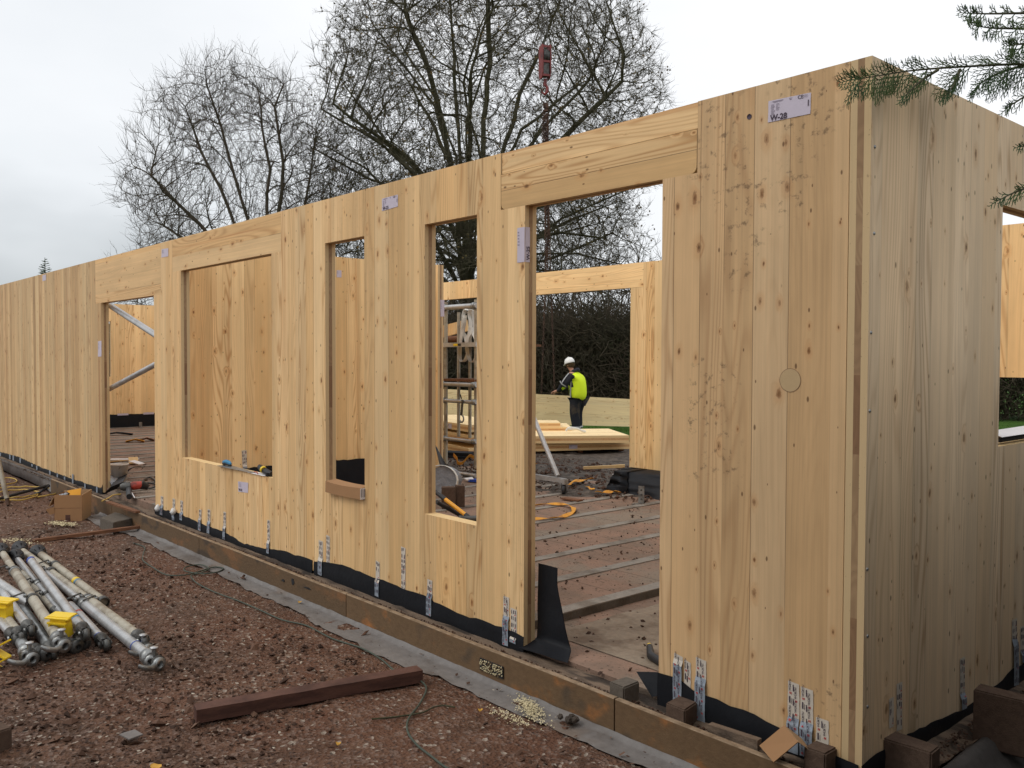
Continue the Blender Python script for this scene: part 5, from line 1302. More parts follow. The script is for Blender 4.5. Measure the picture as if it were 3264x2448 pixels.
for (x, y, w, m, l) in ((432, 1408, .42, 'orange_web', 'curled orange brown scrap on the far floor'), (372, 1386, .9, 'rubber', 'black bent strap on the far floor'), (468, 1404, .35, 'lath', 'small dark offcut on the far floor')):
    q = at(x, y, 'z', .06); mb = MB(); mb.ribbon([q+Vector((-.12, -w*.3, 0)), q+Vector((0, 0, .04)), q+Vector((.06, w*.3, .0))], Vector((1, -.2, .3)), .12, .01, m); tag(mb.build('scrap', None), l, 'scrap')
stick('timber_lath', at(345, 1603, 'z', .046), at(440, 1635, 'z', .006), .05, .018, 'lath', 'dark strip lying along the threshold of the narrow doorway', 'lath')
# slanting wall props
def strut(p, q, r, lab):
    R_ = empty('push_pull_prop', (p+q)/2, lab, 'prop', 'slanting wall props behind the narrow doorway')
    mb = MB(); mb.tube([p, q], r, 14, 'alu'); mb.build('tube', None, R_)
    for e, s in ((p, 1), (q, -1)):
        mb = MB(); mb.box(e+Vector((0, -.035, 0)), (.16, .016, .20), m='steel', bev=.004); mb.box(e+(q-p).normalized()*s*.06, (.1, .03, .06), m='steel', bev=.004); mb.build('foot_plate', None, R_)
pr_, ql = at(574+22, 1118+14, 'x', -6.99), None
def strut_px(pa, pb, ya, yb, r, lab):
    strut(at(*pa, 'y', ya), at(*pb, 'y', yb), r, lab)
strut_px((288, 933), (566, 1113), .125, .125, .033, 'upper one of two slanting props behind the narrow doorway')
strut_px((288, 1272), (566, 1124), .125, .125, .028, 'lower one of two slanting props behind the narrow doorway')
# ------------------------------------------------------------------ scaffold tower behind the slim window
SY = 3.95
S = empty('scaffold_tower', at(1560, 1495, 'y', SY), 'grey aluminium scaffold tower with white slings standing at the back opening', 'scaffold tower')
def sp(px, py, y=SY): return at(px, py, 'y', y)
xl_ = sp(1421, 1400).x; xr_ = sp(1517, 1400).x; xm_ = xl_ + (xr_-xl_)*2.9
zt_ = sp(1428, 962).z
def vert(x, y, z0, z1, r=.025, nm='upright', mat='alu_dirty'):
    mb = MB(); mb.tube([(x, y, z0), (x, y, z1)], r, 12, mat); return mb.build(nm, None, S)
vert(xl_, SY, .12, zt_); vert(xr_, SY, .12, zt_); vert(xl_, SY+1.2, .12, zt_)
def zpy(py, px=1470): return sp(px, py).z
for py, r, nm in ((978, .033, 'ledger'), (1225, .030, 'ledger'), (1279, .026, 'ledger'), (1402, .022, 'ledger')):
    z = zpy(py); mb = MB(); mb.tube([(xl_-.04, SY-.03, z), (xr_+.05, SY-.03, z)], r, 12, 'alu'); 
    for x in (xl_, xr_): mb.lathe([(r+.002, -.03), (r+.012, -.025), (r+.012, .025), (r+.002, .03)], (x, SY-.03, z), (1, 0, 0), 12, 'steel')
    mb.build(nm, None, S)
z = zpy(990); mb = MB(); mb.tube([(xl_+.06, SY+.25, z), (xr_+.1, SY+.25, z)], .022, 10, 'alu'); mb.build('ledger', None, S)
x1_, x2_ = sp(1462, 1200, SY+.25).x, sp(1498, 1200, SY+.25).x
for x in (x1_, x2_): vert(x, SY+.25, zpy(1402), zpy(990), .022, 'ladder_rail')
mb = MB(); z = zpy(1099); mb.box(((xl_+xr_)/2, SY-.04, z), (xr_-xl_+.12, .03, .055), m='alu'); mb.box(((xl_+xr_)/2, SY+.55, z+.0), (xr_-xl_+.05, 1.1, .03), m='lath'); pf = mb.build('platform', None, S)
mb = MB(); cx_ = sp(1468, 1099).x; mb.box((cx_, SY-.0575, z), (.155, .002, .030), m='rubber'); mb.box((cx_-.03, SY-.059, z), (.088, .002, .026), m='yellow'); mb.build('sticker', None, pf)
z = zpy(1219); mb = MB(); mb.box(((xl_+xr_)/2, SY+.4, z+.03), (xr_-xl_+.05, .9, .03), m='lath'); mb.build('platform', None, S)
# base bars and wheel
a, b = sp(1400, 1498), at(1517, 1517, 'y', SY-.35); mb = MB(); dd = (b-a); mb.tube([a-dd*.05, b+dd*.0], .024, 10, 'alu'); mb.build('base_bar', None, S)
a, b = at(1640, 1520, 'y', SY-.3), at(1803, 1521, 'y', SY-.3); mb = MB(); mb.box((a+b)/2, ((b-a).length, .04, .05), rz=math.atan2((b-a).y, (b-a).x), m='alu'); mb.build('base_bar', None, S)
a, b = at(1676, 1270, 'y', SY-.3), at(1777, 1516, 'y', SY-.3); mb = MB(); mb.tube([a, b], .026, 12, 'alu'); mb.build('brace', None, S)
c = at(1798, 1552, 'y', SY-.3)
w0 = c.z - .06 - .048
mb = MB(); mb.box(c+Vector((0, 0, .055)), (.07, .06, .05), m='alu'); mb.box(c+Vector((-.02, -.02, .0)), (.006, .05, .09), rz=.6, m='steel'); mb.box(c+Vector((.02, .02, .0)), (.006, .05, .09), rz=.6, m='steel'); ca_ = mb.build('castor', None, S)
mb = MB(); mb.lathe([(0, -.018), (.055, -.018), (.062, -.010), (.062, .010), (.055, .018), (0, .018)], c+Vector((0, 0, -.035)), (.8, .6, 0), 18, 'rubber'); mb.build('wheel', None, ca_)
# hook spanner
mb = MB(); a = sp(1471, 1272, SY-.07); mb.box(a+Vector((.01, 0, -.11)), (.035, .012, .20), m='steel_dark', rot=Matrix.Rotation(.12, 3, 'Y')); e_ = a+Vector((.0, 0, -.25))
mb.tube([e_+Vector((.045*math.cos(t), 0, .045*math.sin(t))) for t in np.linspace(-2.6, 1.4, 10)][::-1], [.010]*6+[.013]*4, 8, 'steel')
mb.ribbon([a+Vector((0, -.02, .06)), a+Vector((.0, .0, .0))], Vector((1, 0, 0)), .02, .004, 'rubber')
tag(mb.build('hook_spanner', None), 'hook spanner hanging from the scaffold tower', 'spanner')
# timber with a cut tube lying on the platform
stick('timber_plank', dep(1402, 1078, 13.3), dep(1492, 1055, 13.0), .05, .17, 'clt_in', 'thick board end lying across the tower behind the slings', 'board', seg=2)
mb = MB(); c = dep(1437, 1081, 12.3); mb.tube([c-R2*.05, c+R2*.10-f_*.05], .045, 12, 'lath'); tag(mb.build('short_tube', None), 'short brown tube end on the tower platform', 'tube')
# slings
def sling(pxs, y, lab):
    P = smooth_path([at(a, b, 'y', y + .02*math.sin(k*1.3)) for k, (a, b) in enumerate(pxs)], 5)
    sd = [(R2 + f_*.9*math.sin(k*.23)).normalized() for k in range(len(P))]
    mb = MB(); V = []
    mb.ribbon(P, sd, .052, .006, 'web_white'); return tag(mb.build('lifting_sling', None), lab, 'sling', 'white slings on the scaffold tower')
sling([(1488, 988), (1484, 986), (1478, 1000), (1475, 1040), (1470, 1075), (1466, 1110), (1466, 1140), (1472, 1152), (1482, 1149), (1490, 1128), (1489, 1100), (1482, 1070), (1477, 1058), (1480, 1030), (1482, 1005)], SY+.19, 'white lifting sling hanging leftmost on the tower')
sling([(1500, 986), (1496, 1005), (1500, 1030), (1497, 1060), (1490, 1080), (1488, 1110), (1495, 1142), (1503, 1154), (1513, 1150), (1519, 1130), (1519, 1090), (1508, 1062), (1500, 1040)], SY+.16, 'white lifting sling with a twist, hanging in the middle on the tower')
sling([(1508, 988), (1510, 1015), (1514, 1050), (1520, 1080), (1526, 1100), (1530, 1060), (1525, 1010), (1518, 988)], SY+.21, 'white lifting sling partly hidden by the post')

# ------------------------------------------------------------------ stacked panels behind
zb = -.12
def slab_px(a_px, b_px, depth, z0, th, lab, name='stacked_panel', ext=(0, 0), zref=None, grp='panels stacked flat behind the building'):
    a, b = at(*a_px, 'z', z0), at(*b_px, 'z', z0); d = (b-a).normalized(); a = a-d*ext[0]; b = b+d*ext[1]
    n = Vector((-d.y, d.x, 0)); n = n if n.dot(fw) > 0 else -n
    mb = MB(); th3 = th/3; L = (b-a).length
    P = lambda s, t, z: a + d*s + n*t + Z*z
    # front edge in three lamellas, ends, top and bottom
    E = lambda s0, s1, z0_, z1_: [P(s0, 0, z0_), P(s1, 0, z0_), P(s1, 0, z1_), P(s0, 0, z1_)]
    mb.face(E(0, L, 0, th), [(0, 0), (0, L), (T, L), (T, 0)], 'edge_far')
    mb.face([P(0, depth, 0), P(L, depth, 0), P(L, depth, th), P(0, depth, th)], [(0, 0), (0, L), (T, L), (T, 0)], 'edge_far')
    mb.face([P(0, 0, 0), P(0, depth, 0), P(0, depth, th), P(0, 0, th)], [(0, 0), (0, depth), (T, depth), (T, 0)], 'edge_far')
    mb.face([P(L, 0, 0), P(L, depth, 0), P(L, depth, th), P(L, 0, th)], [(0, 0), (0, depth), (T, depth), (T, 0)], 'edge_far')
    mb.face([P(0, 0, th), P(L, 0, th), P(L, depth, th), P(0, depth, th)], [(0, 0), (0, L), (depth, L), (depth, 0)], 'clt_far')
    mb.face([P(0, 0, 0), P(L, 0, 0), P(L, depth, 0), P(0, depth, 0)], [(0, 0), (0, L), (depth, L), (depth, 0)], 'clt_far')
    o = mb.build(name, None); return tag(o, lab, 'panel', grp), P, L
o1, Pf, Lf = slab_px((1706, 1439), (2006, 1431), 1.5, zb, .125, 'lowest slab of the stack before the worker, with a small printed label on its edge', ext=(1.0, 0))
o2, _, _ = slab_px((1706, 1414), (2005, 1411), 1.5, zb+.145, .13, 'second slab of the stack before the worker, its top holding a white bundle', ext=(1.0, 0))
w_ = Wall(Pf(0, 0, 0), (Pf(1, 0, 0)-Pf(0, 0, 0)), (Pf(0, 1, 0)-Pf(0, 0, 0))); w_.O.z = 0
q0, q1 = at(1808, 1423, 'z', zb), None
s0 = (at(1810, 1435, 'z', zb)-Pf(0, 0, 0)).dot(w_.A); label(w_, o1, [(s0, zb+.105), (s0+.155, zb+.105), (s0+.155, zb+.03), (s0, zb+.03)], lines=True, off=.008)
slab_px((1600, 1376), (1822, 1376), 1.0, zb+.26, .085, 'short slab lying on the left of the stack before the worker', ext=(.3, 0))
slab_px((1600, 1361), (1786, 1361), .7, zb+.345, .08, 'topmost narrow slab with a reddish cut edge on the stack', ext=(.3, 0))
for (py0, py1, zz, th, lab) in ((1405, 1414, zb+.02, .11, 'lowest slab of the stack behind the scaffold tower'), (1373, 1385, zb+.22, .13, 'middle slab of the stack behind the scaffold tower'), (1352, 1358, zb+.40, .12, 'top slab of the stack behind the scaffold tower, with a printed label')):
    a, b = dep(1410, py0+18, 15.6), dep(1525, py1+18, 14.4)
    a.z = b.z = zz; d = (b-a).normalized(); n = Vector((-d.y, d.x, 0)); n = n if n.dot(fw) > 0 else -n; a -= d*1.5; b -= d*.35; L = (b-a).length
    mb = MB()
    for q in ([(0, 0, 0), (L, 0, 0), (L, 0, th), (0, 0, th)], [(L, 0, 0), (L, 1, 0), (L, 1, th), (L, 0, th)], [(0, 0, 0), (0, 1, 0), (0, 1, th), (0, 0, th)], [(0, 1, 0), (L, 1, 0), (L, 1, th), (0, 1, th)]):
        mb.face([a+d*s+n*t+Z*z for s, t, z in q], [(0, 0), (0, 3), (T, 3), (T, 0)], 'edge_far')
    mb.face([a+n*t+d*s+Z*th for s, t in ((0, 0), (L, 0), (L, 1), (0, 1))], [(0, 0), (0, L), (2, L), (2, 0)], 'clt_far')
    mb.face([a+n*t+d*s for s, t in ((0, 0), (L, 0), (L, 1), (0, 1))], [(0, 0), (0, L), (2, L), (2, 0)], 'clt_far')
    o = tag(mb.build('stacked_panel', None), lab, 'panel', 'panels stacked flat behind the building')
    if zz > .2:
        w_ = Wall(a, d, n); w_.O = Vector((a.x, a.y, 0)); s0 = 1.5+.25
        label(w_, o, [(s0, zz+.10), (s0+.14, zz+.10), (s0+.14, zz+.01), (s0, zz+.01)], lines=True, off=.006)
for k, (x, y) in enumerate(((1720, 1446), (1850, 1442), (1980, 1438))):
    c = at(x, y, 'z', -.17); stick('bearer', c, c+fw*2.4, .09, .06, 'lath', ['left dark bearer under the panel stack', 'middle dark bearer under the panel stack', 'right dark bearer under the panel stack'][k], 'bearer')
c = at(1832, 1379, 'z', zb+.29); mb = MB()
for k in range(3): mb.tube(smooth_path([c+R2*(-.16+.03*k)+Z*(.03+.02*k), c+R2*(-.10)+Z*(.09-.015*k), c+R2*.04+Z*.07, c+R2*(.20-.02*k)+Z*.015], 4), [.02]*13, 7, 'web_white')
tag(mb.build('sling_bundle', None), 'bundle of white sling lying on the stack by the worker', 'sling')
# the long panel standing on edge beyond the worker, hung from the crane
D1 = 21.3
TL_, TR_, BR_, BL_ = dep(1380, 1238, D1-.3), dep(2060, 1275, D1+.2), dep(2060, 1361, D1+.2), dep(1380, 1345, D1-.3)
n = (TR_-TL_).cross(BL_-TL_).normalized(); n = n if n.dot(f_) > 0 else -n
mb = MB(); L = (TR_-TL_).length; hh = (BL_-TL_).length
F8 = [p+n*.10 for p in (TL_, TR_, BR_, BL_)]
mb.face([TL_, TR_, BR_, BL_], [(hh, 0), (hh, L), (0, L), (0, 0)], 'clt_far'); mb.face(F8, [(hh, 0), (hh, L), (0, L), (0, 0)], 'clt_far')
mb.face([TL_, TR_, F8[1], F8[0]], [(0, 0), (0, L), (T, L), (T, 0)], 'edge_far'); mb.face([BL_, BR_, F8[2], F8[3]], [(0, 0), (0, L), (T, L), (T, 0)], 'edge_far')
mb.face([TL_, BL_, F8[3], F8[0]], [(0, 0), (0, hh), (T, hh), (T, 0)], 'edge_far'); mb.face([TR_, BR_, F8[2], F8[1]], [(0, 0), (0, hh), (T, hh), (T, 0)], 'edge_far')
tag(mb.build('hanging_panel', None), 'long pale panel held on edge by the crane behind the worker', 'panel')

# ------------------------------------------------------------------ crane block
DC = 21.0
K = empty('crane_hook_block', dep(1737, 200, DC), 'red crane hook block with wire ropes hanging before the big bare tree', 'crane hook')
def cp(px, py, dd=0.): return dep(px, py, DC+dd)
Rz = Matrix((R2, fw, Z)).transposed()
Rt = Rz @ Matrix.Rotation(.30, 3, 'Z')
mb = MB(); c0 = cp(1737, 198)
for s_ in (-1, 1):
    V = []
    for (a, b) in ((-.14, .38), (.14, .38), (.17, .30), (.17, -.28), (.09, -.40), (-.09, -.40), (-.17, -.28), (-.17, .30)): V.append(c0 + Rt @ Vector((s_*.085, a*.85, b)))
    slabq(mb, V, Rt @ Vector((s_*.025, 0, 0)), 1., 'hook_red')
for z_ in (.33, -.02, -.34): mb.box(c0 + Rt @ Vector((0, -.12, z_)), (.20, .03, .05), rot=Rt, m='hook_red')
mb.build('side_plates', None, K)
mb = MB()
for s_ in (-.045, .0, .045): mb.lathe([(0, -.018), (.17, -.018), (.155, 0), (.17, .018), (0, .018)], c0 + Rt @ Vector((s_, 0, .12)), Rt @ Vector((1, 0, 0)), 22, 'steel_dark')
mb.box(c0 + Rt @ Vector((0, 0, -.16)), (.14, .22, .34), rot=Rt, m='steel_dark'); mb.build('sheaves', None, K)
mb = MB()
for s_ in (-.075, -.02, .05): mb.tube([c0 + R2*s_ + Z*.25, c0 + R2*s_*1.1 + Z*7.5], .010, 6, 'steel_dark')
mb.build('wire_ropes', None, K)
mb = MB(); h0 = cp(1738, 252)
mb.tube([h0, h0-Z*.16], .042, 10, 'hook_red')
mb.tube([h0-Z*.14+R2*0, h0-Z*.20+R2*.05, h0-Z*.30+R2*.045, h0-Z*.36-R2*.01, h0-Z*.32-R2*.07, h0-Z*.25-R2*.085], [.036, .036, .038, .034, .024, .010], 10, 'hook_red')
mb.build('hook', None, K)
CH = empty('chain_sling', cp(1737, 300), 'rusty chain sling hanging from the crane hook down to the pale panel', 'chain sling')
mb = MB(); r0 = cp(1738, 305)
mb.tube([r0 + R2*.11*math.cos(t)*(1-.15*math.sin(t)) + Z*.17*math.sin(t) for t in np.linspace(0, 2*PI, 22)], .014, 8, 'rust'); mb.build('master_link', None, CH)
mb = MB(); mb.box(cp(1740, 338), (.13, .10, .16), rot=Rt, m='rust', bev=.03); mb.box(cp(1741, 352), (.16, .06, .10), rot=Rz, m='rust', bev=.03); mb.build('coupling', None, CH)
def chain(P, nm='chain', l=.062, r=.0085):
    V = []; F = []; tot = 0; seg = []
    for a, b in zip(P[:-1], P[1:]):
        L = (b-a).length; n = max(1, int(L/(l*.72)))
        for k in range(n): seg.append((a.lerp(b, (k+.5)/n), (b-a).normalized()))
    for k, (c, d) in enumerate(seg):
        s_ = d.orthogonal().normalized(); s_ = Matrix.Rotation((k % 2)*PI/2 + .3, 3, d) @ s_; t_ = d.cross(s_); n0 = len(V); m_, q_ = 8, 4
        for i in range(m_):
            a = 2*PI*i/m_; ce = c + d*math.cos(a)*l/2 + s_*math.sin(a)*l*.30; ra = (d*math.cos(a) + s_*math.sin(a)).normalized()
            for j in range(q_):
                b = 2*PI*j/q_; V.append(ce + ra*math.cos(b)*r + t_*math.sin(b)*r)
        for i in range(m_):
            for j in range(q_): F.append((n0+i*q_+j, n0+((i+1) % m_)*q_+j, n0+((i+1) % m_)*q_+(j+1) % q_, n0+i*q_+(j+1) % q_))
    o = fast_mesh(nm, V, F, 'rust', CH); return o
chain([cp(1738, 362), cp(1740, 640), cp(1738, 900), cp(1726, 1255, .2)])
chain([cp(1742, 362), cp(1748, 640), cp(1756, 900), cp(1768, 1256, .2)])
chain([cp(1735, 362), cp(1733, 500), cp(1736, 640), cp(1738, 700), cp(1744, 640), cp(1745, 480)])
chain([cp(1747, 362), cp(1745, 520), cp(1746, 740), cp(1742, 830), cp(1738, 740), cp(1740, 420)])
chain([cp(1731, 356), cp(1729, 430), cp(1732, 560), cp(1740, 600)])
chain([cp(1744, 362), cp(1750, 560), cp(1747, 760), cp(1744, 880)])

# ------------------------------------------------------------------ worker
DP = 20.4
foot = dep(1838, 1383, DP); zf0 = gh(foot.x, foot.y)+.02
foot.z = zf0
# forward of the person: picture left, a little away; his left side is towards the camera
pf_ = (-R2*.84 + fw*.50); pf_.z = 0; pf_.normalize(); pl_ = Z.cross(pf_).normalized()
hm_ = .965
def bod(x, y, z): return foot + (pf_*x + pl_*y + Z*z)*hm_
PER = empty('person', foot, 'person in white helmet, black and yellow work clothes bending towards the hung panel', 'person')
def skin_mesh(name, nodes, edges, mat, parent=PER, sub=2, root=0):
    """nodes: (x, y, z, r or (ra, rb))"""
    me = bpy.data.meshes.new(name); me.from_pydata([tuple(bod(*n[:3])) for n in nodes], edges, []); o = bpy.data.objects.new(name, me); COL.objects.link(o)
    md = o.modifiers.new('s', 'SKIN'); md.use_smooth_shade = True
    sv = me.skin_vertices[0].data
    for k, n in enumerate(nodes):
        r = n[3]; sv[k].radius = (r, r) if not isinstance(r, tuple) else r; sv[k].use_root = (k == root)
    if sub: s2 = o.modifiers.new('u', 'SUBSURF'); s2.levels = sub; s2.render_levels = sub
    dg = bpy.context.evaluated_depsgraph_get(); ev = o.evaluated_get(dg); m2 = bpy.data.meshes.new_from_object(ev); bpy.data.objects.remove(o); bpy.data.meshes.remove(me)
    m2.name = name; m2.materials.clear(); m2.materials.append(M[mat])
    o = bpy.data.objects.new(name, m2); COL.objects.link(o)
    for p in m2.polygons: p.use_smooth = True
    if parent is not None: put_under(o, parent)
    return o
# pelvis 0, spine, chest, neck, head ...
Bn = [(-.02, 0, .93, (.10, .09)), (-.01, 0, 1.08, (.11, .10)), (.03, 0, 1.25, (.15, .12)), (.08, 0, 1.40, (.13, .11)), (.125, 0, 1.475, .055), (.155, 0, 1.53, .055), (.185, 0, 1.60, (.082, .095)), (.20, 0, 1.67, (.078, .09)),
      (-.02, .10, .86, .085), (.01, .12, .50, .062), (-.05, .13, .12, .045), (.02, .14, .04, .045),
      (-.02, -.10, .86, .085), (.05, -.12, .50, .062), (.02, -.14, .12, .045), (.10, -.15, .04, .045),
      (.07, .19, 1.40, .062), (.20, .25, 1.16, .046), (.42, .14, 1.02, .036), (.50, .10, 1.00, .03),
      (.08, -.18, 1.40, .062), (.24, -.22, 1.18, .046), (.45, -.08, 1.00, .036), (.52, -.05, .98, .03)]
Be = [(0, 1), (1, 2), (2, 3), (3, 4), (4, 5), (5, 6), (6, 7), (0, 8), (8, 9), (9, 10), (10, 11), (0, 12), (12, 13), (13, 14), (14, 15), (3, 16), (16, 17), (17, 18), (18, 19), (3, 20), (20, 21), (21, 22), (22, 23)]
# hands: palm and five fingers each
for wi, sgn, w0 in ((19, 1, (.50, .10, 1.00)), (23, -1, (.52, -.05, .98))):
    pal = len(Bn); Bn.append((w0[0]+.045, w0[1]-.005*sgn, w0[2]-.010, .024)); Be.append((wi, pal))
    for f in range(4):
        k = len(Bn); off_ = (f-1.5)*.020
        Bn.append((w0[0]+.085, w0[1]+off_, w0[2]-.018, .0095)); Bn.append((w0[0]+.115+.004*(f in (1, 2)), w0[1]+off_*1.1, w0[2]-.040, .0085)); Bn.append((w0[0]+.120, w0[1]+off_*1.1, w0[2]-.066-.004*(f in (1, 2)), .0075))
        Be += [(pal, k), (k, k+1), (k+1, k+2)]
    k = len(Bn); Bn.append((w0[0]+.050, w0[1]-.036*sgn, w0[2]-.012, .011)); Bn.append((w0[0]+.082, w0[1]-.046*sgn, w0[2]-.030, .009)); Be += [(pal, k), (k, k+1)]
skin_mesh('body', Bn, Be, 'skin', sub=1)
# face details
mb = MB(); hc = bod(.195, 0, 1.635)
mb.tube([hc + (pf_*.070 + Z*.020)*hm_, hc + (pf_*.100 - Z*.012)*hm_, hc + (pf_*.078 - Z*.022)*hm_], [.010, .016, .010], 8, 'skin'); mb.build('nose', None, PER)
for s_ in (-1, 1):
    mb = MB(); mb.lathe([(0, -.010), (.018, -.008), (.026, 0), (.018, .008), (0, .010)], hc + (pl_*s_*.088 - Z*.012)*hm_, pl_+pf_*.25, 10, 'skin'); mb.build('ear', None, PER)
    mb = MB(); mb.lathe([(0, -.006), (.008, -.004), (.010, 0), (.008, .004), (0, .006)], hc + (pf_*.076 + pl_*s_*.034 + Z*.016)*hm_, pf_, 8, 'hair'); mb.build('eye', None, PER)
mb = MB(); mb.tube([hc + (pf_*.078 + pl_*.022 - Z*.048)*hm_, hc + (pf_*.086 - Z*.050)*hm_, hc + (pf_*.078 - pl_*.022 - Z*.048)*hm_], .005, 6, 'red'); mb.build('mouth', None, PER)
mb = MB(); mb.lathe([(.084, -.055), (.096, -.03), (.100, .03), (.09, .06)], hc + (-pf_*.020)*hm_, Z - pf_*.15, 18, 'hair'); mb.build('hair', None, PER)
# helmet
ax = (Z + pf_*.30).normalized(); hb = hc + Z*.040
mb = MB(); mb.lathe([(.112, -.010), (.122, -.006), (.120, .02), (.112, .060), (.092, .095), (.055, .120), (.0, .130)], hb, ax, 22, 'helmet')
sd_ = ax.cross(pf_).normalized(); fo = sd_.cross(ax).normalized()
V = []; 
for t in np.linspace(-1.1, 1.1, 12): V += [hb + (fo*math.cos(t)+sd_*math.sin(t))*.118, hb + (fo*math.cos(t)*1.42+sd_*math.sin(t)*1.1)*.118 - ax*.012]
V2 = [v - ax*.006 for v in V]; n = len(V)
mb.mesh(V+V2, [(2*k, 2*k+1, 2*k+3, 2*k+2) for k in range(11)] + [(n+2*k, n+2*k+2, n+2*k+3, n+2*k+1) for k in range(11)] + [(2*k+1, n+2*k+1, n+2*k+3, 2*k+3) for k in range(11)], 'helmet', True)
mb.tube([hb + ax*.03 - fo*.118, hb+ax*.10-fo*.085, hb+ax*.138, hb+ax*.105+fo*.085, hb+ax*.04+fo*.120], .010, 8, 'helmet')
mb.build('helmet', None, PER)
# jacket with yellow panels
Jn = [(-.035, 0, .74, (.215, .205)), (-.03, 0, 1.02, (.225, .22)), (-.01, 0, 1.20, (.225, .22)), (.035, 0, 1.37, (.185, .19)), (.10, 0, 1.48, (.11, .11)),
      (.08, .20, 1.37, .105), (.20, .29, 1.17, .092), (.37, .17, 1.03, .062), (.46, .12, 1.01, .052),
      (.08, -.20, 1.37, .105), (.22, -.25, 1.18, .080), (.41, -.11, 1.02, .062), (.48, -.07, 1.00, .05)]
Je = [(0, 1), (1, 2), (2, 3), (3, 4), (3, 5), (5, 6), (6, 7), (7, 8), (3, 9), (9, 10), (10, 11), (11, 12)]
jk = skin_mesh('jacket', Jn, Je, 'cloth_dark', sub=2)
jk.data.materials.append(M['hivis']); jk.data.materials.append(M['reflect'])
inv = Matrix((pf_, pl_, Z))
for p in jk.data.polygons:
    v = inv @ (p.center - foot) / hm_
    x, y, z = v
    arm = (abs(y) > .14 and z > 1.12 and x > .10) or x > .25 or (abs(y) > .24 and z > 1.1)
    zt2 = 1.46 if x < .04 else 1.32 - (x-.04)*.6
    if not arm and .60 < z < zt2 and not (abs(y) > .08 and .02+(1.2-z)*.05 < x < .085+(1.2-z)*.05):
        p.material_index = 1
for t0, w_ in (((.0), .0),):
    pass
def jband(P, w=.035):
    mb = MB(); Q = smooth_path([bod(*p) for p in P], 4); mb.ribbon(Q, [(Q[min(k+1, len(Q)-1)]-Q[max(k-1, 0)]).cross((Q[k]-bod(-.02, 0, 1.2))*1.0).normalized() for k in range(len(Q))], w, .006, 'reflect'); mb.build('reflective_band', None, PER)
jband([(.045, .205, 1.30), (.050, .217, 1.20), (.058, .217, 1.05), (.066, .212, .90), (.07, .205, .72)])
jband([(.07, .285, 1.44), (.14, .345, 1.33), (.20, .378, 1.22)], .030)
jband([(.11, .35, 1.12), (.20, .378, 1.18), (.29, .32, 1.25)], .030)
mb = MB(); mb.lathe([(.085, -.05), (.12, -.035), (.13, .0), (.115, .035), (.085, .04)], bod(.055, 0, 1.475), Z+pf_*.6, 16, 'cloth_dark'); mb.build('hood', None, PER)
# trousers and boots
Tn = [(-.03, 0, .93, (.20, .18)), (-.03, .10, .80, .155), (.0, .12, .50, .125), (-.05, .13, .20, .105), (-.045, .13, .07, .10), (-.03, -.10, .80, .155), (.05, -.12, .50, .125), (.02, -.13, .20, .105), (.03, -.13, .07, .10)]
skin_mesh('trousers', Tn, [(0, 1), (1, 2), (2, 3), (3, 4), (0, 5), (5, 6), (6, 7), (7, 8)], 'cloth_mud')
for x, y in ((-.05, .135), (.03, -.14)):
    skin_mesh('boot', [(x-.03, y, .05, .055), (x+.05, y, .045, .052), (x+.16, y, .035, .045), (x-.02, y, .14, .06)], [(0, 1), (1, 2), (0, 3)], 'rubber')
    mb = MB(); mb.lathe([(.105, -.02), (.113, -.018), (.113, .018), (.105, .02)], bod(x+.002, y-.005*(y > 0), .155), Z, 16, 'reflect'); mb.build('ankle_band', None, PER)

# ------------------------------------------------------------------ trees
def colonize(seeds, dirs, attr, seg=.34, infl=3.2, kill=.62, iters=110, trop=Vector((0, 0, 0)), jit=.18, rnd=None):
    rnd = rnd or random.Random(3)
    pos = [Vector(s) for s in seeds]; par = [-1]*len(pos); dr = [Vector(d) for d in dirs]; alive = [Vector(a) for a in attr]
    # attach starting chains: consecutive seeds given as list with explicit parents
    for it in range(iters):
        kd = KDTree(len(pos))
        for i, p in enumerate(pos): kd.insert(p, i)
        kd.balance(); pull = {}; nx = []
        for a in alive:
            p, i, d = kd.find(a)
            if d < kill: continue
            nx.append(a)
            if d < infl: pull.setdefault(i, []).append((a-p).normalized())
        if not pull: break
        alive = nx; new = 0
        for i, l in pull.items():
            v = Vector((0, 0, 0))
            for q in l: v += q
            v = v/len(l)
            v = (v.normalized() + dr[i]*.75 + trop + Vector((rnd.uniform(-1, 1), rnd.uniform(-1, 1), rnd.uniform(-1, 1)))*jit).normalized()
            npz = pos[i]+v*seg
            if kd.find(npz)[2] < seg*.42: continue
            pos.append(npz); par.append(i); dr.append(v); new += 1
        if not new or len(pos) > 62000: break
    return pos, par, dr
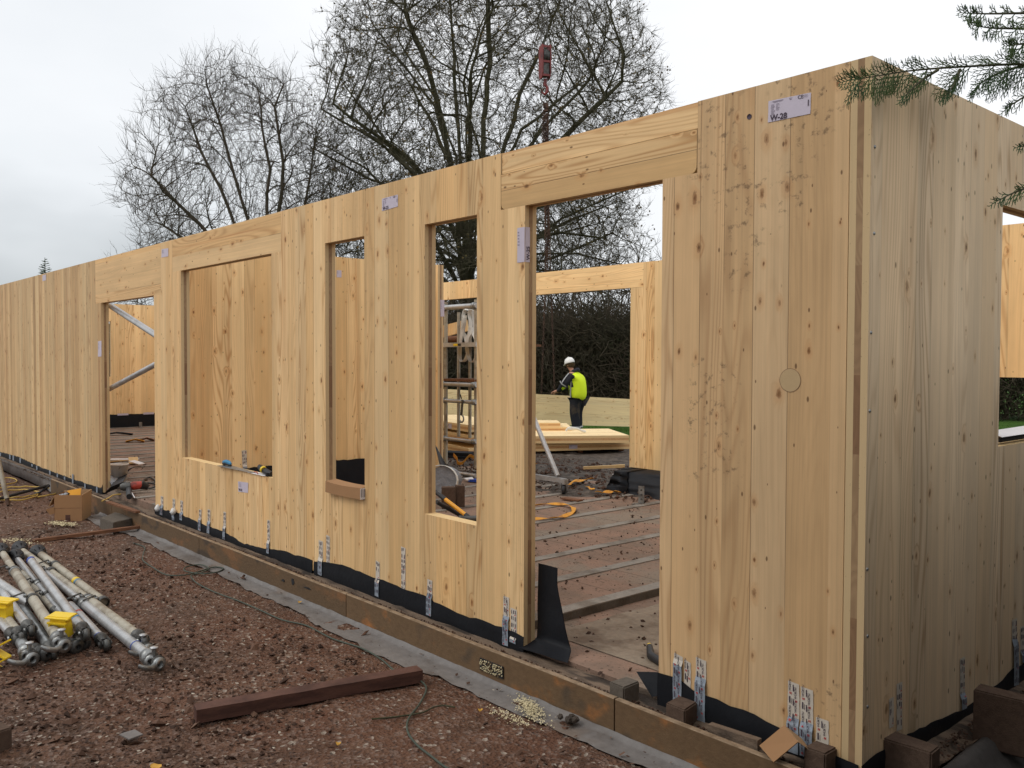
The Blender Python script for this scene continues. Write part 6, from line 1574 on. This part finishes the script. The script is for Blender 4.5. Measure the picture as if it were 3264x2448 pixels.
def tree(name, base, lab, cat, seeds, par0, attr, tip=.0055, expo=2.35, seg=.34, split=.018, twigs=3, tl=.42, trop=Vector((0, 0, .06)), infl=3.2, kill=.62, mats=('bark', 'twig'), group=None, seed=1, rmax=.42, leaves=0, jit=.18, tw_up=.25):
    rnd = random.Random(seed)
    pos = [Vector(s) for s in seeds]
    # run colonization with the given trunk chain
    P, Q, Dd = colonize(pos, [Z]*len(pos), attr, seg, infl, kill, trop=trop, jit=jit, rnd=rnd)
    for i, q in enumerate(par0): Q[i] = q
    n = len(P); rad = [0.]*n; kids = [0]*n
    acc = [0.]*n
    order = range(n-1, -1, -1)
    for i in order:
        r = acc[i]**(1/expo) if acc[i] > 0 else tip
        rad[i] = min(max(r, tip), rmax)
        if Q[i] >= 0: acc[Q[i]] += rad[i]**expo; kids[Q[i]] += 1
    root = empty(name, base, lab, cat, group)
    Vt, Ft, Vc, Fc = [], [], [], []
    def seg_tube(V, F, a, b, ra, rb, m):
        d = b-a
        if d.length < 1e-5: return
        d.normalize(); x = d.orthogonal().normalized(); y = d.cross(x); n0 = len(V)
        for c, r in ((a, ra), (b, rb)):
            for j in range(m):
                t = 2*PI*j/m; w = c + (x*math.cos(t)+y*math.sin(t))*r; V.append((w.x, w.y, w.z))
        if m == 3: F += [(n0+j, n0+(j+1) % 3, n0+3+(j+1) % 3, n0+3+j) for j in range(3)]
        else: F += [(n0+j, n0+(j+1) % m, n0+m+(j+1) % m, n0+m+j) for j in range(m)]
    for i in range(n):
        q = Q[i]
        if q < 0: continue
        ra = rad[q] if rad[q] < rad[i]*1.7 else rad[i]*1.25; rb = rad[i]
        if rad[i] > split: seg_tube(Vt, Ft, P[q], P[i], ra, rb, 8 if rad[i] > .06 else 5)
        else: seg_tube(Vc, Fc, P[q], P[i], ra, rb, 3)
    lv, lf = [], []
    for i in range(n):
        if rad[i] < tip*3.2 and Q[i] >= 0:
            for k in range(twigs if kids[i] == 0 else (1 if rnd.random() < .75 else 0)):
                d = (Dd[i]*(1.0 if kids[i] == 0 else .35) + Vector((rnd.uniform(-1, 1), rnd.uniform(-1, 1), rnd.uniform(-1, 1)))*.8 + Z*tw_up).normalized()
                a = P[i]; L = tl*rnd.uniform(.5, 1.2); r = tip*.85
                for s_ in range(3):
                    b = a + d*L/3; seg_tube(Vc, Fc, a, b, r, r*.72, 3); r *= .72; a = b
                    d = (d + Vector((rnd.uniform(-1, 1), rnd.uniform(-1, 1), rnd.uniform(-.6, 1)))*.30).normalized()
                    if rnd.random() < .6:
                        e = (d + Vector((rnd.uniform(-1, 1), rnd.uniform(-1, 1), rnd.uniform(-.5, 1)))*.8).normalized(); seg_tube(Vc, Fc, a, a+e*L*.33, r*.8, r*.5, 3)
                if leaves and rnd.random() < leaves:
                    for _ in range(2):
                        c = a + Vector((rnd.gauss(0, .05), rnd.gauss(0, .05), rnd.gauss(0, .05))); u = Vector((rnd.uniform(-1, 1), rnd.uniform(-1, 1), rnd.uniform(-1, 1))).normalized()*.045; w = u.orthogonal().normalized()*.032; n0 = len(lv)
                        lv += [tuple(c-u), tuple(c+w), tuple(c+u), tuple(c-w)]; lf.append((n0, n0+1, n0+2, n0+3))
    if Vt: fast_mesh('trunk', Vt, Ft, mats[0], root, smooth=True)
    cr_ = fast_mesh('crown', Vc, Fc, mats[1], root)
    if lv: fast_mesh('dead_leaves', lv, lf, 'leaf_dead', root)
    return root, n
def dome(c, rx, ry, rz_, n, seed, zmin=-1., power=.42, shell=.35, cond=None, lump=.0):
    r = np.random.default_rng(seed); out = []
    while len(out) < n:
        v = r.normal(size=3); v /= np.linalg.norm(v); rr_ = (shell + (1-shell)*r.random())**power
        if lump: rr_ *= 1 - lump*max(0, mnoise.noise(Vector(v*2.2) + Vector((seed, 0, 0)))*1.6)
        p = Vector((v[0]*rx*rr_, v[1]*ry*rr_, v[2]*rz_*rr_))
        if v[2]*rr_ < zmin: continue
        q = Vector(c)+p
        if cond and not cond(q): continue
        out.append(q)
    return out
# big sycamore behind the building
DT = 31.
tb = dep(1500, 1138, DT); tb.z = -.3
s_px = FPX/DT
zc = lambda py: CAM.z + (1138-py)/s_px
X0 = lambda px, py, d=DT: dep(px, py, d)
trunk = [Vector((tb.x, tb.y, -.3))]; par0 = [-1]
def add(p, q): trunk.append(Vector(p)); par0.append(q); return len(trunk)-1
i = 0
for px, py in ((1496, 1180), (1493, 1080), (1490, 960), (1488, 840), (1492, 760)): i = add(X0(px, py), i)
fork = i
def limb(start, pts):
    i = start; last = trunk[start]
    for px, py, dd in pts:
        p = X0(px, py, DT+dd); L = (p-last).length; n = max(1, int(L/.6))
        for k in range(1, n+1): i = add(last.lerp(p, k/n) + Vector((random.uniform(-1, 1), random.uniform(-1, 1), 0))*.04, i)
        last = p
    return i
limb(fork, [(1540, 560, 0), (1545, 380, .3), (1560, 200, .5), (1555, 0, .4), (1560, -160, .3)])
limb(fork, [(1450, 600, -.6), (1420, 430, -1.), (1370, 230, -1.6), (1290, 40, -2)])
limb(fork, [(1470, 520, .8), (1450, 300, 1.5), (1440, 80, 2.2), (1420, -100, 2.6)])
limb(fork-1, [(1400, 620, -1.2), (1300, 500, -2.), (1180, 420, -2.6), (1060, 330, -3)])
limb(fork-1, [(1420, 660, .8), (1250, 480, 1.6), (1120, 300, 2.4), (1040, 180, 2.8)])
limb(fork, [(1600, 500, .8), (1660, 300, 1.8), (1740, 120, 2.6), (1800, -40, 3)])
limb(fork-1, [(1620, 640, -1.), (1740, 500, -2.), (1880, 360, -2.8), (1980, 260, -3)])
limb(fork-1, [(1650, 660, 1.2), (1800, 560, 2.2), (1960, 470, 3), (2060, 400, 3.4)])
limb(fork-2, [(1380, 760, -1.8), (1240, 700, -3), (1110, 690, -3.6)])
limb(fork-2, [(1640, 780, -1.4), (1780, 740, -2.6), (1930, 760, -3.4)])
limb(fork-2, [(1630, 800, 1.6), (1820, 700, 2.8), (1980, 640, 3.6)])
limb(fork-3, [(1600, 900, -2), (1720, 880, -3.4), (1850, 900, -4)])
limb(fork-3, [(1400, 860, 1), (1320, 900, 2.5)])
rl_ = random.Random(91)
for k in range(44):                                   # more limbs fanning out all round the fork
    th = math.radians(-28 + 236*(k+.5)/44 + rl_.uniform(-4, 4)); dd_ = rl_.uniform(-4.2, 4.2); st = rl_.choice((fork, fork, fork-1, fork-1, fork-2))
    sx, sy = (trunk[st]-CAM).dot(R2), 0; q = trunk[st]-CAM; px0 = 1632+FPX*q.dot(R2)/q.dot(f_); py0 = 1224-FPX*q.dot(U2)/q.dot(f_)
    Lr = rl_.uniform(360, 560)*(1. if math.sin(th) < .3 else 1.25); pts = []
    for t in (.18, .4, .65, 1.):
        b_ = th + .22*(1-t)*(1 if math.cos(th) < 0 else -1) * -1 + rl_.uniform(-.05, .05)
        pts.append((px0+Lr*t*math.cos(b_)*1.05, py0-Lr*t*math.sin(b_), dd_*t))
    limb(st, pts)
ctr = X0(1555, 430); Rw = 610/s_px
att = dome(ctr, Rw*.93, Rw*.93, 7.9, 24000, 5, zmin=-.62, lump=.22, power=.5) + dome(X0(1555, 760), Rw*.88, Rw*.88, 2.9, 3800, 6, lump=.2)
_, n1 = tree('tree', tb, 'largest bare tree with mossy limbs behind the building and the crane hook', 'bare tree', trunk, par0, att, tip=.0076, seg=.23, infl=1.8, kill=.24, twigs=6, tl=.42, seed=2, rmax=.42, leaves=.05, expo=2.45, jit=.13)
# multi-stemmed tree on the left
DT2 = 29.
b2_ = dep(800, 1138, DT2); b2_.z = -.3
trunk = [Vector(b2_)]; par0 = [-1]
i0 = add(dep(800, 1040, DT2), 0); DT_ = DT
DT = DT2
for pts in ([(780, 900, 0), (760, 740, .2), (700, 600, .2), (640, 480, .3), (590, 340, .4)], [(800, 900, -.4), (790, 700, -.5), (745, 560, -.6), (700, 400, -.8), (660, 280, -1)], [(830, 880, .4), (850, 700, .6), (860, 540, .8), (830, 340, 1), (800, 180, 1.2)],
            [(860, 860, -.3), (890, 700, -.5), (900, 520, -.8), (880, 340, -1), (930, 200, -1.2)], [(750, 860, -.6), (640, 720, -1.), (560, 640, -1.4), (480, 560, -1.8)], [(740, 880, .6), (620, 780, 1.2), (520, 720, 1.6), (430, 680, 2)], [(880, 880, .5), (960, 720, .8), (990, 560, 1), (1010, 420, 1.2)]):
    limb(i0, pts)
att = dome(dep(770, 640, DT2), 3.9, 3.7, 4.6, 10000, 8, zmin=-.45, lump=.25, power=.5)
tree('tree', b2_, 'smaller many-stemmed bare tree with upswept branches, left of the largest tree', 'bare tree', trunk, par0, att, tip=.0060, seg=.25, infl=1.7, kill=.27, trop=Vector((0, 0, .42)), twigs=4, tl=.55, seed=4, rmax=.18, mats=('bark_red', 'bark_red'), jit=.10, tw_up=.9, expo=2.3)
# third tree between them, and small distant ones
def small_tree(px, pytop, D, w, lab, seed, n=500, stems=4, zb_=-.3, mats=('bark_red', 'bark_red'), cat='bare tree', group=None, trop=.3, tipr=.006, leaves=0, name='tree', tl=.5, kill=.5, infl=2.2):
    global trunk, par0, DT
    DT = D; b = dep(px, 1138, D); b.z = zb_; trunk = [Vector(b)]; par0 = [-1]; rn = random.Random(seed)
    top = dep(px, pytop, D).z; hgt = top-b.z
    for k in range(stems):
        i = 0; last = b; a = rn.uniform(0, 2*PI); sp_ = w*.28*rn.random()
        for t in np.linspace(.1, .75, 7):
            p = Vector((b.x+math.cos(a)*sp_*t, b.y+math.sin(a)*sp_*t, b.z+hgt*t)) + Vector((rn.uniform(-1, 1), rn.uniform(-1, 1), 0))*.06; i = add(p, i)
    att = dome((b.x, b.y, b.z+hgt*.58), w/2, w/2, hgt*.42, n, seed, lump=.2)
    return tree(name, b, lab, cat, trunk, par0, att, tip=tipr, seg=.32, infl=infl, kill=kill, trop=Vector((0, 0, trop)), twigs=3, tl=tl, seed=seed, rmax=.14, mats=mats, group=group, leaves=leaves)
small_tree(1010, 520, 34, 5.5, 'slim bare tree standing in the gap between the many-stemmed and the largest tree', 21, 2200, 4, mats=('bark', 'twig'), kill=.34)
small_tree(440, 735, 44, 3.4, 'small distant bare tree just showing over the wall, left of the many-stemmed tree', 22, 260, 3)
small_tree(350, 790, 52, 3.0, 'faint bare tree top over the wall above the narrow doorway', 23, 200, 3)
# little spruce tip far left
b = dep(147, 1138, 40); b.z = -.3; sp_ = empty('spruce', b, 'tip of a small spruce peeping over the left end of the wall', 'spruce')
tz = dep(147, 822, 40).z; mb = MB(); mb.tube([(b.x, b.y, -.3), (b.x, b.y, tz)], [.10, .012], 7, 'bark'); mb.build('trunk', None, sp_)
mb = MB(); rn = random.Random(4)
for k in range(46):
    t = k/46; z = tz - .10 - t*4.5; L = .10 + t*1.6
    for q in range(5):
        a = rn.uniform(0, 2*PI); p = Vector((b.x, b.y, z)); v = Vector((math.cos(a), math.sin(a), .30-.2*t)); mb.tube([p, p+v*L*.6, p+v*L+Z*.08*L], [.014, .012, .004], 4, 'conifer', False)
        for u in (.35, .6, .85):
            for s_ in (-1, 1): w = Vector((-math.sin(a), math.cos(a), .1))*s_; c = p+v*L*u; mb.tube([c, c+(w+v*.7)*L*.22], [.010, .003], 3, 'conifer', False)
mb.build('crown', None, sp_)
# wood behind: many bare trees and an ivy-dark thicket
lab_ = ['bare tree in the wood behind, seen left of the worker through the wide doorway', 'bare tree in the wood directly above the worker', 'bare tree of the wood right of the worker, close to the back pier', 'bare tree of the wood behind the scaffold tower', 'bare tree of the wood seen through the end wall window', 'slender bare tree of the wood behind the upright slings', 'bare tree of the wood over the far end wall', 'spreading bare tree of the wood half hidden by the muddy panel']
for k, (px, py, D, w, n) in enumerate(((1725, 860, 30, 5., 800), (1850, 850, 33, 6., 900), (1985, 800, 29, 5., 800), (1470, 900, 27, 4.5, 500), (3215, 1040, 26, 5., 400), (1560, 880, 34, 5., 400), (430, 930, 36, 6., 450), (2090, 860, 32, 6., 500))):
    small_tree(px, py, D, w, lab_[k], 30+k, int(n*1.5), 6, mats=('thicket', 'thicket'), group='bare trees of the wood behind', tipr=.010, trop=.2, kill=.42, infl=2.2)
# thicket: twigs and ivy leaves filling the hedge line
r = np.random.default_rng(77); V = []; F = []; LV = []; LF = []
def hedge_pt(D0, D1, a0, a1, ztop):
    while True:
        px = a0 + (a1-a0)*r.random(); D = D0 + (D1-D0)*r.random(); v = ray(px, 1138); v.z = 0; p = Vector((CAM.x, CAM.y, 0)) + v*D
        zt_ = ztop*(1+.28*mnoise.noise(Vector((p.x*.3, p.y*.3, 1)))+.12*mnoise.noise(Vector((p.x*1.3, p.y*1.3, 4))))
        return p, -.3 + (zt_+.3)*r.random()**.85
def hedge(nl, nt_, D0, D1, a0, a1, ztop, sz_=.075):
    for k in range(nl):
        p, z = hedge_pt(D0, D1, a0, a1, ztop); p.z = z; u = Vector(r.normal(size=3)).normalized(); w = u.orthogonal().normalized(); s_ = sz_*(.5+r.random()); n0 = len(LV)
        LV.extend([tuple(p-u*s_), tuple(p+w*s_*.7), tuple(p+u*s_), tuple(p-w*s_*.7)]); LF.append((n0, n0+1, n0+2, n0+3))
    for k in range(nt_):
        p, z = hedge_pt(D0, D1, a0, a1, ztop*1.12); p.z = z; d = (Vector(r.normal(size=3)) + Z*.9).normalized()
        for s_ in range(4):
            q = p + d*(.22+.15*r.random()); x = d.orthogonal().normalized()*.007; y = d.cross(x.normalized())*.007; n0 = len(V)
            for c in (p, q):
                for o_ in (x, y, -x-y): V.append(tuple(c+o_))
            F.extend([(n0+j, n0+(j+1) % 3, n0+3+(j+1) % 3, n0+3+j) for j in range(3)]); p = q; d = (d + Vector(r.normal(size=3))*.28).normalized()
hedge(40000, 17000, 25.5, 29., 1250, 2300, 2.25, .036)
hedge(16000, 3000, 25, 28., 2900, 3500, 2.6, .042)
hedge(7000, 800, 40, 46., 100, 700, 3.0, .12)
tag(fast_mesh('thicket', V, F, 'thicket'), 'tangle of bare undergrowth at the edge of the wood', kind='stuff')
tag(fast_mesh('undergrowth', LV, LF, 'ivy'), 'dark ivy and undergrowth at the edge of the wood', kind='stuff')
# ------------------------------------------------------------------ cypress at the right
CY = empty('cypress_tree', dep(4900, 1138, 5.2), 'cypress whose drooping green sprays hang in at the upper right', 'cypress'); 
cb_ = Vector(CY.location); cb_.z = GZ
CY.location = cb_; bpy.context.view_layer.update()
def prism3(V, F, a, b, ra, rb, m=3):
    d = (b-a)
    if d.length < 1e-5: return
    d.normalize(); x = d.orthogonal().normalized(); y = d.cross(x); n0 = len(V)
    for c, q in ((a, ra), (b, rb)):
        for j in range(m): t = 2*PI*j/m; w = c+(x*math.cos(t)+y*math.sin(t))*q; V.append((w.x, w.y, w.z))
    F.extend([(n0+j, n0+(j+1) % m, n0+m+(j+1) % m, n0+m+j) for j in range(m)])
rn = random.Random(12)
def spray(V, F, p, d, nrm, L, lvl, r=.0022):
    """flat feathery spray: axis with alternate side shoots in the plane (d, d x nrm)"""
    n = max(3, int(L/(.0125 if lvl else .012))); seg = L/n; a = p; dd = d.normalized()
    for k in range(n):
        t = k/n; b = a + dd*seg; prism3(V, F, a, b, r*(1-.5*t), r*(1-.5*(t+1/n))); s_ = 1 if k % 2 else -1
        side = dd.cross(nrm).normalized()*s_
        if lvl > 0:
            l2 = L*(.52 if lvl > 1 else .40)*(1-t)**.8*rn.uniform(.75, 1.15) + .006
            spray(V, F, b, dd*.88+side*.55-Z*.05, nrm, l2, lvl-1, r*.82)
        else:
            pass
        a = b; dd = (dd + Vector((rn.uniform(-1, 1), rn.uniform(-1, 1), rn.uniform(-1, 1)))*.05 - Z*.012).normalized()
def bough(pxs, D0, D1, lab=None, dens=1., L0=.16, thick=.006, lvl=1, droop=.5, back=2, rl=.0024):
    P = smooth_path([dep(x, y, D0+(D1-D0)*k/(len(pxs)-1)) for k, (x, y) in enumerate(pxs)], 5); V = []; F = []
    tot = len(P)
    for k in range(tot-1): prism3(V, F, P[k], P[k+1], thick*(1-.8*k/tot), thick*(1-.8*(k+1)/tot), 5)
    LV_, LF_ = [], []
    for k in range(1, tot-1):
        d = (P[k+1]-P[k]).normalized(); t = k/tot
        for s_ in (-1, 1):
            for _ in range(max(1, int(dens))):
                if rn.random() > dens*.8: continue
                side = (U2*s_*(1 if s_ > 0 else 1.25) + f_*rn.uniform(-.5, .5)).normalized()
                dir_ = (d*1.0 + side*.52 - Z*droop*.35).normalized(); nrm = dir_.cross(side).normalized(); L = L0*(1-t*.55)*rn.uniform(.6, 1.2)*(1.15 if s_ < 0 else .75)
                spray(LV_, LF_, P[k].lerp(P[k+1], rn.random()), dir_, nrm, L, lvl, rl)
    spray(LV_, LF_, P[-2], (P[-1]-P[-2]), f_, L0*.9, lvl, rl)
    br_ = fast_mesh('branch', V, F, 'bark', CY); fast_mesh('foliage', LV_, LF_, 'conifer', br_)
bough([(3420, 215), (3264, 205), (3050, 214), (2900, 226), (2810, 240), (2740, 252)], 3.4, 2.95, dens=1.0, L0=.17, thick=.006, lvl=2)
bough([(3400, 40), (3264, 42), (3150, 44), (3090, 42)], 3.2, 3.0, dens=1., L0=.085, lvl=2)
bough([(3400, 100), (3264, 92), (3170, 90), (3120, 84)], 3.3, 3.1, dens=1., L0=.085, lvl=2)
bough([(3400, 130), (3264, 140), (3225, 145)], 3.2, 3.1, dens=1., L0=.085, lvl=2)
bough([(3420, 330), (3300, 300), (3230, 330), (3210, 345)], 3.4, 3.3, dens=1., L0=.08, lvl=1)
bough([(3420, 470), (3300, 462), (3250, 468)], 3.2, 3.1, dens=1., L0=.06, lvl=1)
bough([(3420, 560), (3300, 590), (3230, 615), (3180, 640)], 3.1, 2.95, dens=1., L0=.075, lvl=1)
bough([(3264, 208), (3180, 235), (3120, 270), (3100, 300)], 3.4, 3.3, dens=.8, L0=.07, lvl=1)
bough([(2990, 222), (2930, 262), (2880, 310)], 3.15, 3.05, dens=1.1, L0=.07, lvl=1)
bough([(3060, 222), (3040, 270), (3010, 310)], 3.2, 3.1, dens=1., L0=.06, lvl=1)
# trunk and the mass of the crown outside the picture
mb = MB(); mb.tube([(cb_.x, cb_.y, GZ-.1), (cb_.x, cb_.y, 3), (cb_.x+.1, cb_.y, 8)], [.16, .12, .03], 10, 'bark'); mb.build('trunk', None, CY)
V, F = [], []; r = np.random.default_rng(5)
def leaf(p, a, s_=1.):
    u = Vector((math.cos(a), math.sin(a), -.35)).normalized()*.14*s_; w = Vector((-math.sin(a), math.cos(a), .2*r.normal()))*.05*s_; n0 = len(V)
    V.extend([tuple(p-u*.6), tuple(p+w), tuple(p+u), tuple(p-w)]); F.append((n0, n0+1, n0+2, n0+3))
def out_of_view(q, m=140):
    dz = (q-CAM).dot(f_)
    return dz < .05 or 1632+FPX*(q-CAM).dot(R2)/dz > 3264+m
for k in range(16000):
    z = .25 + 7.5*r.random(); rr_ = (2.0*(1-(z/9))**.8)*(.35+.65*r.random()**.5); a = 2*PI*r.random(); p = Vector((cb_.x+math.cos(a)*rr_, cb_.y+math.sin(a)*rr_, z))
    if out_of_view(p) and (p-CAM).length > 1.: leaf(p, a)
fast_mesh('crown', V, F, 'conifer', CY)
# unseen cypress hedge, added to shade the end wall, the corner and the foreground
HD = empty('added_shade_hedge', (2.4, .6, GZ), 'cypress hedge around the viewpoint, outside the picture, shading the end wall', 'hedge')
V, F = [], []
for k in range(30000):
    y = -2.2 + 7.4*r.random(); x = 1.25 + .35*mnoise.noise(Vector((y*.8, 0, 2))) + 1.3*r.random()**2; z = GZ + 1.85*r.random()**.9*(1+.12*mnoise.noise(Vector((y, x, 3))))
    p = Vector((x, y, z)); 
    if out_of_view(p, 620) and (p-CAM).length > .9: leaf(p, 2*PI*r.random(), .9)
for k in range(16000):
    x = -1.5 + 6*r.random(); y = -4.4 - 1.4*r.random()**2 + .3*mnoise.noise(Vector((x*.8, 3, 2))); z = GZ + 3.5*r.random()**.9
    leaf(Vector((x, y, z)), 2*PI*r.random(), .95)
fast_mesh('foliage', V, F, 'conifer', HD)
mb = MB()
for k in range(9): y = -1.8+k*.8; mb.tube([(2.0, y, GZ-.05), (2.0+.1*math.sin(k), y, 1.5)], [.045, .02], 7, 'bark')
mb.build('stems', None, HD)
bpy.context.view_layer.update()
